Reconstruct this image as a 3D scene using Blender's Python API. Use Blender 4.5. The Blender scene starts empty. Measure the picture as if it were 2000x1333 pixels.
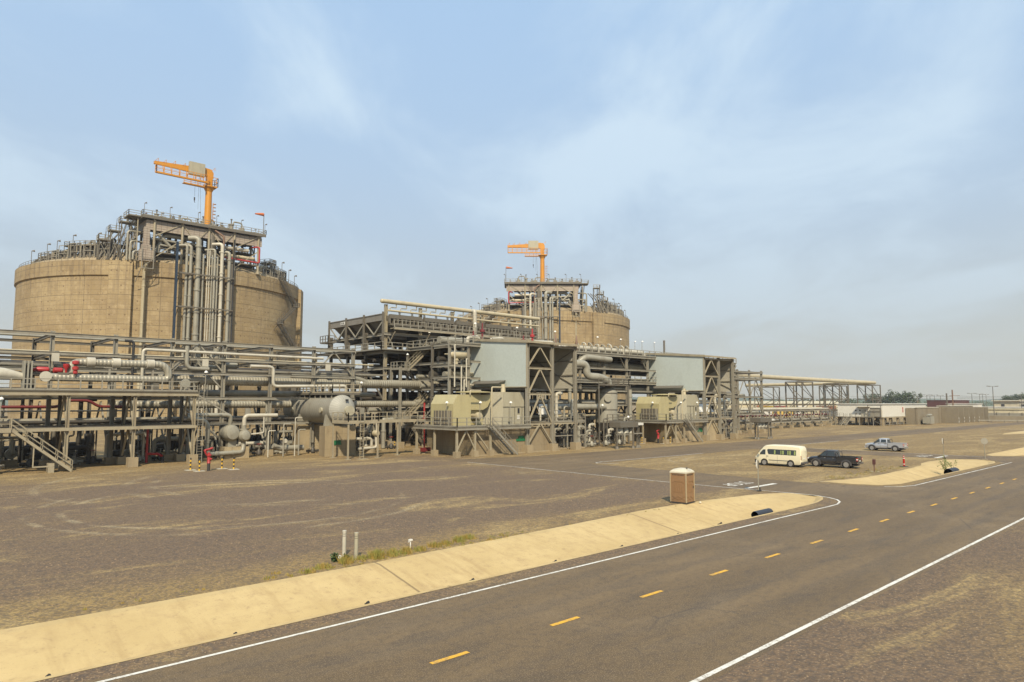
import bpy, bmesh, math, random
from math import sin, cos, pi, radians, sqrt, atan2
from mathutils import Vector, Matrix
random.seed(7)
SC = bpy.context.scene
COL = SC.collection
# ------------------------------------------------------------------ camera, sky, sun, exposure
cam = bpy.data.cameras.new('camera'); co = bpy.data.objects.new('camera', cam); COL.objects.link(co)
cam.sensor_width = 36; cam.lens = 24.12; cam.clip_end = 20000; cam.clip_start = 0.1
co.location = (0, 0, 6.8); co.rotation_euler = (radians(95.14), 0, radians(-42.76)); SC.camera = co
SUN_EL, SUN_AZ = 43, 231           # azimuth measured from +X, counter-clockwise
W = bpy.data.worlds.new('World'); SC.world = W; W.use_nodes = True
nt = W.node_tree; N = nt.nodes; L = nt.links
bg = N['Background']; bg.inputs['Strength'].default_value = 0.14
sky = N.new('ShaderNodeTexSky'); sky.sky_type = 'NISHITA'; sky.sun_disc = False
sky.sun_elevation = radians(SUN_EL); sky.sun_rotation = radians(90 - SUN_AZ)
sky.air_density = 1.0; sky.dust_density = 2.2; sky.ozone_density = 2.0; sky.altitude = 50
tc = N.new('ShaderNodeTexCoord'); sep = N.new('ShaderNodeSeparateXYZ'); L.new(tc.outputs['Generated'], sep.inputs[0])
def wm(op, a, b=None, c=None, clamp=False):
    n = N.new('ShaderNodeMath'); n.operation = op; n.use_clamp = clamp
    for i, v in enumerate((a, b, c)):
        if v is None: continue
        if isinstance(v, (int, float)): n.inputs[i].default_value = v
        else: L.new(v, n.inputs[i])
    return n.outputs[0]
zz = wm('ADD', wm('MAXIMUM', sep.outputs[2], 0.0), 0.12)
px = wm('DIVIDE', sep.outputs[0], zz); py = wm('DIVIDE', sep.outputs[1], zz)
cmb = N.new('ShaderNodeCombineXYZ')
L.new(wm('MULTIPLY', wm('ADD', wm('MULTIPLY', px, 0.72), wm('MULTIPLY', py, 0.69)), 0.62), cmb.inputs[0])
L.new(wm('MULTIPLY', wm('SUBTRACT', wm('MULTIPLY', py, 0.72), wm('MULTIPLY', px, 0.69)), 1.15), cmb.inputs[1])
def wnoise(scale, det, rough, vec, dist=0.0):
    n = N.new('ShaderNodeTexNoise'); n.inputs['Scale'].default_value = scale; n.inputs['Detail'].default_value = det
    n.inputs['Roughness'].default_value = rough; n.inputs['Distortion'].default_value = dist; L.new(vec, n.inputs['Vector']); return n.outputs[0]
n1 = wnoise(1.15, 7, 0.58, cmb.outputs[0], 0.5)
n2 = wnoise(0.55, 3, 0.5, cmb.outputs[0])
cl = N.new('ShaderNodeMapRange'); cl.inputs[1].default_value = 0.45; cl.inputs[2].default_value = 0.64; cl.interpolation_type = 'SMOOTHSTEP'
L.new(wm('ADD', wm('MULTIPLY', n1, 0.6), wm('MULTIPLY', n2, 0.45)), cl.inputs[0])
low = wm('POWER', wm('SUBTRACT', 1.0, wm('MAXIMUM', sep.outputs[2], 0.0)), 3.5)
def wmix(fac, c1, c2):
    m = N.new('ShaderNodeMix'); m.data_type = 'RGBA'
    for i, v in ((0, fac), (6, c1), (7, c2)):
        if isinstance(v, (int, float, tuple)): m.inputs[i].default_value = v
        else: L.new(v, m.inputs[i])
    return m.outputs[2]
veil = wmix(wm('MULTIPLY', low, 1.0, clamp=True), (2.6, 3.85, 5.45, 1), (3.5, 3.3, 2.55, 1))       # thin high haze, whiter towards the horizon
base = wmix(wm('ADD', 0.85, wm('MULTIPLY', low, 0.14), clamp=True), sky.outputs[0], veil)
cloud = wmix(wm('MULTIPLY', wm('MULTIPLY', cl.outputs[0], wm('SUBTRACT', 1.0, low)), 0.85, clamp=True), base, (4.15, 5.0, 5.65, 1))
L.new(cloud, bg.inputs[0])
sun = bpy.data.lights.new('sun', 'SUN'); sun.energy = 4.9; sun.angle = radians(2.0); sun.color = (1, 0.88, 0.67)
so = bpy.data.objects.new('sun', sun); COL.objects.link(so); so.location = (0, 0, 200)
sd = Vector((cos(radians(SUN_EL)) * cos(radians(SUN_AZ)), cos(radians(SUN_EL)) * sin(radians(SUN_AZ)), sin(radians(SUN_EL))))
so.rotation_euler = sd.to_track_quat('Z', 'Y').to_euler()
SC.view_settings.view_transform = 'Standard'; SC.view_settings.look = 'None'; SC.view_settings.gamma = 1
SC.view_settings.exposure = 0.30
# ------------------------------------------------------------------ helpers
ORG = {}
NTH = ['first', 'second', 'third', 'fourth', 'fifth', 'sixth', 'seventh', 'eighth', 'ninth', 'tenth', 'eleventh', 'twelfth', 'thirteenth', 'fourteenth', 'fifteenth', 'sixteenth', 'seventeenth', 'eighteenth', 'nineteenth', 'twentieth', 'twenty-first', 'twenty-second', 'twenty-third', 'twenty-fourth', 'twenty-fifth', 'twenty-sixth', 'twenty-seventh', 'twenty-eighth', 'twenty-ninth', 'thirtieth']
def tag(o, label=None, cat=None, group=None, kind=None):
    if label: o['label'] = label
    if cat: o['category'] = cat
    if group: o['group'] = group
    if kind: o['kind'] = kind
    return o
def thing(name, label, cat, loc=(0, 0, 0), group=None):
    o = bpy.data.objects.new(name, None); COL.objects.link(o); o.location = loc; o.empty_display_size = 0.3
    ORG[o.name] = Vector(loc)
    return tag(o, label, cat, group)
class B:
    """collects shapes (world coordinates, or a local frame M) for ONE mesh object"""
    def __init__(s, M=None):
        s.v = []; s.f = []; s.s = []; s.M = M; s.fl = bool(M and M.determinant() < 0); s.uv = {}
    def add(s, vs, fs, smooth=False):
        n = len(s.v)
        s.v += [s.M @ Vector(p) for p in vs] if s.M else [Vector(p) for p in vs]
        for f in fs:
            f = [i + n for i in f]
            s.f.append(f[::-1] if s.fl else f); s.s.append(smooth)
        return s
    def box(s, x0, y0, z0, x1, y1, z1):
        x0, x1 = min(x0, x1), max(x0, x1); y0, y1 = min(y0, y1), max(y0, y1); z0, z1 = min(z0, z1), max(z0, z1)
        return s.add([(x0, y0, z0), (x1, y0, z0), (x1, y1, z0), (x0, y1, z0), (x0, y0, z1), (x1, y0, z1), (x1, y1, z1), (x0, y1, z1)],
                     [(0, 3, 2, 1), (4, 5, 6, 7), (0, 1, 5, 4), (1, 2, 6, 5), (2, 3, 7, 6), (3, 0, 4, 7)])
    def cbox(s, x, y, z, w, d, h):    # centred in x,y, standing on z
        return s.box(x - w / 2, y - d / 2, z, x + w / 2, y + d / 2, z + h)
    def bar(s, p, q, w, h=None, up=(0, 0, 1)):
        h = h or w; p = Vector(p); q = Vector(q); d = q - p
        if d.length < 1e-6: return s
        d.normalize(); up = Vector(up)
        if abs(d.dot(up)) > 0.98: up = Vector((0, 1, 0))
        a = d.cross(up).normalized(); b = a.cross(d).normalized()
        vs = [c + a * (i * w / 2) + b * (j * h / 2) for c in (p, q) for i, j in ((-1, -1), (1, -1), (1, 1), (-1, 1))]
        return s.add(vs, [(0, 3, 2, 1), (4, 5, 6, 7), (0, 1, 5, 4), (1, 2, 6, 5), (2, 3, 7, 6), (3, 0, 4, 7)])
    def ib(s, p, q, w, h, t=0.04, up=(0, 0, 1)):   # I section: two flanges and a web
        p = Vector(p); q = Vector(q); d = (q - p).normalized(); u = Vector(up)
        if abs(d.dot(u)) > 0.98: u = Vector((0, 1, 0))
        a = d.cross(u).normalized(); b = a.cross(d).normalized()
        for k in (-1, 1): s.bar(p + b * (k * (h / 2 - t / 2)), q + b * (k * (h / 2 - t / 2)), w, t, up=u)
        s.bar(p, q, t * 0.8, h - 2 * t, up=u); return s
    def tube(s, path, r, n=10, bend=None, cap=True):
        P = [Vector(p) for p in path]
        if bend and len(P) > 2:
            Q = [P[0]]
            for i in range(1, len(P) - 1):
                a, b, c = P[i - 1], P[i], P[i + 1]
                d1 = (a - b); d2 = (c - b); R = min(bend, d1.length * 0.48, d2.length * 0.48)
                d1.normalize(); d2.normalize()
                for k in range(6):
                    t = k / 5; Q.append((b + d1 * R) * (1 - t) ** 2 + b * 2 * t * (1 - t) + (b + d2 * R) * t ** 2)
            Q.append(P[-1]); P = Q
        m = len(P); vs = []; fs = []; ref = None
        for i in range(m):
            d = (P[min(i + 1, m - 1)] - P[max(i - 1, 0)]).normalized()
            if ref is None:
                ref = Vector((0, 0, 1)) if abs(d.z) < 0.9 else Vector((0, 1, 0))
            a = (ref - d * ref.dot(d)).normalized(); ref = a; b = d.cross(a)
            rr = r[i] if isinstance(r, (list, tuple)) else r
            vs += [P[i] + a * (rr * cos(2 * pi * k / n)) + b * (rr * sin(2 * pi * k / n)) for k in range(n)]
        for i in range(m - 1):
            for k in range(n):
                fs.append((i * n + k, i * n + (k + 1) % n, (i + 1) * n + (k + 1) % n, (i + 1) * n + k))
        if cap: fs += [tuple(range(n))[::-1], tuple((m - 1) * n + k for k in range(n))]
        return s.add(vs, fs, True)
    def lathe(s, c, prof, n=24, axis='z', a0=0, a1=2 * pi):
        c = Vector(c); full = abs(a1 - a0) > 6.28; m = n if full else n + 1; vs = []; fs = []
        for r, h in prof:
            for k in range(m):
                t = a0 + (a1 - a0) * k / n
                p = (r * cos(t), r * sin(t), h)
                if axis == 'x': p = (h, r * cos(t), r * sin(t))
                if axis == 'y': p = (r * sin(t), h, r * cos(t))
                vs.append(c + Vector(p))
        for i in range(len(prof) - 1):
            for k in range(n):
                k2 = (k + 1) % m
                fs.append((i * m + k, i * m + k2, (i + 1) * m + k2, (i + 1) * m + k))
        if full:
            if prof[0][0] > 1e-4: fs.append(tuple(range(m))[::-1])
            if prof[-1][0] > 1e-4: fs.append(tuple((len(prof) - 1) * m + k for k in range(m)))
        return s.add(vs, fs, True)
    def prism(s, poly, z0, z1):
        n = len(poly); vs = [(x, y, z0) for x, y in poly] + [(x, y, z1) for x, y in poly]
        return s.add(vs, [tuple(range(n))[::-1], tuple(range(n, 2 * n))] + [(i, (i + 1) % n, n + (i + 1) % n, n + i) for i in range(n)])
    def mk(s, name, mat, parent=None, label=None, cat=None, group=None, kind=None, cyl=None, recalc=False, org=None):
        if not s.v: return None
        me = bpy.data.meshes.new(name)
        if parent is not None: o0 = ORG[parent.name]
        elif org is not None: o0 = Vector(org)
        else:
            xs = [p.x for p in s.v]; ys = [p.y for p in s.v]; zs = [p.z for p in s.v]
            o0 = Vector(((min(xs) + max(xs)) / 2, (min(ys) + max(ys)) / 2, min(zs)))
        me.from_pydata([p - o0 for p in s.v], [], s.f)
        if recalc:
            bm = bmesh.new(); bm.from_mesh(me); bmesh.ops.recalc_face_normals(bm, faces=bm.faces); bm.to_mesh(me); bm.free()
        sm = any(s.s)
        if sm:
            me.polygons.foreach_set('use_smooth', s.s); me.set_sharp_from_angle(angle=radians(40))
        if cyl:   # uv = (angle * R, z) metres
            uv = me.uv_layers.new(name='UVMap'); cx, cy, R = cyl
            for p in me.polygons:
                aa = []
                for li in p.loop_indices:
                    w = me.vertices[me.loops[li].vertex_index].co + o0; aa.append(atan2(w.y - cy, w.x - cx))
                if max(aa) - min(aa) > 3: aa = [a + 2 * pi if a < 0 else a for a in aa]
                for a, li in zip(aa, p.loop_indices):
                    uv.data[li].uv = (a * R, me.vertices[me.loops[li].vertex_index].co.z + o0.z)
        me.materials.append(mat)
        o = bpy.data.objects.new(name, me); COL.objects.link(o)
        if parent is not None: o.parent = parent
        else: o.location = o0
        ORG[o.name] = o0
        if parent is not None and parent.type == 'MESH': pass
        return tag(o, label, cat, group, kind)
def rail(b, pts, h=1.1, sp=1.7, r=0.045, closed=False, toe=True):
    r = r * 1.5
    P = [Vector(p) for p in pts]
    if closed: P.append(P[0])
    for a, c in zip(P, P[1:]):
        n = max(1, round((c - a).length / sp))
        for i in range(n + 1): q = a.lerp(c, i / n); b.bar(q, q + Vector((0, 0, h)), r * 1.3)
        for z in (h, h * 0.52): b.bar(a + Vector((0, 0, z)), c + Vector((0, 0, z)), r)
        if toe: b.bar(a + Vector((0, 0, 0.08)), c + Vector((0, 0, 0.08)), 0.02, 0.15)
def stair(parent, p, q, w, mat, wdir=None, rails=True):
    """straight flight from p (foot) to q (top): stringers, treads, handrails as parts"""
    p = Vector(p); q = Vector(q); d = q - p; hor = Vector((d.x, d.y, 0)); L_ = hor.length; hor.normalize()
    sd_ = Vector((-hor.y, hor.x, 0)) * (w / 2)
    b = B()
    for k in (-1, 1): b.bar(p + sd_ * k, q + sd_ * k, 0.05, 0.26)
    b.mk('stringer', mat, parent)
    b = B(); n = max(3, int(abs(d.z) / 0.2))
    for i in range(n):
        c = p.lerp(q, (i + 0.5) / n); b.bar(c - sd_, c + sd_, 0.24, 0.04)
    b.mk('tread', mat, parent)
    if rails:
        b = B()
        for k in (-1, 1):
            a0 = p + sd_ * k; a1 = q + sd_ * k; m = max(2, round(d.length / 1.6))
            for i in range(m + 1): c = a0.lerp(a1, i / m); b.bar(c, c + Vector((0, 0, 1.05)), 0.05)
            for z in (1.05, 0.55): b.bar(a0 + Vector((0, 0, z)), a1 + Vector((0, 0, z)), 0.05)
        b.mk('handrail', mat, parent)
def dup(root, loc, rotz=None, label=None, group=None):
    r = root.copy(); COL.objects.link(r); r.location = loc
    if rotz is not None: r.rotation_euler = (0, 0, rotz)
    if label: r['label'] = label
    if group: r['group'] = group
    for ch in list(root.children):
        c = ch.copy(); COL.objects.link(c); c.parent = r
        for g in list(ch.children):
            d = g.copy(); COL.objects.link(d); d.parent = c
    return r
# ------------------------------------------------------------------ materials
MAT = {}
def mbase(name):
    m = bpy.data.materials.new(name); m.use_nodes = True; MAT[name] = m
    n = m.node_tree; return m, n, n.nodes['Principled BSDF']
class NT:
    def __init__(s, n): s.n = n.nodes; s.l = n.links; s.tc = None
    def put(s, sock, v):
        if isinstance(v, (int, float, tuple)): sock.default_value = v
        else: s.l.new(v, sock)
    def obj(s, which='Object'):
        if not s.tc: s.tc = s.n.new('ShaderNodeTexCoord')
        return s.tc.outputs[which]
    def math(s, op, a, b=None, c=None, clamp=False):
        n = s.n.new('ShaderNodeMath'); n.operation = op; n.use_clamp = clamp
        for i, v in enumerate((a, b, c)):
            if v is not None: s.put(n.inputs[i], v)
        return n.outputs[0]
    def noise(s, scale, det=4, rough=0.55, vec=None, dist=0):
        n = s.n.new('ShaderNodeTexNoise'); n.inputs['Scale'].default_value = scale; n.inputs['Detail'].default_value = det
        n.inputs['Roughness'].default_value = rough; n.inputs['Distortion'].default_value = dist
        s.l.new(vec if vec is not None else s.obj(), n.inputs['Vector']); return n.outputs[0]
    def ramp(s, fac, a, b, smooth=True):
        n = s.n.new('ShaderNodeMapRange'); n.inputs[1].default_value = a; n.inputs[2].default_value = b
        n.interpolation_type = 'SMOOTHSTEP' if smooth else 'LINEAR'; s.l.new(fac, n.inputs[0]); return n.outputs[0]
    def mix(s, fac, a, b):
        n = s.n.new('ShaderNodeMix'); n.data_type = 'RGBA'; s.put(n.inputs[0], fac)
        for i, v in ((6, a), (7, b)):
            if isinstance(v, tuple) and len(v) == 3: v = v + (1,)
            s.put(n.inputs[i], v)
        return n.outputs[2]
    def map(s, vec, sc=(1, 1, 1), rot=(0, 0, 0), loc=(0, 0, 0)):
        n = s.n.new('ShaderNodeMapping'); n.inputs['Scale'].default_value = sc; n.inputs['Rotation'].default_value = rot; n.inputs['Location'].default_value = loc
        s.l.new(vec, n.inputs['Vector']); return n.outputs[0]
    def bump(s, h, strength, dist, bsdf):
        n = s.n.new('ShaderNodeBump'); n.inputs['Strength'].default_value = strength; n.inputs['Distance'].default_value = dist
        s.l.new(h, n.inputs['Height']); s.l.new(n.outputs[0], bsdf.inputs['Normal'])
def paint(name, col, rough=0.55, metal=0.0, dirt=0.35, dcol=(0.12, 0.09, 0.06), scale=0.7, wave=None, wstr=0.5):
    m, n, b = mbase(name); t = NT(n); col = tuple(x * 0.8 for x in col)
    geo = t.n.new('ShaderNodeNewGeometry').outputs['Position']
    v = t.noise(scale, 5, 0.65, t.map(geo, (1, 1, 0.35)))
    f = t.math('MULTIPLY', t.ramp(v, 0.45, 0.75), dirt)
    v2 = t.noise(scale * 9, 3, 0.6, geo)
    c = t.mix(f, col, dcol); c = t.mix(t.math('MULTIPLY', t.ramp(v2, 0.35, 0.7), 0.22), c, tuple(x * 0.62 for x in col))
    n.links.new(c, b.inputs['Base Color']); b.inputs['Roughness'].default_value = rough; b.inputs['Metallic'].default_value = metal
    if wave:
        w = t.n.new('ShaderNodeTexWave'); w.wave_type = 'BANDS'; w.bands_direction = wave[0]; w.inputs['Scale'].default_value = wave[1]; w.inputs['Distortion'].default_value = 0.0
        t.l.new(geo, w.inputs['Vector']); t.bump(w.outputs['Fac'], wstr, 0.06, b)
    return m
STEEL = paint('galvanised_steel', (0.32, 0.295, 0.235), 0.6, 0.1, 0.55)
STEELD = paint('shaded_weathered_steel', (0.155, 0.138, 0.108), 0.65, 0.1, 0.6)  # darker copy of the steel; shade inside the frames put into its colour
STEELW = paint('tan_painted_steel', (0.37, 0.32, 0.22), 0.55, 0.0, 0.55, (0.16, 0.11, 0.07))
PIPE = paint('grey_pipe', (0.34, 0.32, 0.255), 0.5, 0.1, 0.45)
PIPED = paint('dark_pipe', (0.065, 0.058, 0.048), 0.55, 0.1, 0.4)
PIPEL = paint('pale_pipe', (0.56, 0.52, 0.42), 0.45, 0.05, 0.35)
PIPET = paint('tan_pipe', (0.52, 0.45, 0.30), 0.5, 0.0, 0.35)
INSX = paint('clad_pipe', (0.40, 0.37, 0.29), 0.42, 0.2, 0.4, wave=('X', 0.85), wstr=0.6)
INSY = paint('clad_vessel', (0.33, 0.31, 0.255), 0.5, 0.15, 0.35, wave=('Y', 0.6), wstr=0.25)
RED = paint('red_paint', (0.42, 0.028, 0.03), 0.45, 0, 0.25)
REDD = paint('dark_red_paint', (0.17, 0.022, 0.022), 0.5, 0, 0.25)
ORANGE = paint('orange_paint', (0.62, 0.265, 0.016), 0.45, 0, 0.25, (0.35, 0.13, 0.02))
CREAM = paint('cream_paint', (0.47, 0.41, 0.22), 0.45, 0, 0.25)
BEIGE = paint('beige_cladding', (0.42, 0.385, 0.28), 0.5, 0, 0.3)
WHITE = paint('white_paint', (0.72, 0.70, 0.64), 0.45, 0, 0.18)
BLACK = paint('black_rubber', (0.025, 0.025, 0.027), 0.7, 0, 0.2)
BLUEK = paint('dark_blue_cable', (0.012, 0.03, 0.06), 0.5, 0, 0.1)
GREEN = paint('green_sign', (0.01, 0.16, 0.06), 0.5, 0, 0.1)
YELLOW = paint('yellow_paint', (0.75, 0.45, 0.04), 0.5, 0, 0.2)
BROWN = paint('brown_cladding', (0.10, 0.035, 0.03), 0.6, 0, 0.2)
CONC = paint('plain_concrete', (0.36, 0.285, 0.175), 0.85, 0, 0.6, (0.17, 0.13, 0.08), 0.5)
LAMPW = paint('lamp_white', (0.8, 0.78, 0.72), 0.4, 0, 0.1)
COPPER = paint('brown_pipe', (0.22, 0.13, 0.085), 0.55, 0.1, 0.3)
def corr(name, col, axis='X', scale=1.6, dirt=0.25):
    return paint(name, col, 0.5, 0.1, dirt, (0.2, 0.19, 0.15), 0.35, wave=(axis, scale), wstr=0.9)
SHEET = corr('pale_green_sheeting', (0.50, 0.56, 0.49))
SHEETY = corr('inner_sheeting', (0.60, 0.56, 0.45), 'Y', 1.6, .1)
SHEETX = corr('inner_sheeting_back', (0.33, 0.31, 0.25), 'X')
# tank concrete: formwork grid, tie holes and rust stains in (angle*R, z) metres
def tankmat():
    m, n, b = mbase('tank_concrete'); t = NT(n); uv = t.obj('UV')
    br = t.n.new('ShaderNodeTexBrick'); br.offset = 0; br.inputs['Scale'].default_value = 1; br.inputs['Brick Width'].default_value = 2.45
    br.inputs['Row Height'].default_value = 1.3; br.inputs['Mortar Size'].default_value = 0.07; br.inputs['Mortar Smooth'].default_value = 0.4
    br.inputs['Color1'].default_value = (0.46, 0.46, 0.46, 1); br.inputs['Color2'].default_value = (0.54, 0.54, 0.54, 1); br.inputs['Mortar'].default_value = (0, 0, 0, 1)
    t.l.new(uv, br.inputs['Vector'])
    big = t.n.new('ShaderNodeTexBrick'); big.offset = 0; big.inputs['Scale'].default_value = 1; big.inputs['Brick Width'].default_value = 19.0
    big.inputs['Row Height'].default_value = 3.9; big.inputs['Mortar Size'].default_value = 0.10; big.inputs['Mortar Smooth'].default_value = 0.6
    t.l.new(uv, big.inputs['Vector'])
    sx = t.n.new('ShaderNodeSeparateXYZ'); t.l.new(uv, sx.inputs[0])
    def cell(o, w, off):   # distance to centre of repeating cell, metres
        return t.math('MULTIPLY', t.math('SUBTRACT', t.math('FRACT', t.math('ADD', t.math('DIVIDE', o, w), off)), 0.5), w)
    dx = cell(sx.outputs[0], 1.225, 0.0); dz = cell(sx.outputs[1], 1.95, 0.25)
    dd = t.math('SQRT', t.math('ADD', t.math('MULTIPLY', dx, dx), t.math('MULTIPLY', dz, dz)))
    jit = t.noise(0.45, 2, 0.5, uv)
    hole = t.math('MULTIPLY', t.math('SUBTRACT', 1.0, t.ramp(dd, 0.11, 0.26)), t.ramp(jit, 0.46, 0.66))
    n1 = t.noise(0.10, 6, 0.62, t.map(uv, (1, 1, 1))); n2 = t.noise(0.9, 6, 0.7, uv); n3 = t.noise(1.1, 4, 0.6, t.map(uv, (1, 0.10, 1)))
    c = t.mix(t.ramp(n1, 0.3, 0.7), (0.235, 0.170, 0.086), (0.33, 0.252, 0.136))
    c = t.mix(t.math('MULTIPLY', t.ramp(n2, 0.42, 0.72), 0.62), c, (0.22, 0.16, 0.09))
    n4 = t.noise(0.35, 7, 0.75, t.map(uv, (1, 1, 1), (0, 0, 0), (31, 7, 0)))
    c = t.mix(t.math('MULTIPLY', t.ramp(n4, 0.50, 0.68), 0.5), c, (0.42, 0.33, 0.20))
    c = t.mix(t.math('MULTIPLY', t.ramp(n3, 0.50, 0.74), 0.6), c, (0.20, 0.145, 0.085))
    c = t.mix(t.math('MULTIPLY', t.math('MULTIPLY', t.ramp(sx.outputs[1], 31, 43), t.ramp(t.noise(0.9, 4, 0.7, t.map(uv, (1, 0.05, 1))), 0.48, 0.62)), 0.55), c, (0.13, 0.095, 0.06))
    c = t.mix(t.math('MULTIPLY', br.outputs['Fac'], 0.36), c, (0.15, 0.108, 0.06))
    c = t.mix(t.math('MULTIPLY', big.outputs['Fac'], 0.6), c, (0.12, 0.09, 0.055))
    c = t.mix(t.math('MULTIPLY', hole, 0.85), c, (0.10, 0.06, 0.03))
    n.links.new(c, b.inputs['Base Color']); b.inputs['Roughness'].default_value = 0.9
    t.bump(t.math('SUBTRACT', n2, t.math('ADD', br.outputs['Fac'], big.outputs['Fac'])), 0.5, 0.05, b)
    return m
TANKC = tankmat()
# ------------------------------------------------------------------ ground, drains, roads
def groundmat():
    m, n, b = mbase('gravel_ground'); t = NT(n); g = t.n.new('ShaderNodeNewGeometry').outputs['Position']
    s = t.n.new('ShaderNodeSeparateXYZ'); t.l.new(g, s.inputs[0]); X, Y = s.outputs[0], s.outputs[1]
    big = t.noise(0.045, 6, 0.6, t.map(g, (0.45, 1, 1), (0, 0, 0.12)), 0.6)
    mid = t.noise(0.22, 6, 0.65, t.map(g, (0.35, 1, 1), (0, 0, -0.1)), 0.8)
    fine = t.noise(2.2, 5, 0.75, g); peb = t.noise(11, 3, 0.8, g)
    vor = t.n.new('ShaderNodeTexVoronoi'); vor.inputs['Scale'].default_value = 8.0; t.l.new(g, vor.inputs['Vector'])
    purple = (0.148, 0.096, 0.055); tan = (0.265, 0.176, 0.062); tan2 = (0.40, 0.285, 0.115)
    # zones: dusty tan towards the plant, along the drain verge and on the islands
    z1 = t.ramp(Y, 62, 86); z2 = t.ramp(X, 40, 62)
    z3 = t.math('MULTIPLY', t.ramp(Y, 31, 27.5), t.ramp(Y, 20, 24)); z4 = t.math('MULTIPLY', t.ramp(Y, 9.7, 4), t.ramp(X, 12, 26))
    zone = t.math('MAXIMUM', t.math('MULTIPLY', z1, 0.75), t.math('MAXIMUM', t.math('MULTIPLY', z2, 0.62), t.math('MAXIMUM', t.math('MULTIPLY', z3, 0.45), t.math('MULTIPLY', z4, 0.50))))
    f = t.ramp(t.math('ADD', t.math('ADD', t.math('MULTIPLY', big, 0.6), t.math('MULTIPLY', mid, 0.45)), t.math('MULTIPLY', zone, 0.42)), 0.46, 0.80)
    c = t.mix(f, purple, tan)
    c = t.mix(t.math('MULTIPLY', t.ramp(t.math('ADD', mid, t.math('MULTIPLY', zone, 0.08)), 0.53, 0.66), 0.75), c, tan2)
    # curved tyre marks where vehicles turn
    def ring(cx, cy, r, w, a):
        dx = t.math('SUBTRACT', X, cx); dy = t.math('SUBTRACT', Y, cy)
        d = t.math('SQRT', t.math('ADD', t.math('MULTIPLY', dx, dx), t.math('MULTIPLY', dy, dy)))
        d = t.math('ABSOLUTE', t.math('SUBTRACT', t.math('ADD', d, t.math('MULTIPLY', mid, 1.2)), r))
        k = t.math('MULTIPLY', t.math('SUBTRACT', 1.0, t.ramp(d, w * 0.3, w)), t.math('MULTIPLY', t.ramp(big, 0.42, 0.56), t.ramp(mid, 0.40, 0.58)))
        return t.math('MULTIPLY', k, a)
    for a in ((19.5, 48.5, 11.5, 0.35, 0.75), (19.5, 48.5, 13.3, 0.35, 0.6), (26, 62, 17.5, 0.5, 0.45), (33, 58, 17, 0.5, 0.4), (33, 58, 19, 0.5, 0.4), (76, 40, 9, 0.35, 0.5), (76, 40, 10.7, 0.35, 0.5)):
        c = t.mix(ring(*a), c, (0.42, 0.34, 0.20))
    c = t.mix(t.math('MULTIPLY', t.ramp(fine, 0.38, 0.66), 0.55), c, (0.06, 0.042, 0.027))
    c = t.mix(t.math('MULTIPLY', t.ramp(peb, 0.52, 0.72), 0.6), c, (0.46, 0.345, 0.21))
    c = t.mix(t.math('MULTIPLY', t.ramp(vor.outputs['Distance'], 0.45, 0.7), 0.45), c, (0.055, 0.045, 0.04))
    n.links.new(c, b.inputs['Base Color']); b.inputs['Roughness'].default_value = 0.95
    t.bump(t.math('ADD', t.math('ADD', peb, fine), t.math('SUBTRACT', 1.0, vor.outputs['Distance'])), 0.7, 0.05, b)
    return m
def roadmat():
    m, n, b = mbase('asphalt'); t = NT(n); g = t.n.new('ShaderNodeNewGeometry').outputs['Position']
    s = t.n.new('ShaderNodeSeparateXYZ'); t.l.new(g, s.inputs[0])
    st = t.noise(0.35, 5, 0.6, t.map(g, (0.10, 1, 1)), 0.3); st2 = t.noise(0.9, 5, 0.65, t.map(g, (0.25, 1, 1), (0, 0, 0.15)), 0.4)
    big = t.noise(0.12, 5, 0.6, g, 1.0); fine = t.noise(3.5, 4, 0.75, g); peb = t.noise(26, 2, 0.8, g)
    c = t.mix(t.ramp(st, 0.3, 0.7), (0.094, 0.062, 0.029), (0.148, 0.099, 0.047))
    c = t.mix(t.math('MULTIPLY', t.ramp(st2, 0.48, 0.70), 0.6), c, (0.052, 0.039, 0.027))
    c = t.mix(t.math('MULTIPLY', t.ramp(big, 0.50, 0.72), 0.45), c, (0.20, 0.142, 0.078))
    wob = t.math('ADD', s.outputs[1], t.math('MULTIPLY', t.math('SUBTRACT', big, 0.5), 0.9))
    for yc in (11.4, 13.2, 16.7, 18.4):
        d = t.math('ABSOLUTE', t.math('SUBTRACT', wob, yc)); c = t.mix(t.math('MULTIPLY', t.math('MULTIPLY', t.math('SUBTRACT', 1, t.ramp(d, 0.1, 0.55)), t.ramp(st, 0.35, 0.6)), 0.42 if yc < 14 else 0.3), c, (0.055, 0.045, 0.036))
    vo = t.n.new('ShaderNodeTexVoronoi'); vo.feature = 'DISTANCE_TO_EDGE'; vo.inputs['Scale'].default_value = 0.16; t.l.new(t.map(g, (1, 1, 1), (0, 0, 0.4)), vo.inputs['Vector'])
    c = t.mix(t.math('MULTIPLY', t.math('MULTIPLY', t.math('SUBTRACT', 1, t.ramp(t.math('ADD', vo.outputs['Distance'], t.math('MULTIPLY', fine, 0.02)), 0.010, 0.020)), t.ramp(big, 0.52, 0.6)), 0.6), c, (0.03, 0.024, 0.02))
    sp = t.noise(1.3, 3, 0.6, g); c = t.mix(t.math('MULTIPLY', t.ramp(sp, 0.70, 0.76), 0.5), c, (0.045, 0.036, 0.03))
    c = t.mix(t.math('MULTIPLY', t.ramp(fine, 0.42, 0.68), 0.5), c, (0.05, 0.036, 0.025))
    c = t.mix(t.math('MULTIPLY', t.ramp(peb, 0.50, 0.70), 0.55), c, (0.34, 0.255, 0.16))
    n.links.new(c, b.inputs['Base Color']); b.inputs['Roughness'].default_value = 0.85
    t.bump(t.math('ADD', peb, fine), 0.5, 0.02, b)
    return m
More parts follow.
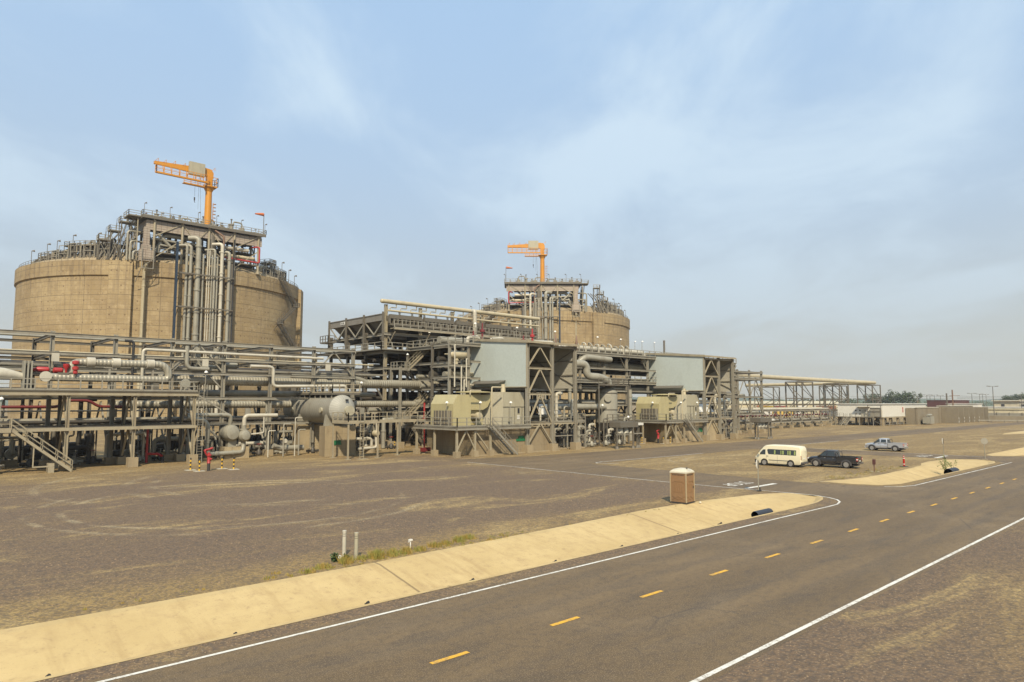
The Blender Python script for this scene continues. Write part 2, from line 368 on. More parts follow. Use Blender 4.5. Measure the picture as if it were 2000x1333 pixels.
def drainmat(name, off, per):
    m, n, b = mbase(name); t = NT(n); g = t.n.new('ShaderNodeNewGeometry').outputs['Position']
    s = t.n.new('ShaderNodeSeparateXYZ'); t.l.new(g, s.inputs[0])
    n1 = t.noise(0.25, 5, 0.6, g); n2 = t.noise(1.6, 5, 0.7, g); n3 = t.noise(1.2, 4, 0.6, t.map(g, (1.6, 0.12, 1))); sp = t.noise(14, 2, 0.7, g)
    c = t.mix(t.ramp(n1, 0.3, 0.7), (0.41, 0.30, 0.137), (0.47, 0.352, 0.17))
    c = t.mix(t.math('MULTIPLY', t.ramp(n2, 0.42, 0.72), 0.4), c, (0.30, 0.205, 0.10))
    c = t.mix(t.math('MULTIPLY', t.ramp(n3, 0.50, 0.74), 0.42), c, (0.28, 0.185, 0.08))
    c = t.mix(t.math('MULTIPLY', t.ramp(sp, 0.62, 0.72), 0.45), c, (0.20, 0.135, 0.07))
    j = t.math('ABSOLUTE', t.math('SUBTRACT', t.math('FRACT', t.math('DIVIDE', t.math('SUBTRACT', t.math('ADD', s.outputs[0], t.math('MULTIPLY', n2, 0.05)), off - per / 2), per)), 0.5))
    jm = t.math('SUBTRACT', 1.0, t.ramp(t.math('MULTIPLY', j, per), 0.035, 0.075))
    c = t.mix(t.math('MULTIPLY', t.ramp(t.noise(3.2, 4, 0.7, g), 0.60, 0.70), 0.35), c, (0.24, 0.165, 0.085)); c = t.mix(t.math('MULTIPLY', jm, 0.75), c, (0.16, 0.11, 0.055))
    n.links.new(c, b.inputs['Base Color']); b.inputs['Roughness'].default_value = 0.9
    t.bump(t.math('SUBTRACT', n2, jm), 0.25, 0.03, b)
    return m
def linemat(name, col):
    m, n, b = mbase(name); t = NT(n); g = t.n.new('ShaderNodeNewGeometry').outputs['Position']
    a = t.noise(6, 5, 0.8, g); w = t.noise(0.6, 3, 0.6, g)
    c = t.mix(t.math('MULTIPLY', t.ramp(t.math('ADD', t.math('MULTIPLY', a, 0.7), t.math('MULTIPLY', w, 0.35)), 0.49, 0.66), 0.85), col, (0.19, 0.14, 0.09))
    n.links.new(c, b.inputs['Base Color']); b.inputs['Roughness'].default_value = 0.7
    return m
GRAV = groundmat(); ASPH = roadmat(); LINEW = linemat('road_paint_white', (0.62, 0.60, 0.54)); LINEY = linemat('road_paint_yellow', (0.62, 0.34, 0.025))
# drains: u, near edge v, far edge v, depth
D1 = [(-80, 20.75, 26.1, .75), (-40, 20.75, 26.05, .75), (0, 20.75, 26.0, .75), (16, 20.75, 25.95, .75), (28, 20.75, 26.4, .78), (36, 20.75, 26.85, .85), (40, 20.75, 26.8, .9), (43.5, 20.75, 26.5, .75),
      (46, 20.78, 26.1, .5), (48, 20.92, 25.85, .32), (49.5, 21.25, 25.4, .2), (50.6, 21.7, 24.8, .1), (51.2, 22.2, 24.1, .05), (51.5, 22.95, 23.05, 0)]
D2 = [(60.45, 24.9, 25.0, 0), (60.7, 23.2, 26.3, .08), (61.5, 21.6, 25.9, .25), (63.5, 20.75, 25.2, .45), (67, 20.7, 24.7, .6), (72, 20.65, 24.6, .7), (80, 20.6, 24.9, .85), (84, 20.6, 25.2, .8), (86.5, 20.6, 26.0, .6),
      (90, 20.6, 26.3, .35), (93.7, 20.6, 25.9, .2), (96, 21.2, 24.9, .08), (97.2, 22.6, 23.7, 0.02), (97.5, 23.1, 23.2, 0)]
D3 = [(105.8, 23.5, 23.6, 0), (107.3, 21.6, 24.5, .15), (110, 20.8, 24.6, .4), (116, 20.7, 24.6, .7), (300, 20.7, 24.6, .7)]
def interp(D, u):
    if u <= D[0][0] or u >= D[-1][0]: return None
    for a, c in zip(D, D[1:]):
        if a[0] <= u <= c[0]:
            t = (u - a[0]) / (c[0] - a[0]); return [a[i] + (c[i] - a[i]) * t for i in range(4)]
def dense(D):
    us = set(d[0] for d in D)
    for a, c in zip(D, D[1:]):
        n = max(1, int((c[0] - a[0]) / 2.0)) if c[0] - a[0] < 60 else 20
        for i in range(n): us.add(a[0] + (c[0] - a[0]) * i / n)
    return sorted(us)
gb = B(); FAR = 3300
def gq(x0, y0, x1, y1, z=0):
    gb.add([(x0, y0, z), (x1, y0, z), (x1, y1, z), (x0, y1, z)], [(0, 1, 2, 3)])
us = sorted(set([-FAR, -80] + dense(D1) + dense(D2) + dense(D3) + [FAR]))
gq(-FAR, -FAR, FAR, 20.3)
YB = 29.0
for a, c in zip(us, us[1:]):
    Dm = None; mid = (a + c) / 2
    for D in (D1, D2, D3):
        if D[0][0] < mid < D[-1][0]: Dm = D
    if Dm:
        def at(u):
            r = interp(Dm, u)
            if r: return r
            return Dm[0] if u <= Dm[0][0] else Dm[-1]
        A, Cc = at(a), at(c)
        gb.add([(a, 20.3, 0), (c, 20.3, 0), (c, Cc[1], 0), (a, A[1], 0)], [(0, 1, 2, 3)])
        gb.add([(a, A[2], 0), (c, Cc[2], 0), (c, YB, 0), (a, YB, 0)], [(0, 1, 2, 3)])
    else: gq(a, 20.3, c, YB)
gq(-FAR, YB, FAR, FAR)
gb.mk('ground', GRAV, kind='structure', org=(0, 0, 0))
for i, (D, off, per) in enumerate(((D1, 16.1, 18.4), (D2, 76, 15.0), (D3, 118, 12))):
    b = B(); u_ = dense(D); rows = []
    for u in u_:
        r = interp(D, u) or (D[0] if u <= D[0][0] else D[-1]); w = r[2] - r[1]; n_, f_, d_ = r[1], r[2], r[3]
        lip = min(0.16, w * 0.1)
        rows.append([(u, n_ - 0.02, 0.012), (u, n_ + lip, 0.012), (u, n_ + lip + w * 0.11, -d_), (u, n_ + lip + w * 0.16, -d_), (u, n_ + w * 0.55, -d_ * 0.52), (u, n_ + w * 0.93, -d_ * 0.03 + 0.01), (u, f_ + 0.04, 0.014)])
    vs = [p for r in rows for p in r]; k = 7
    b.add(vs, [(i_ * k + j, (i_ + 1) * k + j, (i_ + 1) * k + j + 1, i_ * k + j + 1) for i_ in range(len(rows) - 1) for j in range(k - 1)], False)
    tag(b.mk('drainage_channel', drainmat('drain_concrete_%d' % i, off, per)), kind='structure')
# small drain further off
b = B(); pts = [(178, 37.6), (190, 34), (215, 31.5), (260, 31), (260, 38.6), (205, 38.8), (186, 38.8)]
b.add([(x, y, 0.012) for x, y in pts], [tuple(range(7))]); b.mk('drainage_channel', MAT['drain_concrete_2'], kind='structure')
# roads
def sheet(name, polys, z, mat, kind='structure', parent=None, org=(0, 0, 0)):
    b = B()
    for p in polys: b.add([(x, y, z) for x, y in p], [tuple(range(len(p)))])
    return b.mk(name, mat, parent, kind=kind, org=org)
near1 = [(46.5, 19.5), (47.87, 19.58), (49.2, 19.95), (50.1, 20.5), (50.75, 21.3), (51.15, 22.3), (51.22, 23.8), (50.96, 27.3), (50.67, 30.3), (50.4, 35), (50.35, 51)]
far1 = [(59.0, 51), (59.0, 44), (59.2, 39), (58.8, 31.3), (58.9, 27.0), (59.4, 24), (60.4, 21.6), (61.7, 20.2), (63.4, 19.6)]
main = [(-80, 9.6), (900, 9.6), (900, 19.95), (99.5, 19.95), (99.5, 19.9), (62.5, 19.95), (48.6, 19.9), (-80, 19.95)]
sheet('main_road', [[(-80, 9.55), (900, 9.55), (900, 19.92), (-80, 19.92)]], 0.004, ASPH)
acc = [(48.3, 19.7)] + [(x, y) for x, y in near1[2:]] + far1[:-1] + [(61.8, 19.7)]
sheet('access_road', [acc], 0.008, ASPH)
acc2 = [(93.8, 19.7), (95.3, 20.3), (97.2, 21.6), (98.0, 23.3), (96.6, 26), (95.7, 32), (95.5, 40), (95.5, 51.2), (103.3, 51.2), (103.3, 27), (104.6, 24), (105.6, 22), (107.8, 19.7)]
sheet('access_road', [acc2], 0.008, ASPH)
sheet('access_road', [[(50.35, 50.9), (300, 50.9), (300, 57.5), (140, 60.5), (60, 63.5), (50.35, 66.5)]], 0.006, ASPH)
def line(name, pts, w, mat, parent, z=0.014):
    b = B(); P = [Vector((x, y, 0)) for x, y in pts]; vs = []
    for i, p in enumerate(P):
        d = (P[min(i + 1, len(P) - 1)] - P[max(i - 1, 0)]).normalized(); nrm = Vector((-d.y, d.x, 0)) * (w / 2)
        vs += [(p.x - nrm.x, p.y - nrm.y, z), (p.x + nrm.x, p.y + nrm.y, z)]
    b.add(vs, [(2 * i, 2 * i + 2, 2 * i + 3, 2 * i + 1) for i in range(len(P) - 1)])
    b.mk(name, mat, parent)
rd = bpy.data.objects['main_road']; a1 = bpy.data.objects['access_road']; a2 = bpy.data.objects['access_road.001']; a3 = bpy.data.objects['access_road.002']
line('edge_line', [(-80, 9.78), (700, 9.78)], 0.15, LINEW, rd)
line('edge_line', [(-80, 19.62), (40, 19.62), (46.3, 19.55)] + near1[1:] + [(50.35, 62)], 0.13, LINEW, rd)
line('edge_line', [(60.6, 21.0), (61.7, 20.05), (63.4, 19.6), (95.8, 19.45), (94.6, 20.3)], 0.13, LINEW, rd)
line('edge_line', [(107.5, 19.6), (700, 19.6)], 0.13, LINEW, rd)
for k in range(-4, 60):
    if k == 21: continue
    x = 11.08 + 4.52 * k; line('centre_dash', [(x, 15.1), (x + 1.25, 15.1)], 0.17, LINEY, rd)
line('edge_line', [(62, 49.3), (60.6, 50.0), (60.1, 50.8), (60.5, 51.4), (62, 51.8), (65, 51.6), (82.4, 51.1)], 0.14, LINEW, a3)
line('edge_line', [(104.4, 51.3), (126.4, 51.0)], 0.14, LINEW, a3)
line('edge_line', [(103.1, 24), (103.1, 46)], 0.12, LINEW, a2)
line('stop_line', [(51.4, 28.05), (56.2, 28.05)], 0.42, LINEW, a1)
line('stop_line', [(96.5, 27.4), (101.5, 27.5)], 0.42, LINEW, a2)
def text(s, size, mat, name, parent, M, ext=0.0, label=None):
    """lettering as a real flat mesh; M places it (x right, y up, z out)"""
    cu = bpy.data.curves.new('t', 'FONT'); cu.body = s; cu.size = size; cu.align_x = 'CENTER'; cu.align_y = 'CENTER'; cu.extrude = ext
    o = bpy.data.objects.new('t', cu); COL.objects.link(o); bpy.context.view_layer.update()
    me = bpy.data.meshes.new_from_object(o.evaluated_get(bpy.context.evaluated_depsgraph_get()))
    bpy.data.objects.remove(o); bpy.data.curves.remove(cu)
    b = B(); vs = [M @ v.co for v in me.vertices]; b.add(vs, [tuple(p.vertices) for p in me.polygons]); bpy.data.meshes.remove(me)
    return b.mk(name, mat, parent, label=label)
text('STOP', 1.5, LINEW, 'stop_lettering', a1, Matrix.Translation((53.7, 30.2, 0.014)) @ Matrix.Rotation(pi, 4, 'Z') @ Matrix.Scale(1.3, 4, (0, 1, 0)))
text('STOP', 1.5, LINEW, 'stop_lettering', a2, Matrix.Translation((99.2, 29.6, 0.014)) @ Matrix.Rotation(pi, 4, 'Z') @ Matrix.Scale(1.3, 4, (0, 1, 0)))
# distant hills
def hills():
    for k, (d, h, w) in enumerate(((1500, 10, 260), (2100, 19, 400), (2700, 30, 420))):
        b = B(); vs = []; n = 160
        for i in range(n + 1):
            a = radians(-30 + 130 * i / n); hh = h * (0.55 + 0.3 * sin(i * 0.21 + k * 2) + 0.2 * sin(i * 0.53 + k) + 0.12 * random.random())
            for dd, z in ((d, -1), (d + w * 0.4, hh * 0.9), (d + w * 0.5, hh), (d + w, hh * 0.6), (d + w * 1.3, -1)): vs.append((dd * cos(a), dd * sin(a), z))
        b.add(vs, [(i * 5 + j, i * 5 + j + 1, (i + 1) * 5 + j + 1, (i + 1) * 5 + j) for i in range(n) for j in range(4)], True)
        m, n_, bs = mbase('hill_forest_%d' % k); t = NT(n_); g = t.n.new('ShaderNodeNewGeometry').outputs['Position']
        c = t.mix(t.ramp(t.noise(0.012, 6, 0.7, g), 0.35, 0.65), (0.045, 0.07, 0.03), (0.09, 0.11, 0.05))
        n_.links.new(c, bs.inputs['Base Color']); bs.inputs['Roughness'].default_value = 1
        b.mk('hills', m, kind='structure', org=(0, 0, 0), recalc=True)
hills()
# ------------------------------------------------------------------ storage tanks
def tank(cx, cy, rot, mir, nm):
    """full containment concrete tank; local frame: viewer at -y, platform along x"""
    F = Matrix.Translation((cx, cy, 0)) @ Matrix.Rotation(radians(rot), 4, 'Z') @ (Matrix.Scale(-1, 4, (1, 0, 0)) if mir else Matrix.Identity(4))
    side = {0: 'left', 1: 'right'}
    T = thing('storage_tank', ('big concrete storage tank at left' if nm == 0 else 'more distant concrete storage tank behind the blue-grey panelled shelter') + ' with weathered formwork walls', 'storage tank', (cx, cy, 0), 'concrete storage tanks')
    cyl = (cx, cy, 40)
    def bb(): return B(F)
    bb().lathe((0, 0, 0), [(40, 0), (40, 40.4)], 144).mk('wall', TANKC, T, cyl=cyl)
    bb().lathe((0, 0, 0), [(40.05, 40.15), (40.42, 40.4), (40.42, 44.35), (40.2, 44.4), (38.9, 44.4), (38.9, 43.0)], 144).mk('ring_beam', TANKC, T, cyl=cyl)
    pr = [(38.9, 43.9)] + [(38.9 * cos(t), 43.9 + 7.6 * sin(t)) for t in [i * pi / 2 / 10 for i in range(1, 11)]]
    bb().lathe((0, 0, 0), pr[:-1] + [(0.05, 51.5)], 72).mk('roof', CONC, T)
    for a in (-122.4, -32.4, 57.6, 147.6):
        b = bb(); w = radians(4.0); vs = []
        for z in (0, 43.9):
            for r, s in ((39.8, -1), (41.35, -1), (41.35, 1), (39.8, 1)):
                for_a = radians(a) + w * s; vs.append((r * cos(for_a), r * sin(for_a), z))
        b.add(vs, [(0, 3, 2, 1), (4, 5, 6, 7), (0, 1, 5, 4), (1, 2, 6, 5), (2, 3, 7, 6), (3, 0, 4, 7)]); b.mk('buttress', TANKC, T, cyl=cyl)
    b = bb(); n = 120; P = [(39.6 * cos(2 * pi * i / n), 39.6 * sin(2 * pi * i / n), 44.4) for i in range(n)]
    for i in range(n):
        p, q = Vector(P[i]), Vector(P[(i + 1) % n]); b.bar(p, p + Vector((0, 0, 1.25)), 0.08)
        for z in (1.25, 0.65): b.bar(p + Vector((0, 0, z)), q + Vector((0, 0, z)), 0.07)
    b.mk('handrail', STEELD, T)
    # platforms, pipework and lamp posts round the rim
    def arc(a, r, z): return (r * cos(radians(a)), r * sin(radians(a)), z)
    for k, (a0, a1, z) in enumerate(((-166, -151, 46.8), (-149, -134, 49.0), (-54, -44, 47.6), (-60, -55, 49.6))):
        b = bb(); m = 6
        for i in range(m):
            A0 = a0 + (a1 - a0) * i / m; A1 = a0 + (a1 - a0) * (i + 1) / m
            vs = [arc(A0, 37.8, z), arc(A1, 37.8, z), arc(A1, 34.2, z), arc(A0, 34.2, z)]
            b.add([(x, y, zz_ - 0.2) for x, y, zz_ in vs] + vs, [(0, 1, 2, 3), (4, 7, 6, 5), (0, 4, 5, 1), (1, 5, 6, 2), (2, 6, 7, 3), (3, 7, 4, 0)])
        for i in range(m + 1):
            A0 = a0 + (a1 - a0) * i / m
            for r in (37.8, 34.2): b.bar(arc(A0, r, 44.2), arc(A0, r, z), 0.16)
            if i < m: b.bar(arc(A0, 37.8, 44.4), arc(a0 + (a1 - a0) * (i + 1) / m, 37.8, z - 0.2), 0.1)
        b.mk('rim_platform', STEELD, T)
        b = bb(); rail(b, [arc(a0 + (a1 - a0) * i / m, 37.8, z) for i in range(m + 1)], 1.2, 1.5, 0.07); rail(b, [arc(a0, 37.8, z), arc(a0, 34.2, z)], 1.2, 1.5, 0.07); rail(b, [arc(a1, 37.8, z), arc(a1, 34.2, z)], 1.2, 1.5, 0.07)
        b.mk('platform_rail', STEEL, T)
    return T, F
def on(F, p): return F @ Vector(p)
def platform(T0, F, nm):
    """steel pump platform on the rim of the tank"""
    x0, x1, y0, y1, z = -18.6, 14.6, -39.6, -25.5, 56.3
    base = on(F, ((x0 + x1) / 2, (y0 + y1) / 2, 44.4))
    if nm: x0, x1 = -14.6, 17.2
    T = thing('roof_platform', 'braced steel pump platform on top of ' + ('the big left tank' if nm == 0 else 'the distant tank'), 'platform', base, 'pump platforms on the tank roofs')
    def bb(): return B(F)
    b = bb(); b.box(x0, y0, z - 0.25, x1, y1, z); b.box(x0, y0 - 0.05, z - 0.75, x1, y0 + 0.25, z - 0.26); b.box(x0 - 0.05, y0, z - 0.75, x0 + 0.25, y1, z - 0.26)
    b.box(x0 - 3.0, y0 + 1.5, z - 0.5, x0 - 0.02, y0 + 6.5, z - 0.27); b.mk('deck', STEELD, T)
    b = bb(); rail(b, [(x0, y0 + 1.5, z), (x0, y0, z), (x1, y0, z), (x1, y1, z)], 1.3, 2.2, 0.08); rail(b, [(x0, y1, z), (x0, y0 + 6.5, z)], 1.3, 2.2, 0.08)
    rail(b, [(x0 - 0.1, y0 + 1.5, z - 0.27), (x0 - 3, y0 + 1.5, z - 0.27), (x0 - 3, y0 + 6.5, z - 0.27)], 1.3, 2.0, 0.08); b.mk('handrail', STEEL, T)
    # clad girder below the deck, visible as a pinkish tan band
    g = bb(); g.box(x0 + 1.2, y0 + 1.0, z - 3.6, x1 - 0.8, y0 + 1.6, z - 1.0); g.box(x0 + 1.2, y0 + 1.7, z - 3.6, x0 + 1.8, y1, z - 1.0); g.mk('girder', DUCT, T)
    g = bb(); g.box(x0 + 1.8, y0 + 3.0, z - 2.5, x1 - 1.0, y0 + 3.8, z - 0.8); g.box(x0 + 1.8, y0 + 8, z - 2.5, x1 - 1.0, y0 + 8.6, z - 0.8); g.mk('cross_girder', STEELD, T)
    cols = [x0 + 3.2 + (x1 - x0 - 5) * k / 4 for k in range(5)]
    for j, yy in enumerate((y0 + 0.9, y0 + 6.5, y1 - 0.7)):
        for k, xx in enumerate(cols):
            r = sqrt(xx * xx + yy * yy); zb = 44.3 if r > 38.5 else 43.9 + 7.6 * sqrt(max(0, 1 - (r / 38.9) ** 2)) - 0.1
            b = bb(); b.tube([(xx, yy, zb), (xx, yy, z - 0.3)], 0.33, 10); b.tube([(xx, yy, zb), (xx, yy, zb + 0.8)], 0.6, 8); b.mk('column', STEELW, T)
            if k < 4 and j != 2:
                x2 = cols[k + 1]; zm = z - 5.2
                b = bb()
                if k in (0, 3): b.bar((xx, yy, zm), (x2, yy, z - 0.8), 0.26); b.bar((xx, yy, 45.2), (x2, yy, zm), 0.26)
                else: b.bar((xx, yy, z - 0.8), ((xx + x2) / 2, yy, zm), 0.24); b.bar((x2, yy, z - 0.8), ((xx + x2) / 2, yy, zm), 0.24); b.bar((xx, yy, zm - 1), (x2, yy, 45.4), 0.24)
                b.mk('brace', STEELW, T)
    for xx in (cols[0], cols[-1]):
        b = bb(); b.bar((xx, y0 + 0.9, 45), (xx, y0 + 6.5, z - 2), 0.24); b.bar((xx, y0 + 6.5, 46), (xx, y1 - 0.7, z - 1), 0.24); b.bar((xx, y0 + 6.5, z - 2), (xx, y1 - 0.7, 48), 0.24); b.mk('brace', STEELD, T)
    # lower service levels
    b = bb(); b.box(x0 + 2.5, y0 + 2.2, 47.0, x1 - 1.5, y1, 47.2); b.box(x0 + 3, y0 + 4.2, 50.6, x1 - 2, y1 - 1, 50.8); b.mk('lower_deck', STEELD, T)
    b = bb(); rail(b, [(x0 + 2.5, y0 + 2.2, 47.2), (x1 - 1.5, y0 + 2.2, 47.2)], 1.2, 2.2, 0.07); rail(b, [(x0 + 3, y0 + 4.2, 50.8), (x1 - 2, y0 + 4.2, 50.8)], 1.2, 2.2, 0.07); b.mk('lower_handrail', STEEL, T)
    # access stair tower stepping down at the back
    def st(p, q, w):
        b = bb(); p = Vector(p); q = Vector(q); d = q - p; h = Vector((d.x, d.y, 0)).normalized(); s_ = Vector((-h.y, h.x, 0)) * (w / 2); n = int(abs(d.z) / 0.28)
        for k in (-1, 1):
            b.bar(p + s_ * k, q + s_ * k, 0.1, 0.3)
            for z_ in (1.2, 0.6): b.bar(p + s_ * k + Vector((0, 0, z_)), q + s_ * k + Vector((0, 0, z_)), 0.07)
            for i in range(int(d.length / 1.4) + 1): c = p.lerp(q, i / max(1, int(d.length / 1.4))); b.bar(c + s_ * k, c + s_ * k + Vector((0, 0, 1.2)), 0.07)
        for i in range(n): c = p.lerp(q, (i + 0.5) / n); b.bar(c - s_, c + s_, 0.26, 0.06)
        b.mk('access_stair', STEEL, T)
    st((x0 - 1.2, y0 + 14.5, 50.2), (x0 - 1.2, y0 + 6.6, z - 0.3), 1.3)
    b = bb(); b.box(x0 - 3, y0 + 14.5, 50.0, x0 + 1, y0 + 18.5, 50.2); rail(b, [(x0 + 1, y0 + 14.5, 50.2), (x0 - 3, y0 + 14.5, 50.2), (x0 - 3, y0 + 18.5, 50.2)], 1.2, 1.6, 0.08)
    for xx in (x0 - 2.8, x0 + 0.8):
        for yy in (y0 + 14.7, y0 + 18.3): b.bar((xx, yy, 46), (xx, yy, 50), 0.2)
    b.mk('stair_landing', STEELD, T)
    return T, x0, x1, y0, y1, z
def flange_pipe(b, path, r, n=12, bend=None, sp=5.2, fr=1.32):
    b.tube(path, r, n, bend)
    P = [Vector(p) for p in path]
    for a, c in zip(P, P[1:]):
        L_ = (c - a).length; d = (c - a).normalized(); m = int(L_ / sp)
        for i in range(1, m + 1):
            q = a.lerp(c, (i - 0.4) / m) if m else a
            b.tube([q - d * r * 0.32, q + d * r * 0.32], r * fr, n)
DUCT = paint('clad_duct', (0.40, 0.335, 0.265), 0.6, 0, 0.5, (0.2, 0.14, 0.1), 0.6)
def brickgrid():
    n = DUCT.node_tree; b = n.nodes['Principled BSDF']; t = NT(n); g = t.n.new('ShaderNodeNewGeometry').outputs['Position']
    s = t.n.new('ShaderNodeSeparateXYZ'); t.l.new(g, s.inputs[0]); c = t.n.new('ShaderNodeCombineXYZ')
    t.l.new(t.math('ADD', s.outputs[0], s.outputs[1]), c.inputs[0]); t.l.new(s.outputs[2], c.inputs[1])
    br = t.n.new('ShaderNodeTexBrick'); br.offset = 0; br.inputs['Scale'].default_value = 1; br.inputs['Brick Width'].default_value = 1.4; br.inputs['Row Height'].default_value = 0.65; br.inputs['Mortar Size'].default_value = 0.05
    t.l.new(c.outputs[0], br.inputs['Vector']); old = b.inputs['Base Color'].links[0].from_socket
    t.l.new(t.mix(t.math('MULTIPLY', br.outputs['Fac'], 0.75), old, (0.08, 0.055, 0.04)), b.inputs['Base Color'])
brickgrid()
def topside(F, pf, nm):
    """things standing on or hanging at the platform"""
    T, x0, x1, y0, y1, z = pf; where = 'big left tank' if nm == 0 else 'distant tank'
    def bb(): return B(F)
    # relief valves and pump heads on deck
    spec = [(0.12, 1.0, 1.9), (0.24, 0.7, 1.5), (0.33, 1.0, 2.4), (0.44, 0.6, 1.4), (0.50, 1.2, 2.8), (0.64, 0.8, 1.6), (0.72, 1.2, 3.0), (0.83, 0.9, 1.7)]
    for k, (f, w, h) in enumerate(spec):
        xx = x0 + (x1 - x0) * f; yy = y0 + 2.6 + (k % 3) * 1.7
        R = thing('cargo_pump', NTH[k] + ' grey flanged pump head from the left on the deck of the ' + where, 'pump', on(F, (xx, yy, z)), 'pump heads on the tank platforms')
        b = bb(); b.lathe((xx, yy, z), [(w * 0.62, 0), (w * 0.62, 0.25), (w * 0.5, 0.27), (w * 0.5, h * 0.55), (w * 0.66, h * 0.57), (w * 0.66, h * 0.68), (w * 0.2, h * 0.72), (0.02, h * 0.73)], 14); b.mk('body', STEEL, R)
        b = bb(); b.tube([(xx, yy, z + h * 0.7), (xx, yy, z + h + 0.5)], 0.17, 8); b.tube([(xx, yy, z + h + 0.3), (xx, yy, z + h + 0.55)], 0.3, 8); b.mk('stem', STEELD, R)
        if k in (4, 6, 2):
            b = bb(); b.tube([(xx + w * 0.5, yy, z + h * 0.6), (xx + w * 0.5, yy, z + h * 0.95), (xx + 3.1, yy, z + h * 0.95), (xx + 3.1, yy, z)], 0.22, 8, 0.9); b.lathe((xx + 3.1, yy, z), [(0.75, 0), (0.75, 1.3), (0.5, 1.5), (0.05, 1.6)], 12); b.mk('outlet_pipe', STEEL, R)
    rr = random.Random(nm + 3)
    for k in range(10):
        xx = x0 + (x1 - x0) * (0.05 + 0.095 * k + rr.random() * 0.02); yy = y0 + 1.0 + rr.random() * 6
        R = thing('valve_assembly', NTH[k] + ' low valve cluster from the left on the deck of the ' + where, 'valve', on(F, (xx, yy, z)), 'valve clusters on the tank platforms')
        b = bb(); b.cbox(xx, yy, z, 0.7, 0.6, 0.5 + rr.random() * 0.6); b.tube([(xx - 0.8, yy, z + 0.5), (xx + 0.8, yy, z + 0.5)], 0.16, 8); b.mk('body', STEELD, R)
        b = bb(); b.tube([(xx, yy, z + 0.6), (xx, yy, z + 1.5 + rr.random() * 0.5)], 0.07, 6); b.lathe((xx, yy, z + 1.4), [(0.36, 0), (0.36, 0.06)], 10); b.mk('hand_wheel', REDD if k % 4 == 0 else STEEL, R)
    for k, f in enumerate((0.01, 0.2, 0.42, 0.57, 0.78, 0.99)):
        xx = x0 + (x1 - x0) * f
        R = thing('lamp_post', NTH[k] + ' short lamp post from the left on the deck rail of the ' + where, 'lamp', on(F, (xx, y0 + 0.2, z)), 'lamp posts on the tank platforms')
        b = bb(); b.tube([(xx, y0 + 0.2, z), (xx, y0 + 0.2, z + 3.1)], 0.06, 6); b.mk('pole', STEELD, R)
        b = bb(); b.tube([(xx, y0 + 0.2, z + 3.05), (xx + 0.5, y0, z + 3.2)], [0.08, 0.24], 8); b.mk('lamp_head', STEELD, R)
    for k, (a, r) in enumerate(((-170, 38.5), (-160, 37.5), (-153, 37.8), (-146, 37), (-134, 37.4), (-58, 38), (-50, 38), (-43, 38.4), (-36, 39))):
        p = (r * cos(radians(a)), r * sin(radians(a)))
        R = thing('lamp_post', NTH[k] + ' thin lamp post along the roof rim of the ' + where, 'lamp', on(F, (p[0], p[1], 44.4)), 'lamp posts round the tank rims')
        h = (4.5, 5.8, 6.2, 7.6, 7.8, 6.0, 6.5, 5, 4)[k]
        b = bb(); b.tube([(p[0], p[1], 44.3), (p[0], p[1], 44.4 + h)], 0.08, 6); b.mk('pole', STEELD, R)
        b = bb(); b.tube([(p[0], p[1], 44.4 + h), (p[0] + 0.7, p[1], 44.5 + h)], [0.1, 0.3], 8); b.mk('lamp_head', STEELD, R)
    # wind sock
    R = thing('wind_sock', 'small orange wind sock on a pole at the platform end of the ' + where, 'wind sock', on(F, (x1 - 0.6, y0 + 0.6, z)))
    b = bb(); b.tube([(x1 - 0.6, y0 + 0.6, z), (x1 - 0.6, y0 + 0.6, z + 6.4)], 0.1, 6); b.mk('pole', STEELD, R)
    b = bb(); s = -1; b.tube([(x1 - 0.8, y0 + 0.6, z + 6.1), (x1 - 2.0, y0 + 0.5, z + 6.0), (x1 - 3.3, y0 + 0.4, z + 5.85)], [0.5, 0.36, 0.2], 10, cap=False); b.mk('sock', paint('sock_orange_%d' % nm, (0.6, 0.16, 0.05), 0.8), R)
    # big pipes below the deck
    hp = [('fat', PIPE, 0.62, [(x0 + 4.5, y0 + 3, 47), (x0 + 6.0, y0 + 3, 52.2), (x0 + 16, y0 + 3, 52.2)]),
          ('slanting', PIPE, 0.42, [(x0 + 3.4, y0 + 1.9, 53.0), (x0 + 8.0, y0 + 1.9, 48.6)]),
          ('thin upper', PIPE, 0.32, [(x0 + 3.5, y0 + 2, 50.7), (x0 + 9.5, y0 + 2, 50.4), (x0 + 14.5, y0 + 1, 50.5)]),
          ('thin lower', PIPE, 0.30, [(x0 + 5, y0 + 2.1, 49.2), (x0 + 15.0, y0 + 2.1, 48.7)]),
          ('pale upper', PIPEL, 0.55, [(x1 - 11, y0 + 2.3, 51.2), (x1 - 4.2, y0 + 2.3, 51.2)]),
          ('pale lower', PIPET, 0.50, [(x1 - 11, y0 + 2.3, 49.0), (x1 - 2.4, y0 + 2.3, 49.0)]),
          ('red fire water', RED, 0.24, [(x1 - 12, y0 + 0.3, 47.9), (x1 - 1.7, y0 + 0.3, 47.6), (x1 - 1.7, y0 + 0.3, 52.3), (x1 - 3.5, y0 + 2, 52.3)]),
          ('grey rear', PIPED, 0.55, [(x0 + 5, y0 + 7, 49.6), (x1 - 4, y0 + 7, 49.6)]),
          ('grey middle', PIPED, 0.45, [(x0 + 5, y0 + 5, 53.2), (x1 - 4, y0 + 5, 53.2)]),
          ('brown', COPPER, 0.28, [(x1 - 12.3, y0 - 0.5, 42), (x1 - 12.3, y0 - 0.5, 53.6), (x1 - 14.5, y0 + 0.5, 55.2)])]
    for lb, m, r, p in hp:
        b = bb(); flange_pipe(b, p, r, 12, r * 2.2, 6.5, 1.15); b.mk('header_pipe', m, cat='pipe', group='pipes under the tank platforms', label=lb + ' pipe running under the platform deck of the ' + where)
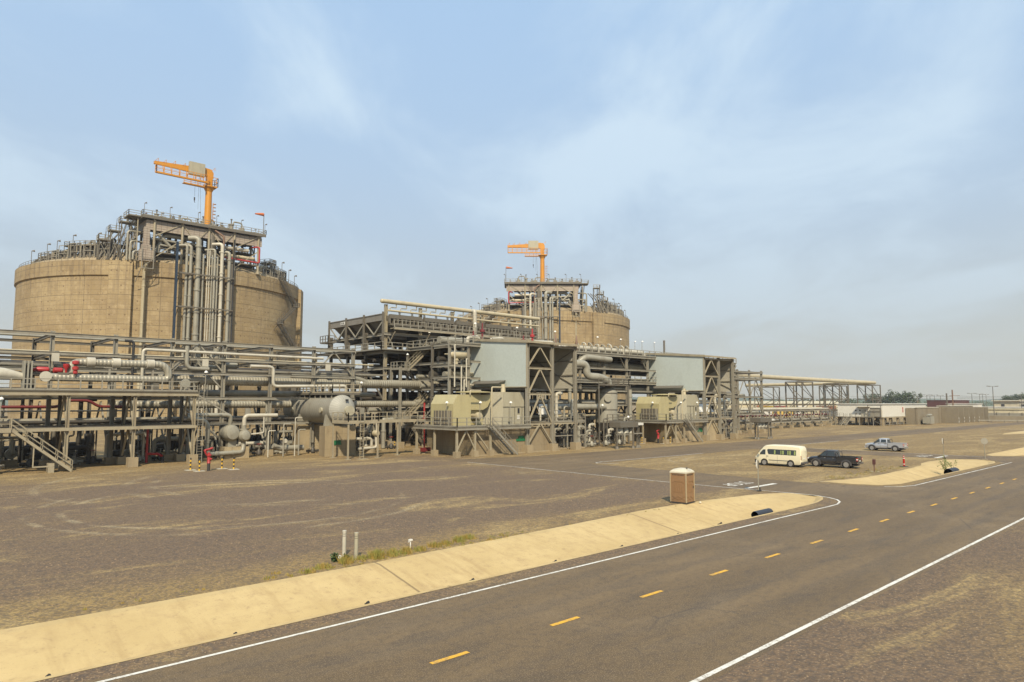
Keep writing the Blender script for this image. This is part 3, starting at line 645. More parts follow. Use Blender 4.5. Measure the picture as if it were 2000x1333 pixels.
    for k in range(9):
        a = -172 + k * 5.6 if k < 8 else -47; r = 36.6 - (k % 3) * 1.3; c, s_ = cos(radians(a)), sin(radians(a)); h = (1.4, 2.2, 1.8, 3.2, 2.6, 4.2, 3.4, 5.2, 3)[k]
        R = thing('valve_stand', NTH[k] + ' valve stand from the left behind the roof rail of the ' + where, 'valve', on(F, (r * c, r * s_, 45.2)), 'valve stands along the tank rims')
        b = bb(); b.cbox(r * c, r * s_, 44.2, 1.3, 1.1, h); b.tube([(r * c, r * s_, 44.2), (r * c, r * s_, 45.4 + h)], .28, 8); b.mk('body', STEELD, R)
        b = bb(); b.tube([(r * c + 1.3, r * s_, 44.2), (r * c + 1.3, r * s_, 44.8 + h), (r * c - 1.2, r * s_ - .3, 44.8 + h), (r * c - 1.2, r * s_ - .3, 44.2)], .2, 8, .5); b.mk('loop_pipe', STEEL, R)
    # lattice bracing and pipe bends filling the left flank below the deck
    R = thing('side_frame', 'braced posts and bent pipes below the platform flank on the ' + where, 'frame', on(F, (x0 - 1, y0 + 6, 45)))
    for k in range(5):
        yy = y0 + 2.2 + k * 2.6; zb = 44.2 + k * .25; b = bb(); b.bar((x0 - .6, yy, zb), (x0 - .6, yy, z - .6 - k * .7), .24); b.mk('post', STEELW, R)
        b = bb(); b.bar((x0 - .6, yy, zb + .5), (x0 - .6, yy + 2.6, z - 3 - k * .8), .15); b.bar((x0 - .6, yy + 2.6, zb + .5), (x0 - .6, yy, z - 3 - k * .8), .15); b.mk('brace', STEELD, R)
    for k, zz_ in enumerate((47.6, 50.4, 53.2)): b = bb(); b.bar((x0 - .7, y0 + 2.2, zz_), (x0 - .7, y0 + 12.6, zz_), .2); b.tube([(x0 - 1.4 - .5 * k, y0 + 2 + k, 44.3), (x0 - 1.4 - .5 * k, y0 + 2 + k, zz_ - 1), (x0 + 3, y0 + 2.6 + k, zz_ - .8)], .26, 8, .8); b.mk('bent_pipe', PIPE, R)
    for k in range(7):
        xx = x0 + 4 + k * (x1 - x0 - 6) / 6; yy = y0 + 3.4 + (k % 3) * 2.4; b = bb(); flange_pipe(b, [(xx, yy, 46), (xx, yy, 54.6)], .2 + .12 * (k % 3), 8, None, 2.2, 1.3); b.mk('drop_pipe', (PIPED, STEELD, PIPE)[k % 3], cat='pipe', group='drop pipes under the tank platforms', label=NTH[k] + ' drop pipe from the stair side under the deck of the ' + where)
    for k, (a, h) in enumerate(((-167, 1.8), (-161, 3.0), (-155, 3.4), (-149, 4.6), (-143, 5.0), (-137, 5.4), (-131, 6.2), (-62, 5.2), (-56, 4.6), (-50, 3.6))):
        R = thing('pipe_manifold', NTH[k] + ' upright pipe manifold, counted clockwise along the roof rim of the ' + where, 'manifold', on(F, (37 * cos(radians(a)), 37 * sin(radians(a)), 44.4)), 'pipe manifolds along the tank rims')
        rz = random.Random(k * 7 + nm)
        for j in range(7):
            aa = a + (j - 3) * .85; r = 37.6 - (j % 3) * 1.1; c, s_ = cos(radians(aa)), sin(radians(aa)); hh = h * rz.uniform(.6, 1.1); a2 = aa + rz.uniform(1.5, 3.2); c2, s2 = cos(radians(a2)), sin(radians(a2))
            b = bb(); b.tube([(r * c, r * s_, 44.2), (r * c, r * s_, 44.4 + hh), (r * c2, r * s2, 44.4 + hh), (r * c2, r * s2, 44.2)], rz.uniform(.11, .26), 7, .5); b.mk('pipe', (STEELD, PIPE, PIPED, STEELW)[j % 4], R)
        b = bb(); c0, s0 = cos(radians(a - 2.4)), sin(radians(a - 2.4)); c1, s1 = cos(radians(a + 2.4)), sin(radians(a + 2.4)); b.bar((38 * c0, 38 * s0, 44.4 + h * .55), (38 * c1, 38 * s1, 44.4 + h * .55), .14)
        for cc, ss in ((c0, s0), (c1, s1)): b.bar((38 * cc, 38 * ss, 44.2), (38 * cc, 38 * ss, 44.6 + h), .16)
        b.bar((38 * c0, 38 * s0, 44.5 + h), (38 * c1, 38 * s1, 44.5 + h), .14); b.mk('frame', STEEL, R)
    R = thing('stair_tower', 'stepped steel stair tower left of the platform on the ' + where, 'stair', on(F, (-24, -31, 45)))
    for k, (x_, y_, z_) in enumerate(((-21.3, -34.0, 54.6), (-23.2, -31.5, 52.4), (-25.2, -29.3, 50.0))):
        b = bb(); b.box(x_ - 1.4, y_ - 1.2, z_ - .2, x_ + 1.4, y_ + 1.2, z_); b.mk('landing', STEELD, R)
        b = bb(); rail(b, [(x_ + 1.4, y_ - 1.2, z_), (x_ - 1.4, y_ - 1.2, z_), (x_ - 1.4, y_ + 1.2, z_)], 1.3, 1.2, .08); b.mk('handrail', STEEL, R)
        for sx in (-1, 1):
            for sy in (-1, 1): b = bb(); b.bar((x_ + sx * 1.2, y_ + sy, 44.6), (x_ + sx * 1.2, y_ + sy, z_ - .2), .18); b.mk('post', STEELD, R)
        b = bb(); b.bar((x_ - 1.2, y_ - 1, 45), (x_ + 1.2, y_ - 1, z_ - .5), .12); b.bar((x_ + 1.2, y_ - 1, 45), (x_ - 1.2, y_ - 1, z_ - .5), .12); b.mk('brace', STEEL, R)
        if k < 2:
            p = Vector((x_ - 1.2, y_ + .9, z_)); q = Vector(((-23.2, -25.2)[k] + 1.0, (-31.5, -29.3)[k] + .4, (52.4, 50.0)[k])); b = bb()
            for o_ in (-.5, .5): b.bar(p + Vector((o_, -o_, 0)), q + Vector((o_, -o_, 0)), .12, .3); b.bar(p + Vector((o_, -o_, 1.2)), q + Vector((o_, -o_, 1.2)), .09)
            b.mk('flight', STEEL, R)
    # crane column stub below deck
    b = bb(); b.tube([(x0 + (x1 - x0) * 0.555, y0 + 1.8, 48.0), (x0 + (x1 - x0) * 0.555, y0 + 1.8, z - 0.3)], 0.95, 16)
    b.mk('crane_foundation', STEELD, T)
    # risers down the wall
    FS = F @ Matrix.Translation((5.0 if nm else 0, 0, 0))
    def bb(): return B(FS)
    Rl = [(-7.5, 0.36, 49.6, PIPE), (-6.5, 0.44, 49.6, PIPE), (-4.66, 0.70, 52.0, PIPE), (-3.33, 0.25, 47.6, PIPE), (-2.25, 0.15, 48.9, PIPEL), (-1.7, 0.15, 48.9, PIPEL), (-1.03, 0.24, 47.7, PIPE), (-0.34, 0.34, 49.3, PIPE), (0.43, 0.23, 47.4, PIPE), (1.59, 0.48, 51.2, PIPEL), (3.69, 0.46, 49.2, PIPE)]
    Rd = ['slim', 'medium', 'thickest', 'narrow grey', 'thin pale', 'thin pale', 'narrow grey', 'grey', 'narrow grey', 'bright cream', 'grey outermost']
    for k, (x, r, zt, m) in enumerate(Rl):
        b = bb(); yb = -sqrt(40 ** 2 - x * x) - (1.15 if not nm else 1.35)
        top = [(x, yb, 3.5), (x, yb, zt)] + ([(x - 2.2 * (1 if k < 6 else 1), yb + 1.6, zt - 0.2)] if r > 0.3 else [])
        flange_pipe(b, top, r, 12, r * 2.0, 5.6, 1.28)
        b.mk('riser_pipe', m, cat='pipe', group='riser pipes on the tank walls', label=Rd[k] + ' vertical riser, ' + NTH[k] + (' from the left' if not mir_(F) else ' from the right') + ' on the wall of the ' + where)
    for k, zz_ in enumerate((13, 22.5, 32.5, 41.6)):
        b = bb(); b.bar((-9.6, -41.2, zz_), (4.6, -41.2, zz_), 0.18, 0.3); b.bar((-9.6, -42.1, zz_), (4.6, -42.1, zz_), 0.18, 0.3)
        for xx in (-9.6, -6.1, -4.3, -0.4, 2.2, 4.6): b.bar((xx, -42.2, zz_), (xx, -39.6, zz_), 0.16, 0.25); b.bar((xx, -42.0, zz_), (xx, -40.0, zz_ - 2.6), 0.14)
        b.mk('pipe_support', STEELD, cat='pipe support', group='support frames for the risers', label=NTH[3 - k] + ' horizontal support frame from the top behind the risers of the ' + where)
    b = bb(); b.box(-10.6, -41.9, 2, -10.1, -41.1, 49.8); b.mk('cable_tray', BLUEK, cat='cable tray', label='dark blue-black cable tray standing beside the risers of the ' + where)
    b = bb(); b.box(4.15, -41.0, 2, 4.75, -40.2, 46); b.mk('cable_tray', STEELD, cat='cable tray', label='grey-brown cable tray on the far side of the risers of the ' + where)
    b = bb(); b.box(4.8, -41.2, 2, 5.05, -40.7, 53); b.mk('cable_tray', BLACK, cat='cable tray', label='thin black conduit run beside the risers of the ' + where)
    # clad drop box with down pipe
    R = thing('drop_duct', 'boxed tan duct with a single down pipe on the wall of the ' + where, 'duct', on(F, (-17.2, -41, 36)))
    b = bb(); b.box(-18.0, -39.2, 46.6, -16.6, -38.2, 53); b.box(-19.0, -40.2, 43.9, -15.4, -38.6, 46.9); b.box(-18.4, -39.4, 46.92, -16.3, -38.2, 48.4); b.mk('box', DUCT, R)
    b = bb(); flange_pipe(b, [(-17.2, -37.9, 2), (-17.2, -37.9, 41.5), (-17.2, -39.3, 43.0), (-17.2, -39.3, 43.9)], 0.42, 12, None, 9, 1.2); b.mk('down_pipe', PIPET, R)
    b = bb()
    for xx in (-18.6, -15.8): b.bar((xx, -40.5, 41.8), (xx, -40.5, 47.6), 0.16)
    for zz_ in (41.9, 44.6, 47.5): b.bar((-18.6, -40.5, zz_), (-15.8, -40.5, zz_), 0.14)
    b.bar((-18.6, -40.5, 41.9), (-15.8, -40.5, 44.6), 0.12); b.bar((-18.6, -40.5, 41.9), (-19.1, -37.2, 38.4), 0.14); b.bar((-15.8, -40.5, 41.9), (-15.0, -37.6, 38.4), 0.14); b.mk('support_cage', STEEL, R)
    def bb(): return B(F)
    # stair zigzag on the wall
    R = thing('wall_stair', 'zigzag steel stair climbing the right flank of the ' + where if nm == 0 else 'zigzag steel stair on the hidden flank of the distant tank', 'stair', on(F, (24, -35, 12)))
    ang = [-60, -47]; zs = [44.6, 37, 30.6, 24, 17.5, 11, 4.5]
    for i in range(len(zs) - 1):
        a_, c_ = ang[i % 2], ang[(i + 1) % 2]; p = Vector(((41.8) * cos(radians(a_)), 41.8 * sin(radians(a_)), zs[i])); q = Vector((41.8 * cos(radians(c_)), 41.8 * sin(radians(c_)), zs[i + 1]))
        b = bb(); d = q - p; h = Vector((d.x, d.y, 0)).normalized(); s_ = Vector((-h.y, h.x, 0)) * 0.6; n = int(abs(d.z) / 0.28)
        for k in (-1, 1):
            b.bar(p + s_ * k, q + s_ * k, 0.12, 0.34)
            for z_ in (1.2, 0.6): b.bar(p + s_ * k + Vector((0, 0, z_)), q + s_ * k + Vector((0, 0, z_)), 0.08)
            for j in range(9): cc = p.lerp(q, j / 8); b.bar(cc + s_ * k, cc + s_ * k + Vector((0, 0, 1.2)), 0.08)
        for j in range(n): cc = p.lerp(q, (j + 0.5) / n); b.bar(cc - s_, cc + s_, 0.27, 0.06)
        b.mk('flight', STEELD, R)
        b = bb(); b.cbox(q.x, q.y, q.z - 0.15, 2.0, 2.0, 0.15); b.bar(q, (39.5 * cos(radians(c_)), 39.5 * sin(radians(c_)), q.z - 2.2), 0.16); rail(b, [q + Vector((-1, -1, 0)), q + Vector((1, -1, 0)), q + Vector((1, 1, 0))], 1.2, 1, 0.07); b.mk('landing', STEELD, R)
    # tangled process piping on the dome at left (seen above the rim) and right
    for k, (a0, a1, r, z1, rad) in enumerate(((-168, -150, 36.5, 46.0, 0.3), (-152, -131, 36.0, 48.2, 0.38), (-150, -128, 34.5, 49.8, 0.32), (-140, -126, 37.2, 46.2, 0.25), (-64, -44, 36.4, 48.0, 0.55), (-60, -40, 37.4, 45.8, 0.3))):
        b = bb(); path = [(r * cos(radians(a0 + (a1 - a0) * i / 6)), r * sin(radians(a0 + (a1 - a0) * i / 6)), z1 + (0 if i else 0)) for i in range(7)]
        path = [(path[0][0], path[0][1], 44.2)] + path + [(path[-1][0] * 0.94, path[-1][1] * 0.94, 46.2)]
        flange_pipe(b, path, rad, 10, rad * 2, 4, 1.2); b.mk('rim_pipe', PIPE if k % 2 else PIPET, cat='pipe', group='pipes along the tank rims', label=NTH[k] + ' curved pipe along the roof rim of the ' + where + ', counted clockwise')
    for k, a in enumerate((-132, -129, -126.5, -124)):
        b = bb(); c, s_ = cos(radians(a)), sin(radians(a))
        b.tube([(39.2 * c, 39.2 * s_, 44.4), (36.0 * c, 36.0 * s_, 51), (33 * c, 33 * s_, 53.5)], 0.2, 8, 1.0); b.tube([(38.2 * c, 38.2 * s_, 44.4), (34.5 * c, 34.5 * s_, 49)], 0.14, 8)
        b.mk('sloping_pipe', STEELD, cat='pipe', group='sloping pipes beside the stair towers', label=NTH[k] + ' thin pipe sloping up to the platform from the rim of the ' + where)
def mir_(F): return F.determinant() < 0
def crane(F, fx, nm):
    x, y, z = fx, -37.8 if nm == 0 else -37.8, 56.3; where = 'big left tank' if nm == 0 else 'distant tank'
    y = -36.0
    s = 1 if not mir_(F) else -1    # the jib points to the picture's left on both
    R = thing('jib_crane', 'orange jib crane with beige cabinet on the platform of the ' + where, 'crane', on(F, (x, y, z)), 'orange jib cranes on the tanks')
    zt = 68.0
    def bb(): return B(F)
    b = bb(); b.tube([(x, y, z), (x, y, z + 0.7)], 1.15, 20); b.mk('pedestal', STEELD, R)
    b = bb(); b.tube([(x, y, z + 0.7), (x, y, zt)], [0.98, 0.86], 24); b.tube([(x, y, zt - 1.2), (x, y, zt)], [0.9, 1.5], 20); b.mk('mast', ORANGE, R)
    b = bb(); b.cbox(x, y, zt, 3.6, 2.6, 0.25); b.lathe((x, y, zt), [(1.75, 0), (1.75, 0.25)], 20); b.mk('slew_platform', ORANGE, R)
    b = bb(); b.cbox(x, y, zt + 0.25, 1.5, 1.5, 3.2)
    # head: tapering box
    def jx(d): return x - s * d
    pts = [(-1.0, 2.8, 4.4), (-0.4, 2.8, 5.3), (1.2, 3.1, 5.5), (5.0, 3.4, 5.1), (9.0, 3.55, 4.75), (14.6, 3.6, 4.35)]
    vs = []; w = 0.45
    for d, a, c in pts: vs += [(jx(d), y - w, zt + a), (jx(d), y + w, zt + a), (jx(d), y + w, zt + c), (jx(d), y - w, zt + c)]
    fs = [(0, 1, 2, 3), (20, 23, 22, 21)] + [(i * 4 + j, (i + 1) * 4 + j, (i + 1) * 4 + (j + 1) % 4, i * 4 + (j + 1) % 4) for i in range(5) for j in range(4)]
    b.add(vs, fs); jb = b.mk('jib', ORANGE, R, recalc=True)
    b = bb()
    for d in (4.6, 7.4, 10.0, 12.4, 14.4, -0.6):
        zb = zt + (5.1 if d < 6 else 4.65 if d < 11 else 4.4); b.bar((jx(d), y - 0.5, zb), (jx(d - 0.7), y - 0.5, zb + 0.85), 0.1); b.bar((jx(d - 0.7), y - 0.5, zb + 0.85), (jx(d - 0.7), y - 0.5, zb), 0.1)
    b.mk('cable_guide', ORANGE, jb)
    b = bb(); b.box(jx(1.7), y - 1.5, zt + 2.5, jx(5.9), y - 0.55, zt + 6.1); b.mk('cabinet', BEIGE, R)
    b = bb()
    b.box(jx(0.8), y - 1.9, zt + 0.9, jx(14.4), y - 0.7, zt + 1.05); b.box(jx(0.8), y - 1.95, zt + 0.75, jx(14.4), y - 1.85, zt + 1.1); b.box(jx(1.6), y - 1.8, zt - 0.55, jx(7.4), y - 0.6, zt - 0.4)
    wk = b.mk('walkway', ORANGE, R)
    b = bb()
    P = [(jx(1.0), y - 1.9, zt + 1.05), (jx(14.4), y - 1.9, zt + 1.05), (jx(14.4), y - 0.7, zt + 1.05)]; rail(b, P, 1.9, 1.9, 0.08)
    for z_ in (0.5, 1.3): b.bar((jx(1), y - 1.9, zt + 1.05 + z_), (jx(14.4), y - 1.9, zt + 1.05 + z_), 0.06)
    for d in (2.2, 4.2, 6.4, 8.4, 10.6, 12.6, 14.3): b.bar((jx(d), y - 1.9, zt + 1.0), (jx(d), y - 0.5, zt + 3.7), 0.12); b.bar((jx(d), y - 1.9, zt + 1), (jx(d), y - 1.9, zt + 3.0), 0.1)
    rail(b, [(jx(7.3), y - 1.8, zt - 0.4), (jx(1.8), y - 1.8, zt - 0.4)], 1.1, 1.8, 0.08)
    b.mk('walkway_rail', ORANGE, wk)
    b = bb(); rail(b, [(jx(-0.3), y - 1.3, zt + 0.25), (jx(-2.0), y - 1.3, zt + 0.25), (jx(-2.0), y + 1.3, zt + 0.25), (jx(-0.3), y + 1.3, zt + 0.25)], 2.6, 1.6, 0.09); b.mk('back_rail', ORANGE, R)
    b = bb(); b.tube([(jx(2.6), y - 0.2, zt + 3.5), (jx(2.0), y - 0.2, z + 2.2)], 0.035, 5); b.tube([(jx(2.7), y + 0.2, zt + 3.5), (jx(2.7), y + 0.2, z + 5)], 0.03, 5); b.tube([(jx(3.8), y, zt + 3.5), (jx(3.8), y, zt - 3.2)], 0.035, 5); rp = b.mk('hoist_rope', STEELD, R)
    b = bb(); b.cbox(jx(3.8), y, zt - 4.4, 0.28, 0.28, 0.9); b.tube([(jx(3.8), y, zt - 4.4), (jx(3.8), y, zt - 4.9), (jx(3.6), y, zt - 5.0)], 0.08, 6, 0.1); b.mk('hook', BLACK, rp)
    b = bb(); xx = jx(-1.35)
    for k in (-0.25, 0.25): b.bar((xx, y + k, z), (xx, y + k, z + 7.5), 0.07)
    for i in range(18): b.bar((xx, y - 0.25, z + 0.4 * i), (xx, y + 0.25, z + 0.4 * i), 0.05)
    for i in range(6): b.lathe((xx - s * -0.4, y, z + 2.2 + i), [(0.45, 0), (0.45, 0.08)], 10)
    b.mk('ladder', ORANGE, R)
T1, F1 = tank(67.4, 235.5, 0, False, 0)
T2, F2 = tank(226.7, 224.4, -42.76, True, 1)
pf1 = platform(T1, F1, 0); pf2 = platform(T2, F2, 1)
topside(F1, pf1, 0); topside(F2, pf2, 1)
crane(F1, -1.0, 0); crane(F2, 1.4, 1)
# ------------------------------------------------------------------ pipe racks and galleries
def rack(name, label, cat, us, vs, levels, ztop, cs=0.36, mat=None, foot=True, ztops=None, group=None, braces=(), xl=None):
    """steel frame: columns at us x vs, beams at levels, footings, diagonal braces"""
    mat = mat or STEEL
    T = thing(name, label, cat, ((us[0] + us[-1]) / 2, (vs[0] + vs[-1]) / 2, 0), group)
    for j, v in enumerate(vs):
        for u in us:
            zt = ztops[j] if ztops else ztop
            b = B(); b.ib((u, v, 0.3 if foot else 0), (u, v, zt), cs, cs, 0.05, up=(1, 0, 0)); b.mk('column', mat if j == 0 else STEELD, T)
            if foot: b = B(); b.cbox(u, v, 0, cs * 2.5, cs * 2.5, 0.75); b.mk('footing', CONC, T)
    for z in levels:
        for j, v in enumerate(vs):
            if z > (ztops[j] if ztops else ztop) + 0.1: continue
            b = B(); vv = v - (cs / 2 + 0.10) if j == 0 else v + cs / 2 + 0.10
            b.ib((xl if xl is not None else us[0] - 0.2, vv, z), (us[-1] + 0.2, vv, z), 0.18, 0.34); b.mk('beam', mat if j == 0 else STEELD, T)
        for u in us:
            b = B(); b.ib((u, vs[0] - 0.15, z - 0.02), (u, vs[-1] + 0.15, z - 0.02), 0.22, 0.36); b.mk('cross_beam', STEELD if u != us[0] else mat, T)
    for p, q in braces:
        b = B(); b.bar(p, q, 0.17); b.mk('brace', mat, T)
    return T
def pipe(label, path, r, m, bend=None, n=12, group=None, fl=0, name='process_pipe', fr=1.3):
    b = B(); flange_pipe(b, path, r, n, bend or r * 2.6, fl, fr) if fl else b.tube(path, r, n, bend or r * 2.6)
    return b.mk(name, m, label=label, cat='pipe', group=group)
# --- long rack at left
US1 = [1.5, 7.55, 13.6, 19.65, 25.7, 31.75, 37.8, 43.85, 49.9]
LV1 = [4.2, 7.35, 10.35, 12.1, 14.15]
br = []
for i in (1, 5, 8):
    a, c = US1[i - 1], US1[i]; m_ = (a + c) / 2
    br += [((a, 87.5, 10.5), (m_, 87.5, 13.9)), ((c, 87.5, 10.5), (m_, 87.5, 13.9)), ((a, 99, 0.6), (m_, 99, 6.8)), ((c, 99, 0.6), (m_, 99, 6.8))]
for u in US1[1:]: br += [((u, 88, 0.6), (u, 93, 6.9)), ((u, 98.5, 0.6), (u, 93, 6.9))]
br += [((27.5, 87.4, 12.8), (23.6, 87.4, 8.7)), ((27.5, 87.4, 12.8), (31.4, 87.4, 8.7)), ((26.5, 86.6, 9.0), (32.5, 86.6, 5.2)), ((26.5, 86.6, 6.8), (31.0, 86.6, 2.6))]
rack('pipe_rack', 'long grey steel pipe rack stretching along the left half of the plant', 'pipe rack', US1, [87.5, 99.0], LV1, 14.5, 0.4, braces=br, xl=-6)
P1 = [  # v, z, r, material, description
    (96.5, 14.6, .14, PIPE, 'slim grey pipe towards the back of the top tier of the long left rack'),
    (91.3, 12.5, .11, PIPET, 'tan pipe on the second tier of the long left rack'), (96.8, 12.75, .2, PIPE, 'wider grey pipe at the back of the second tier of the long left rack'),
    (90.6, 10.9, .2, PIPE, 'grey pipe at the front of the middle tier of the long left rack'), (92.3, 11.1, .36, PIPED, 'dark fat pipe in the middle of the middle tier of the long left rack'), (94.3, 10.9, .22, PIPEL, 'pale pipe on the middle tier of the long left rack'), (96.8, 11.1, .4, PIPE, 'fat grey pipe at the back of the middle tier of the long left rack'),
    (90.6, 8.0, .34, PIPE, 'grey pipe just behind the front of the lower main tier of the long left rack'), (92.3, 7.9, .25, PIPEL, 'pale pipe on the lower main tier of the long left rack'), (94.2, 8.1, .42, PIPED, 'dark fat pipe on the lower main tier of the long left rack'), (96.6, 7.9, .28, PIPET, 'tan pipe at the back of the lower main tier of the long left rack'),
    (90.0, 4.65, .2, PIPED, 'dark pipe at the front of the lowest tier of the long left rack'), (92.5, 4.75, .3, PIPE, 'grey pipe in the middle of the lowest tier of the long left rack'), (95.5, 4.7, .25, PIPED, 'dark pipe at the back of the lowest tier of the long left rack')]
for v, z, r, m, lb in P1: pipe(lb, [(-8, v, z), (55.5, v, z)], r, m, fl=0, group='pipes lying on the long left rack', fr=1.15)
pipe('fat ribbed insulated pipe along the front of the long left rack', [(24.5, 88.6, 9.6), (68, 88.6, 9.6), (68, 93, 9.6)], .62, INSX, 1.5, 18)
pipe('second ribbed insulated pipe low along the long left rack, ending left of the drum', [(20.4, 89.6, 6.6), (41.6, 89.6, 6.6)], .47, INSX, 1.5, 16)
pipe('ribbed insulated pipe running right from the big grey drum', [(46.6, 89.6, 6.6), (66, 89.6, 6.6)], .47, INSX, 1.5, 16)
pipe('dark red fire water pipe with a raised loop behind the left gallery', [(-6, 88.9, 6.35), (14.7, 88.9, 6.35), (15.6, 88.9, 7.05), (17.6, 88.9, 7.05), (18.6, 88.9, 6.35), (21, 88.9, 6.35)], .16, REDD, .5)
pipe('thin pale pipe just below the dark red pipe', [(-6, 88.2, 5.9), (24, 88.2, 5.9)], .09, PIPEL)
pipe('second thin pale pipe low at the left edge', [(-6, 88.2, 5.3), (10.2, 88.2, 5.3)], .11, PIPEL)
pipe('curved grey pipe dropping off the long rack above the drum', [(41, 88.4, 10.6), (50.4, 88.4, 10.6), (53.2, 88.4, 9.5)], .42, PIPE, 2.0, 14)
pipe('pale pipe stepping down to the walkway over the big drum', [(34.5, 85.9, 11.4), (37.5, 85.9, 11.4), (37.5, 85.9, 8.9), (47.5, 85.0, 9.1), (47.5, 85, 8.1)], .2, PIPEL, .6)
pipe('white pipe rising behind the ribbed loop and running right', [(22.4, 87.0, 8.3), (22.4, 87.0, 12.95), (31.5, 87.0, 12.9), (45, 87, 12.85)], .17, PIPEL, .4)
pipe('black drain pipe hanging from the rack behind the ribbed loop', [(20.4, 86.7, 13.8), (21.3, 86.7, 13.8), (21.3, 86.7, 8.4)], .15, BLACK, .4)
for k, (x0, v) in enumerate(((27.2, 87.0), (29.0, 88.6), (31.2, 88.6))):
    pipe(NTH[k] + ' grey elbow pipe from the left under the top beams left of the drum', [(x0, v, 13.6), (x0, v, 10.9 + 0.3 * k), (x0 + 2.6, v, 10.9 + 0.3 * k)], .24 + .07 * k, PIPE, .8, group='elbow pipes under the top beams')
# tiers of thin cables trays on rack
for k, (v, z) in enumerate(((88.2, 10.75), (98.3, 12.4))):
    b = B(); b.box(-8, v - .3, z, 56, v + .3, z + .06); b.box(-8, v - .32, z + .062, 56, v - .27, z + .22); b.box(-8, v + .27, z + .062, 56, v + .32, z + .22)
    b.mk('cable_tray', STEEL if k == 0 else STEELD, cat='cable tray', label=('front' if k == 0 else 'rear') + ' galvanised cable tray along the long left rack')
# --- gallery in front, at left
US2 = [2.2, 8.3, 14.4, 20.5, 26.6]
G_ = thing('valve_gallery', 'two-level steel walkway gallery at the left edge, in front of the long rack', 'gallery', (14, 84, 0))
for u in US2:
    for j, v in enumerate((81.8, 86.2)):
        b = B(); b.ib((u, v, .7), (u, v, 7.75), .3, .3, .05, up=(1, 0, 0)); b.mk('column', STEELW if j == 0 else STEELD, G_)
        b = B(); b.cbox(u, v, 0, .95, .95, 1.0 if j == 0 else .8); b.mk('footing', CONC, G_)
    for z0, z1 in ((1.0, 4.0), (4.35, 7.6)):
        b = B(); b.bar((u, 82, z0), (u, 84, z1), .18); b.bar((u, 86, z0), (u, 84, z1), .18); b.mk('brace', STEELW, G_)
b = B(); b.box(-4, 81.45, 7.98, 26.95, 86.6, 8.06); b.mk('upper_deck', STEELD, G_)
b = B(); b.ib((-4, 81.6, 7.75), (26.95, 81.6, 7.75), .2, .40); b.ib((-4, 86.4, 7.75), (26.95, 86.4, 7.75), .2, .40); b.mk('upper_beam', STEELW, G_)
b = B(); b.box(9.8, 81.6, 4.22, 26.8, 86.5, 4.30); b.mk('lower_deck', STEELD, G_)
b = B(); b.bar((9.8, 81.5, 4.13), (26.8, 81.5, 4.13), .12, .32); b.bar((9.8, 86.5, 4.13), (26.8, 86.5, 4.13), .12, .3); b.mk('lower_beam', STEELW, G_)
b = B(); rail(b, [(-4, 81.5, 8.06), (26.9, 81.5, 8.06), (26.9, 86.5, 8.06)], 1.1, 1.9, .055); b.mk('handrail', STEEL, G_)
b = B()
for k in (-.28, .28): b.bar((27.3 + k, 81.7, .1), (27.3 + k, 81.7, 8.9), .06)
for i in range(28): b.bar((27.02, 81.7, .4 + .3 * i), (27.58, 81.7, .4 + .3 * i), .04)
for i in range(6):
    z = 2.6 + i * 1.15; P = [(27.3 + .5 * cos(t), 81.55 - .5 * sin(t) - .1, z) for t in [k * pi / 6 for k in range(7)]]
    for p, q in zip(P, P[1:]): b.bar(p, q, .05)
for t in (.5, 1.57, 2.6): b.bar((27.3 + .5 * cos(t), 81.45 - .5 * sin(t), 2.6), (27.3 + .5 * cos(t), 81.45 - .5 * sin(t), 8.9), .04)
b.mk('caged_ladder', STEEL, G_)
S_ = thing('steel_stair', 'straight steel stair at the left edge coming down in front of the gallery', 'stair', (12, 80.7, 0))
stair(S_, (14.75, 80.7, .05), (9.6, 80.7, 4.25), 1.0, STEELW)
b = B(); b.box(6, 80.1, 4.15, 9.6, 81.4, 4.25); b.bar((6, 80.1, 4.1), (9.6, 80.1, 4.1), .08, .25); b.mk('landing', STEELW, S_)
b = B(); rail(b, [(9.6, 80.15, 4.25), (6, 80.15, 4.25)], 1.05, 1.3, .05); b.mk('landing_rail', STEELW, S_)
b = B(); b.bar((11.5, 80.3, .6), (11.5, 80.3, 2.5), .1); b.bar((11.5, 80.3, .62), (13.2, 80.3, .62), .12); b.cbox(13.0, 80.7, 0, .5, .9, .9); b.mk('stair_support', STEELW, S_)
# ribbed loop and its valves
pipe('big pale ribbed pipe loop standing on the left gallery', [(15.9, 84, 9.4), (14.9, 84, 9.4), (14.9, 84, 11.05), (24.0, 84, 11.1), (24.6, 84, 9.4), (12.2, 83.6, 9.4)][1:], .40, INSX, 1.1, 18)
L_ = thing('pipe_clamp', 'pale round clamp collars around the ribbed pipe loop', 'clamp', (19.5, 84, 11.1))
for x in (16.6, 19.0, 22.4): b = B(); b.lathe((x, 84, 11.1), [(.40, -.4), (.52, -.38), (.52, .38), (.40, .4)], 18, 'x'); b.mk('collar', PIPEL, L_)
for k, x in enumerate((18.4, 22.7)):
    b = B(); b.bar((x, 84, 8.1), (x, 84, 10.6), .2); b.bar((x - .6, 84, 10.55), (x + .6, 84, 10.55), .3, .1); b.mk('loop_support', STEEL, cat='pipe support', label=('left' if k == 0 else 'right') + ' post under the ribbed pipe loop', group='posts under the ribbed loop')
pipe('fat pale pipe on the gallery at the left edge, tapering to a flange', [(-4, 83.9, 9.7), (8.4, 83.9, 9.7)], .62, INSX, 1, 18)
b = B(); b.tube([(8.4, 83.9, 9.7), (9.1, 83.9, 9.65), (10.8, 83.9, 9.4)], [.62, .6, .34], 18); b.mk('reducer', PIPEL, cat='pipe reducer', label='pale cone-shaped reducer at the end of the fat pipe on the left gallery')
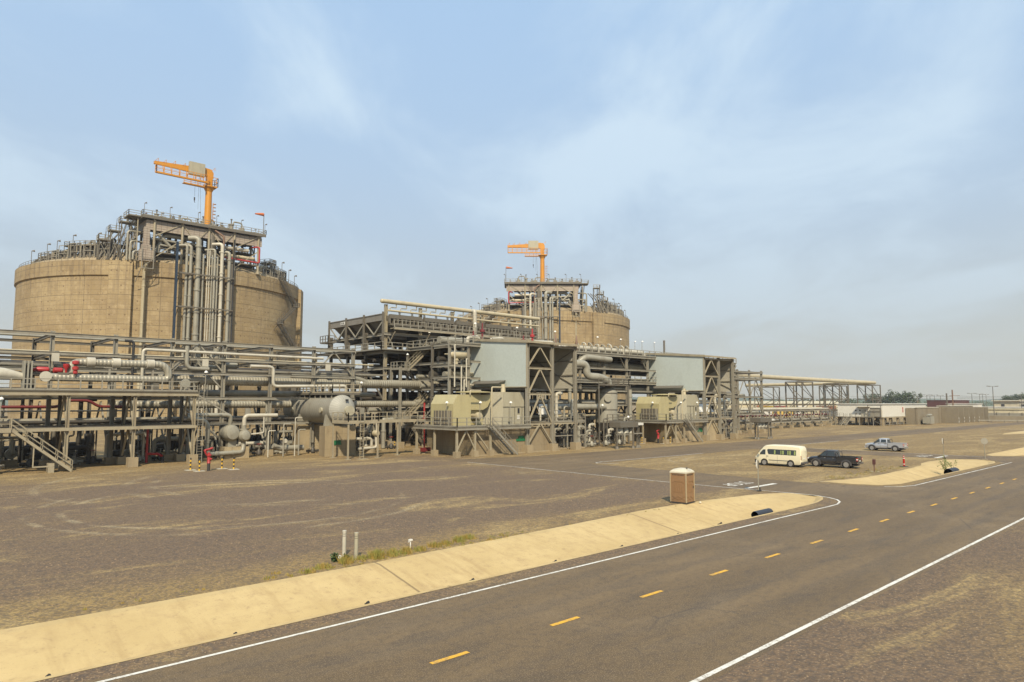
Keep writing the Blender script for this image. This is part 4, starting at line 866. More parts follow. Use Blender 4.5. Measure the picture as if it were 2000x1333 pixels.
V_ = thing('isolation_valve', 'tall bolted flange block beside the reducer on the left gallery', 'valve', (11.2, 83.8, 8.06))
for x in (10.75, 11.05, 11.35): b = B(); b.box(x - .07, 83.2, 8.2, x + .07, 84.5, 11.0); b.mk('plate', PIPE, V_)
b = B(); b.bar((10.7, 83.4, 10.6), (11.5, 83.4, 10.6), .1); b.bar((10.7, 83.4, 8.6), (11.5, 83.4, 8.6), .1); b.mk('tie_bolt', STEELD, V_)
b = B(); b.lathe((12.5, 82.9, 9.45), [(.02, -.12), (.52, -.10), (.52, .12)], 22, 'y'); b.tube([(12.5, 83.0, 9.45), (12.5, 83.7, 9.4)], .3, 12); b.mk('blind_flange', PIPEL, cat='flange', label='round pale disc flange facing the road on the left gallery')
b = B(); b.lathe((25.9, 82.9, 9.0), [(.02, -.12), (.5, -.10), (.5, .12)], 22, 'y'); b.tube([(25.9, 83.0, 9.0), (25.9, 84.2, 9.0)], .3, 12); b.mk('blind_flange', PIPE, cat='flange', label='round grey disc flange at the right end of the left gallery')
A_ = thing('valve_actuator', 'red cylindrical valve actuator on the left gallery', 'valve actuator', (12.3, 84.4, 10.0))
b = B(); b.tube([(11.2, 84.4, 10.1), (11.9, 84.4, 10.2), (12.0, 84.4, 10.2), (12.9, 84.4, 10.2), (13.0, 84.4, 10.2)], [.12, .2, .28, .28, .16], 14); b.mk('cylinder', RED, A_)
b = B(); b.tube([(13.3, 84.4, 10.15), (13.4, 84.4, 10.15), (14.1, 84.4, 10.15), (14.2, 84.4, 10.15)], [.14, .29, .29, .2], 14); b.mk('piston', RED, A_)
b = B(); b.bar((11.3, 84.4, 9.8), (14.4, 84.4, 9.8), .14); b.bar((13.1, 84.4, 9.7), (13.1, 84.4, 10.5), .1); b.mk('bracket', STEELD, A_)
A_ = thing('control_valve', 'red funnel-headed valve on the ribbed pipe of the left gallery', 'valve', (14.3, 83.6, 9.8))
b = B(); b.lathe((14.35, 83.6, 9.85), [(.1, 0), (.12, .4), (.3, .65), (.3, .95), (.02, .97)], 14); b.mk('head', RED, A_)
b = B(); b.cbox(14.1, 83.6, 9.55, .9, .5, .35); b.tube([(13.6, 83.6, 9.7), (14.9, 83.6, 9.9)], .1, 8); b.mk('body', STEELD, A_)
A_ = thing('control_valve', 'red stacked double valve beside the foot of the ribbed loop', 'valve', (15.0, 83.3, 9.8))
for z, r in ((9.75, .22), (10.15, .3), (10.75, .34)): b = B(); b.lathe((15.1, 83.2, z), [(r * .6, 0), (r, .08), (r, .32), (r * .5, .42), (.01, .43)], 14); b.mk('head', RED, A_)
b = B(); b.tube([(15.1, 83.2, 9.5), (15.1, 83.2, 11.0)], .07, 8); b.mk('stem', STEELD, A_)
# --- middle rack (behind the shelters) and right rack
US3 = [62.3 + 6.4 * i for i in range(13)]
LV3 = [4.1, 6.4, 8.9, 10.35, 12.8, 15.2]
br = []
for i, u in enumerate(US3):
    br += [((u, 78.5, 13.3), (u + 1.4, 78.3, 15.0)), ((u, 78.5, 13.3), (u - 1.4, 78.3, 15.0)), ((u, 78.3, .7), (u, 85, 6.2)), ((u, 91.8, .7), (u, 85, 6.2))]
    if i % 2 == 0 and i < 12: br += [((u, 92, .7), (u + 3.2, 92, 6.2)), ((u + 6.4, 92, .7), (u + 3.2, 92, 6.2))]
R3 = rack('pipe_rack', 'long steel pipe rack behind the two compressor shelters', 'pipe rack', US3, [78.0, 92.0], LV3, 15.4, .36, braces=br)
b = B(); b.box(62.1, 77.6, 15.38, 139.4, 92.3, 15.44); b.mk('top_deck', STEELD, R3)
b = B(); b.box(84, 77.6, 10.54, 125, 80.4, 10.6); b.mk('middle_deck', STEELD, R3)
b = B(); rail(b, [(62.1, 92, 15.44), (62.1, 77.6, 15.44), (139.3, 77.6, 15.44)], 1.1, 1.9, .06); b.mk('top_handrail', STEEL, R3)
b = B(); rail(b, [(84, 77.6, 10.6), (125, 77.6, 10.6)], 1.1, 1.9, .055); b.mk('middle_handrail', STEEL, R3)
P3 = [(79.3, 16.3, .48, PIPEL, 87.5, 106, 'fat bright pipe on the top deck of the middle rack'), (82, 16.2, .35, PIPE, 66, 137, 'grey pipe on the top deck of the middle rack'), (86, 16.6, .55, PIPE, 64, 137, 'fat grey pipe at the back of the top deck of the middle rack'), (81, 13.6, .6, PIPE, 90, 137, 'fat grey pipe just under the top deck of the middle rack'),
      (83.5, 13.4, .4, PIPED, 62, 137, 'dark pipe just under the top deck of the middle rack'), (79.5, 11.0, .3, PIPET, 62, 137, 'tan pipe on the fourth tier of the middle rack'), (82, 11.0, .45, PIPE, 62, 137, 'grey fat pipe on the fourth tier of the middle rack'), (85.5, 11.1, .5, PIPED, 62, 137, 'dark fat pipe on the fourth tier of the middle rack'), (89, 10.9, .3, PIPE, 62, 137, 'rear grey pipe on the fourth tier of the middle rack'),
      (79.2, 9.4, .2, PIPEL, 62, 139, 'thin pale pipe on the third tier of the middle rack'), (81, 9.5, .35, PIPE, 62, 139, 'grey pipe on the third tier of the middle rack'), (84.5, 9.4, .3, PIPED, 62, 139, 'dark pipe on the third tier of the middle rack'), (88, 9.4, .35, PIPE, 62, 139, 'rear grey pipe on the third tier of the middle rack'),
      (79.4, 6.9, .3, PIPEL, 66, 139, 'pale pipe on the second tier of the middle rack'), (81.5, 7.0, .4, PIPE, 66, 139, 'grey pipe on the second tier of the middle rack'), (85.5, 6.9, .3, PIPED, 62, 139, 'dark pipe on the second tier of the middle rack'), (89.5, 6.9, .4, PIPE, 62, 139, 'rear grey pipe on the second tier of the middle rack'),
      (80, 4.5, .25, PIPET, 66, 139, 'tan pipe on the lowest tier of the middle rack'), (83, 4.6, .35, PIPED, 62, 139, 'dark pipe on the lowest tier of the middle rack'), (88, 4.6, .3, PIPE, 62, 139, 'rear grey pipe on the lowest tier of the middle rack')]
for v, z, r, m, x0, x1, lb in P3: pipe(lb, [(x0, v, z), (x1, v, z)], r, m, fl=8, group='pipes lying on the middle rack', fr=1.14)
pipe('fat bright pipe turning down at the end of the top deck beside the distant tank', [(104, 79.3, 16.3), (107.6, 79.3, 16.3), (107.6, 79.3, 14.2)], .48, PIPEL, 1.2, 14)
for k in range(9):
    x = 88.6 + k * 1.75; b = B()
    P = [(x, 78.75 , 15.5), (x, 78.75, 16.9 + .25 * (k % 2)), (x, 79.7, 17.1 + .2 * (k % 3)), (x + .7, 79.9, 15.6)]; b.tube(P, .12, 8, .5)
    b.mk('hoop_pipe', PIPEL if k % 2 else PIPE, cat='pipe', group='small hooped pipes on the middle rack', label=NTH[k] + ' small hooped pipe from the left over the fat bright pipe')
# right hand frame
US4 = [134.5, 140.3, 145.6, 151.2]
br = []
for a, c in zip(US4, US4[1:]):
    m_ = (a + c) / 2
    for z0, z1 in ((4.4, 7.9), (8.3, 12.0)): br += [((a, 77.9, z0), (m_, 77.9, z1)), ((c, 77.9, z0), (m_, 77.9, z1))]
rack('end_frame', 'squarish braced steel frame at the end of the plant, right of the second shelter', 'pipe rack', US4, [78.0, 90.0], [4.2, 8.1, 12.1, 13.7], 14.2, .38, braces=br)
for k, (x, v) in enumerate(((136.5, 82), (138.4, 84), (141.6, 82), (143.4, 83), (147, 82), (148.8, 84))):
    b = B(); flange_pipe(b, [(x, v, 0), (x, v, 12.6)], .42, 10, None, 4); b.mk('standpipe', (PIPED, COPPER, PIPED)[k % 3], cat='pipe', group='standpipes in the end frame', label=NTH[k] + ' dark vertical pipe from the left inside the braced end frame')
for k, (v, z, r) in enumerate(((79.5, 4.6, .3), (84, 8.6, .35), (80, 12.5, .25))): pipe(NTH[k] + ' horizontal pipe from the bottom through the braced end frame', [(133, v, z), (154, v, z)], r, PIPE, group='pipes through the end frame', fl=6)
# tan flare pipes on towers
pipe('long tan pipe carried high on towers to the right of the plant', [(133, 80.5, 13.1), (160, 88.5, 13.7), (198, 92.8, 13.95), (263, 92.8, 13.95)], .62, PIPET, 3, 18)
pipe('second tan pipe crossing behind the towers towards the plant', [(262, 93.6, 13.9), (262, 142, 13.9)], .62, PIPET, 2, 16)
def tower(label, x, y, w, d, h):
    T = thing('pipe_tower', label, 'tower', (x, y, 0), 'steel towers under the tan pipes')
    for i in (0, 1):
        for j in (0, 1):
            b = B(); X, Y = x + (i - .5) * w, y + (j - .5) * d; b.bar((X, Y, .5), (X, Y, h), .32); b.mk('leg', STEELD, T)
            b = B(); b.cbox(X, Y, 0, .9, .9, .8); b.mk('footing', CONC, T)
    for k, z in enumerate((h * .33, h * .62, h)):
        for a, c in (((0, 0), (1, 0)), ((1, 0), (1, 1)), ((1, 1), (0, 1)), ((0, 1), (0, 0))):
            p = Vector((x + (a[0] - .5) * w, y + (a[1] - .5) * d, z)); q = Vector((x + (c[0] - .5) * w, y + (c[1] - .5) * d, z)); b = B(); b.bar(p, q, .24); b.mk('girt', STEELD, T)
            z0 = (0.8, h * .33, h * .62)[k]; b = B()
            b.bar(p + Vector((0, 0, z0 - z)), q, .16) if (k + a[0]) % 2 else b.bar(p, q + Vector((0, 0, z0 - z)), .16)
            b.mk('brace', STEELD, T)
    b = B(); b.box(x - .7, y - .5, h + .14, x + .7, y + .5, h + .30); b.mk('pipe_shoe', STEEL, T)
tower('left front steel tower under the long tan pipe', 203.0, 92.8, 7.0, 5.0, 12.95)
tower('middle steel tower under the long tan pipe', 229.5, 92.8, 7.0, 5.0, 12.95)
tower('right end steel tower under the long tan pipe', 257.5, 92.8, 7.5, 5.0, 12.95)
tower('far left steel tower under the crossing tan pipe', 262, 133, 5, 8.0, 12.95)
tower('far right steel tower under the crossing tan pipe', 262, 107, 5, 8.0, 12.95)
b = B(); b.tube([(262, 122, 0), (262, 122, 13.2)], .28, 8); b.mk('support_post', STEELD, cat='post', label='single thin post under the crossing tan pipe between two towers')
# low rack between end frame and white building
US5 = [158 + 6.2 * i for i in range(9)]
br = []
for i, u in enumerate(US5[:-1]):
    for v in (86.0,): br += [((u, v, 2.0), (u + 3.1, v, 4.4)), ((u + 6.2, v, 2.0), (u + 3.1, v, 4.4))]
rack('low_pipe_rack', 'low trussed pipe rack between the end frame and the white building', 'pipe rack', US5, [86.0, 94.0], [1.7, 4.7], 5.0, .3, braces=br)
for k, (v, z, r, m) in enumerate(((87, 2.2, .3, PIPE), (88.5, 2.2, .35, COPPER), (90.5, 2.2, .3, PIPED), (87, 5.1, .2, PIPEL), (89, 5.2, .3, PIPET), (91, 5.2, .3, PIPE), (87.2, 3.4, .22, REDD), (92.5, 5.1, .2, PIPEL))):
    pipe(NTH[k] + ' pipe of the low trussed rack, counted from the bottom front', [(154, v, z), (209, v, z)], r, m, group='pipes on the low trussed rack', fl=7)
# --- clutter under and around the racks
rr = random.Random(11)
def pump(label, x, y, s, m, m2, g, k):
    T = thing('pump_set', label, 'pump', (x, y, 0), g)
    b = B(); b.cbox(x, y, 0, 2.0 * s, .9 * s, .45 * s); b.mk('plinth', CONC, T)
    z = .95 * s
    b = B(); b.lathe((x - .45 * s, y, z), [(.02, -.5 * s), (.3 * s, -.45 * s), (.34 * s, -.4 * s), (.34 * s, .4 * s), (.24 * s, .46 * s), (.05, .5 * s)], 12, 'x'); b.cbox(x - .45 * s, y, .46 * s, .5 * s, .4 * s, .3 * s); b.mk('motor', m2, T)
    b = B(); b.lathe((x + .55 * s, y, z), [(.05, -.2 * s), (.42 * s, -.18 * s), (.42 * s, .18 * s), (.12, .22 * s)], 14, 'y'); b.tube([(x + .55 * s, y, z), (x + .55 * s, y, z + 1.3 * s)], .15 * s, 8); b.tube([(x + .55 * s, y - .1, z), (x + .55 * s, y - .9 * s, z), (x + .55 * s, y - .9 * s, z + 1.2 * s)], .16 * s, 8, .3 * s); b.mk('casing', m, T)
def valve(label, x, y, z, h, m, g, wheel=RED):
    T = thing('standing_valve', label, 'valve', (x, y, z), g)
    b = B(); b.tube([(x - .9, y, z + .35), (x + .9, y, z + .35)], .17, 8); b.lathe((x, y, z + .35), [(.1, -.3), (.33, -.22), (.33, .22), (.12, .5)], 10); b.bar((x - .6, y, z), (x - .6, y, z + .3), .12); b.bar((x + .6, y, z), (x + .6, y, z + .3), .12); b.mk('body', m, T)
    b = B(); b.tube([(x, y, z + .8), (x, y, z + h)], .05, 6); b.mk('stem', STEEL, T)
    b = B(); b.lathe((x, y, z + h * .92), [(.25, 0), (.32, .03), (.25, .06)], 12); b.bar((x - .3, y, z + h * .92 + .03), (x + .3, y, z + h * .92 + .03), .05); b.mk('hand_wheel', wheel, T)
for k in range(14):
    x = 10.5 + k * 3.5 + rr.uniform(-.6, .6)
    pump(NTH[k] + ' pump from the left on the ground beneath the long left rack', x, rr.uniform(89, 95), rr.uniform(.95, 1.35), (PIPE, PIPED, PIPED)[k % 3], (STEELD, PIPED)[k % 2], 'pumps beneath the long left rack', k)
for k in range(16):
    x = 9.5 + k * 3.1 + rr.uniform(-.8, .8)
    valve(NTH[k] + ' ground valve from the left in front of the pumps of the long left rack', x, rr.uniform(86.8, 89.2), 0, rr.uniform(1.3, 1.9), (PIPE, PIPED)[k % 2], 'ground valves beneath the long left rack', (RED, STEEL, STEELD)[k % 3])
for k in range(22):
    x = 8 + k * 2.3 + rr.uniform(-.5, .5); v = rr.uniform(88.4, 98.3); zt = (4.3, 7.2, 10.0)[k % 3]; r = rr.uniform(.12, .33)
    b = B(); flange_pipe(b, [(x, v, .1), (x, v, zt)], r, 10, None, 2.4); b.tube([(x, v, zt - .3), (x, v, zt), (x + 1.6, v, zt)], r, 10, r * 2); b.mk('standpipe', (PIPED, PIPE, PIPED, STEELD)[k % 4], cat='pipe', group='standpipes beneath the long left rack', label=NTH[k] + ' vertical pipe from the left beneath the long left rack')
for k in range(9):
    x = 9 + k * 5.2; v = rr.uniform(87, 91); z = rr.uniform(.5, 3.2); r = rr.uniform(.14, .28)
    pipe(NTH[k] + ' bent low pipe from the left beneath the long left rack', [(x, v, 0), (x, v, z), (x + 3.8, v, z), (x + 3.8, v, 0)], r, (PIPE, PIPED, PIPEL)[k % 3], r * 2.4, group='bent low pipes beneath the long left rack', fl=1.6)
for k in range(16):
    x = 74.5 + k * 3.9 + rr.uniform(-.7, .7); v = rr.uniform(77.8, 90); zt = (4.1, 6.3, 8.8, 12.7)[k % 4]; r = rr.uniform(.15, .38)
    b = B(); flange_pipe(b, [(x, v, .1), (x, v, zt), (x + 1.2, v, zt)], r, 10, r * 2, 2.6); b.mk('standpipe', (PIPE, PIPED, STEEL, PIPED)[k % 4], cat='pipe', group='standpipes beneath the middle rack', label=NTH[k] + ' vertical pipe from the left beneath the middle rack')
for k in range(12):
    x = 77 + k * 4.6 + rr.uniform(-.6, .6)
    pump(NTH[k] + ' pump from the left on the ground beneath the middle rack', x, rr.uniform(78.5, 84), rr.uniform(1.1, 1.5), (PIPE, PIPED)[k % 2], STEELD, 'pumps beneath the middle rack', k)
# thin ladders, junction boxes and cabinets on the rack faces
for k in range(10):
    x = 3 + k * 5.3 + rr.uniform(-1, 1); z = (5.2, 8.4, 11.2)[k % 3]
    b = B(); b.box(x, 87.0, z, x + .7, 87.2, z + .9); b.mk('junction_box', (STEEL, STEELD, PIPEL)[k % 3], cat='junction box', group='junction boxes on the long left rack', label=NTH[k] + ' small grey junction box from the left on the face of the long left rack')
b = B(); b.tube([(22.9, 85.6, .05), (22.9, 85.6, 4.0)], .13, 8); b.tube([(22.9, 85.6, 1.05), (24.0, 85.2, 1.0), (24.3, 84.8, .75)], .14, 8); b.mk('fire_water_riser', RED, cat='pipe', label='dark red fire water riser behind the gallery with a nozzle at its foot')
b = B(); b.tube([(24.35, 84.8, 0), (24.35, 84.8, .7)], .17, 8); b.mk('pipe_stub', BLACK, cat='pipe', label='black pipe stub below the red nozzle by the gallery foot')
def flood(x, y, z, h, label, g=None):
    T = thing('flood_light', label, 'lamp', (x, y, z), g or 'small flood lights on posts')
    b = B(); b.tube([(x, y, z), (x, y, z + h)], .045, 6); b.mk('post', STEEL, T)
    b = B(); b.lathe((x, y - .12, z + h), [(.21, -.04), (.17, .09), (.07, .19), (.02, .2)], 12); b.mk('lamp_head', LAMPW, T)
FL = [(8.7, 80.2, 4.25, 2.9, 'at the left edge above the stair landing'), (27.6, 81.5, 8.06, 2.2, 'at the right end of the left gallery'), (47.0, 80.2, 8.0, 1.4, 'at the end of the walkway over the big drum'), (53.5, 70.2, 4.0, 2.8, 'at the left corner of the near compressor deck'), (56.9, 67.6, 4.0, 2.8, 'in front of the cream enclosure of the near compressor'), (62.0, 67.4, 4.0, 2.8, 'in front of the beige enclosure of the near compressor'),
      (97.5, 70.2, 4.0, 2.8, 'at the left corner of the far compressor deck'), (101.5, 67.2, 4.0, 2.8, 'in front of the cream enclosure of the far compressor'), (106.2, 67.0, 4.0, 2.8, 'in front of the beige enclosure of the far compressor'), (92.5, 78.0, 15.44, 2.8, 'leftmost on the top deck beside the distant tank'), (99, 78, 15.44, 2.8, 'second on the top deck beside the distant tank'), (105.5, 78, 15.44, 2.8, 'third on the top deck beside the distant tank'),
      (119.2, 90, 15.44, 4.4, 'first tall one against the sky right of the distant tank'), (126.2, 90, 15.44, 4.6, 'second tall one against the sky right of the distant tank'), (64.5, 77.9, 15.44, 3.0, 'on the deck left of the near shelter roof'), (73, 77.9, 15.44, 3.0, 'on the deck behind the near shelter roof'), (81.6, 77.9, 15.44, 3.0, 'on the deck right behind the near shelter roof'), (66.5, 92.1, 15.0, 3.3, 'on the front rail below the cooler'), (59.6, 88.2, 11.95, 2.2, 'on the upper stair landing'), (85.3, 66.0, 2.6, 2.0, 'beside the grey hopper near the vertical vessel'), (82.3, 68.6, 3.9, 2.5, 'in front of the vertical vessel')]
for x, y, z, h, w in FL: flood(x, y, z, h, 'small white flood light ' + w)
b = B(); b.tube([(130, 90, 15.44), (130, 90, 20.8)], .22, 8); b.mk('vent_pipe', STEELD, cat='pipe', label='short dark vent pipe against the sky above the far shelter')

def backskid(label, x, y, w, h, k, g):
    T = thing('equipment_skid', label, 'equipment', (x, y, 0), g)
    b = B(); b.box(x - w / 2, y - 1.2, 0, x + w / 2, y + 1.2, .25); b.mk('base', CONC, T)
    b = B()
    for sx in (-1, 1):
        for sy in (-1, 1): b.bar((x + sx * w * .47, y + sy * 1.1, .2), (x + sx * w * .47, y + sy * 1.1, h), .16)
    for z in (h * .5, h): b.bar((x - w * .47, y - 1.1, z), (x + w * .47, y - 1.1, z), .15); b.bar((x - w * .47, y + 1.1, z), (x + w * .47, y + 1.1, z), .15)
    for sx in (-1, 1): b.bar((x + sx * w * .47, y - 1.1, h), (x + sx * w * .47, y + 1.1, h), .15)
    b.mk('frame', STEELD, T)
    b = B(); b.lathe((x - w * .1, y, h * .38), [(.02, -w * .34), (.4, -w * .32), (.62, -w * .27), (.62, w * .27), (.4, w * .32), (.02, w * .34)], 16, 'x'); b.box(x - w * .3, y - .5, .25, x - w * .24, y + .5, h * .3); b.box(x + w * .05, y - .5, .25, x + w * .11, y + .5, h * .3); b.mk('vessel', PIPED, T)
    b = B(); b.box(x + w * .26, y - .9, .25, x + w * .44, y + .7, h * .8); b.mk('cabinet', (PIPED, STEELD, PIPE)[k % 3], T)
    for j in range(4): xx = x - w * .36 + j * w * .2; b = B(); flange_pipe(b, [(xx, y - .8, .25), (xx, y - .8, h * .75), (xx + w * .12, y - .8, h * .75), (xx + w * .12, y - .8, h)], .11, 7, .3, 1.1, 1.6); b.mk('pipe', (PIPE, PIPED)[j % 2], T)
for k in range(9): backskid(NTH[k] + ' framed equipment skid from the left deep beneath the long left rack', 12.5 + k * 5.6, 96.8 + (k % 2) * 1.6, 4.6, 3.4 + (k % 3) * .35, k, 'equipment skids beneath the long left rack')
for k in range(5): backskid(NTH[k] + ' framed equipment skid from the left among the air cooler legs', 62 + k * 6.6, 101 + (k % 2) * 3, 5.0, 3.6, k, 'equipment skids among the air cooler legs')
for k in range(8): backskid(NTH[k] + ' framed equipment skid from the left deep beneath the middle rack', 78 + k * 7.2, 87 + (k % 2) * 1.5, 5.2, 3.5, k, 'equipment skids beneath the middle rack')
# ------------------------------------------------------------------ air cooler block with stair tower
UC = [58.4, 65.0, 71.6, 78.2, 84.8, 91.4]; VC = [92.5, 98.3, 104.1, 110.0]
C_ = thing('air_cooler', 'large air cooler bank on steel legs in the middle of the plant', 'air cooler', (75, 101, 0))
for j, v in enumerate(VC):
    for i, u in enumerate(UC):
        zt = 22.3 if j == 0 else 18.2
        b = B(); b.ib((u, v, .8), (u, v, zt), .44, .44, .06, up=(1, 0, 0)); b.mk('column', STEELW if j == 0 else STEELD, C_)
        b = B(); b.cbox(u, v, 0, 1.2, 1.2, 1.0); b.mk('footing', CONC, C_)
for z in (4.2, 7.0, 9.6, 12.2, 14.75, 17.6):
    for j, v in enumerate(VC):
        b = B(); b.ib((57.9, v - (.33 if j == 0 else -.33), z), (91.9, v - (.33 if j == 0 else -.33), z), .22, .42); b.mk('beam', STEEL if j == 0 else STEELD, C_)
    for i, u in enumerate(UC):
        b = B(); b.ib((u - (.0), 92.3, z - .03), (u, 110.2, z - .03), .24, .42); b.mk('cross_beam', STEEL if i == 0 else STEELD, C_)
b = B(); b.box(57.0, 91.4, 14.98, 92.2, 111.2, 15.05); b.mk('fan_deck', STEELD, C_)
b = B(); rail(b, [(57.0, 111.2, 15.05), (57.0, 91.4, 15.05), (92, 91.4, 15.05)], 1.15, 1.9, .06); b.mk('deck_handrail', STEEL, C_)
for i in range(5):      # bundles with plenum hoppers and fans
    x0, x1 = UC[i] + .05, UC[i + 1] - .05
    for j in range(3):
        y0, y1 = VC[j] + .05, VC[j + 1] - .05; cx_, cy_ = (x0 + x1) / 2, (y0 + y1) / 2; r = 2.1; n = 16; b = B()
        rect = []
        for k in range(n):
            t = 2 * pi * k / n + pi / n; c, s_ = cos(t), sin(t); m_ = max(abs(c) / ((x1 - x0) / 2), abs(s_) / ((y1 - y0) / 2)); rect.append((cx_ + c / m_, cy_ + s_ / m_, 19.75))
        circ = [(cx_ + r * cos(2 * pi * k / n + pi / n), cy_ + r * sin(2 * pi * k / n + pi / n), 17.9) for k in range(n)]
        b.add(rect + circ, [(k, k + n, (k + 1) % n + n, (k + 1) % n) for k in range(n)]); b.lathe((cx_, cy_, 17.0), [(r, .9), (r, 0), (r + .08, 0), (r + .08, .9)], 20); pl_ = b.mk('plenum', STEELD, C_)
        b = B(); b.lathe((cx_, cy_, 17.3), [(.02, 0), (.35, .02), (.35, .3), (.02, .32)], 10)
        for k in range(4): t = k * pi / 2; b.bar((cx_, cy_, 17.45), (cx_ + (r - .1) * cos(t), cy_ + (r - .1) * sin(t), 17.45), .42, .06)
        b.mk('fan', PIPED, pl_)
    b = B(); b.box(x0, 92.2, 19.8, x1, 110.3, 20.5); b.mk('tube_bundle', STEELD, C_)
for j in range(3):      # left end panels
    b = B(); b.box(58.0, VC[j] + .03, 19.75, 58.28, VC[j + 1] - .03, 20.75); b.bar((58.0, VC[j] + .03, 20.8), (58.0, VC[j + 1] - .03, 20.8), .2, .12); b.mk('side_panel', paint('cooler_panel_%d' % j, (.235, .215, .18), .6, .1, .5), C_)
    b = B(); b.bar((58.1, VC[j] + .2, 19.7), (58.1, (VC[j] + VC[j + 1]) / 2, 17.6), .24); b.bar((58.1, VC[j + 1] - .2, 19.7), (58.1, (VC[j] + VC[j + 1]) / 2, 17.6), .16); b.mk('brace', STEEL, C_)
b = B(); b.box(57.93, 104.6, 20.05, 57.98, 106.0, 20.55); np_ = b.mk('number_plate', WHITE, C_)
b = B(); b.box(57.90, 104.9, 20.15, 57.925, 105.15, 20.45); b.box(57.90, 105.4, 20.15, 57.925, 105.7, 20.45); b.mk('plate_mark', BLACK, np_)
for j, v in enumerate(VC): b = B(); b.bar((57.9, v, 15.05), (57.9, v, 21.1), .26); b.mk('corner_post', STEELD, C_)
for i in range(5):      # front header boxes with windows
    b = B(); x0, x1 = UC[i] + .25, UC[i + 1] - .25; b.box(x0, 91.6, 20.05, x1, 92.15, 20.7); b.box(x0, 91.6, 18.95, x1, 92.15, 19.25)
    for k in range(9): xx = x0 + (x1 - x0) * k / 8; b.box(xx - .13, 91.63, 19.25, xx + .13, 92.1, 20.05)
    b.mk('header_box', STEELD, C_)
b = B(); b.box(58.6, 90.3, 18.35, 91.5, 91.5, 18.45); b.bar((58.6, 90.3, 18.3), (91.5, 90.3, 18.3), .1, .24)
for u in UC: b.bar((u + .4, 92.2, 15.9), (u + .4, 90.4, 17.8), .14)
b.mk('walkway', STEELW, C_)
b = B(); rail(b, [(58.6, 90.3, 18.45), (91.5, 90.3, 18.45)], 1.2, 1.5, .06); b.mk('walkway_rail', STEEL, C_)
b = B(); b.box(56.4, 107.5, 17.0, 57.7, 110.3, 17.1); rail(b, [(57.7, 107.5, 17.1), (56.4, 107.5, 17.1), (56.4, 110.3, 17.1)], 1.2, 1, .06); b.mk('side_balcony', STEELD, C_)
b = B()
for z0, z1 in ((.9, 6.8), (7.2, 12.0)):
    b.bar((58.4, 92.8, z0), (58.4, 98, z1), .2)
b.bar((58.4, 104.1, .9), (58.4, 98.5, 6.8), .2)
b.mk('leg_brace', STEELD, C_)
for i in range(5):
    b = B(); u0, u1 = UC[i], UC[i + 1]; b.bar((u0 + .2, 98.3, .9), ((u0 + u1) / 2, 98.3, 6.8), .2); b.bar((u1 - .2, 98.3, .9), ((u0 + u1) / 2, 98.3, 6.8), .2); b.mk('leg_brace', STEELD, C_)
for i in range(5):
    u0, u1 = UC[i], UC[i + 1]; b = B(); b.bar((u0 + .2, 92.3, 17.4), (u0 + 1.5, 92.3, 15.3), .16); b.bar((u1 - .2, 92.3, 17.4), (u1 - 1.5, 92.3, 15.3), .16); b.mk('knee_brace', STEEL, C_)
H_ = thing('header_pipe_run', 'long tan header pipe carried above the front of the air cooler', 'pipe', (75, 92.5, 22))
b = B(); b.tube([(57.5, 92.3, 22.75), (92.3, 92.3, 22.75)], .35, 18); b.lathe((57.5, 92.3, 22.75), [(.02, -.25), (.26, -.18), (.35, 0)], 18, 'x'); b.mk('main_pipe', PIPET, H_)
b = B(); b.tube([(58.4, 91.95, 21.3), (92, 91.95, 21.3)], .16, 10); b.mk('lower_pipe', PIPET, H_)
for k in range(17):
    x = 60.2 + k * 1.95; b = B(); b.tube([(x, 92.3, 22.45), (x, 92.3, 22.0), (x - .2, 92.0, 21.85), (x - 1.35, 91.95, 21.8), (x - 1.4, 91.95, 21.35)], .09, 7, .2); b.mk('branch', PIPE, H_)
for k in range(13):
    x = 60.6 + k * 2.4; T = thing('relief_valve', NTH[k] + ' small relief valve from the left hanging under the tan header pipe', 'valve', (x, 91.95, 20.7), 'relief valves above the air cooler')
    b = B(); b.lathe((x, 91.95, 20.72), [(.06, -.1), (.06, .42), (.05, .6)], 8); b.mk('stem', STEELD, T)
    for z in (.0, .18, .36): b = B(); b.lathe((x, 91.95, 20.7 + z), [(.05, 0), (.22, .03), (.22, .09), (.05, .11)], 10); b.mk('disc', STEELD, T)
pipe('vertical pale pipe dropping from the tan header to the deck left of the near shelter', [(75.6, 91.9, 22.7), (75.6, 91.3, 22.7), (75.6, 91.2, 15.5)], .34, PIPEL, .7, 14, fl=1.2, fr=1.05)
for k, (a, c) in enumerate((((71.8, 92.2, 18.0), (75.0, 92.2, 21.1)), ((78.0, 92.2, 18.0), (75.4, 92.2, 21.1)))):
    b = B(); b.bar(a, c, .18); b.mk('brace', STEEL, H_)
# stair tower
ST = thing('stair_tower', 'zigzag steel stair tower climbing to the cooler deck', 'stair', (61.5, 89, 0))
xa, xb = 59.6, 64.2
stair(ST, (xa + .6, 88.9, 11.95), (xb, 88.9, 15.4), .95, STEELW)
stair(ST, (xb, 90.2, 8.2), (xa + .6, 90.2, 11.95), .95, STEELD)
stair(ST, (xa + .6, 88.9, 4.5), (xb, 88.9, 8.2), .95, STEELW)
stair(ST, (xb, 90.2, .1), (xa + .6, 90.2, 4.5), .95, STEELD)
for x0, x1, z in ((58.4, 60.2, 11.95), (64.1, 66, 8.2), (58.4, 60.2, 4.5), (64.1, 66, 15.3)):
    b = B(); b.box(x0, 88.3, z - .12, x1, 90.8, z); b.bar((x0, 88.3, z - .1), (x1, 88.3, z - .1), .08, .25); rail(b, [((x0 if x0 < 60 else x1), 90.8, z), ((x0 if x0 < 60 else x1), 88.3, z), ((x1 if x0 < 60 else x0), 88.3, z)], 1.1, .9, .05); b.mk('landing', STEEL, ST)
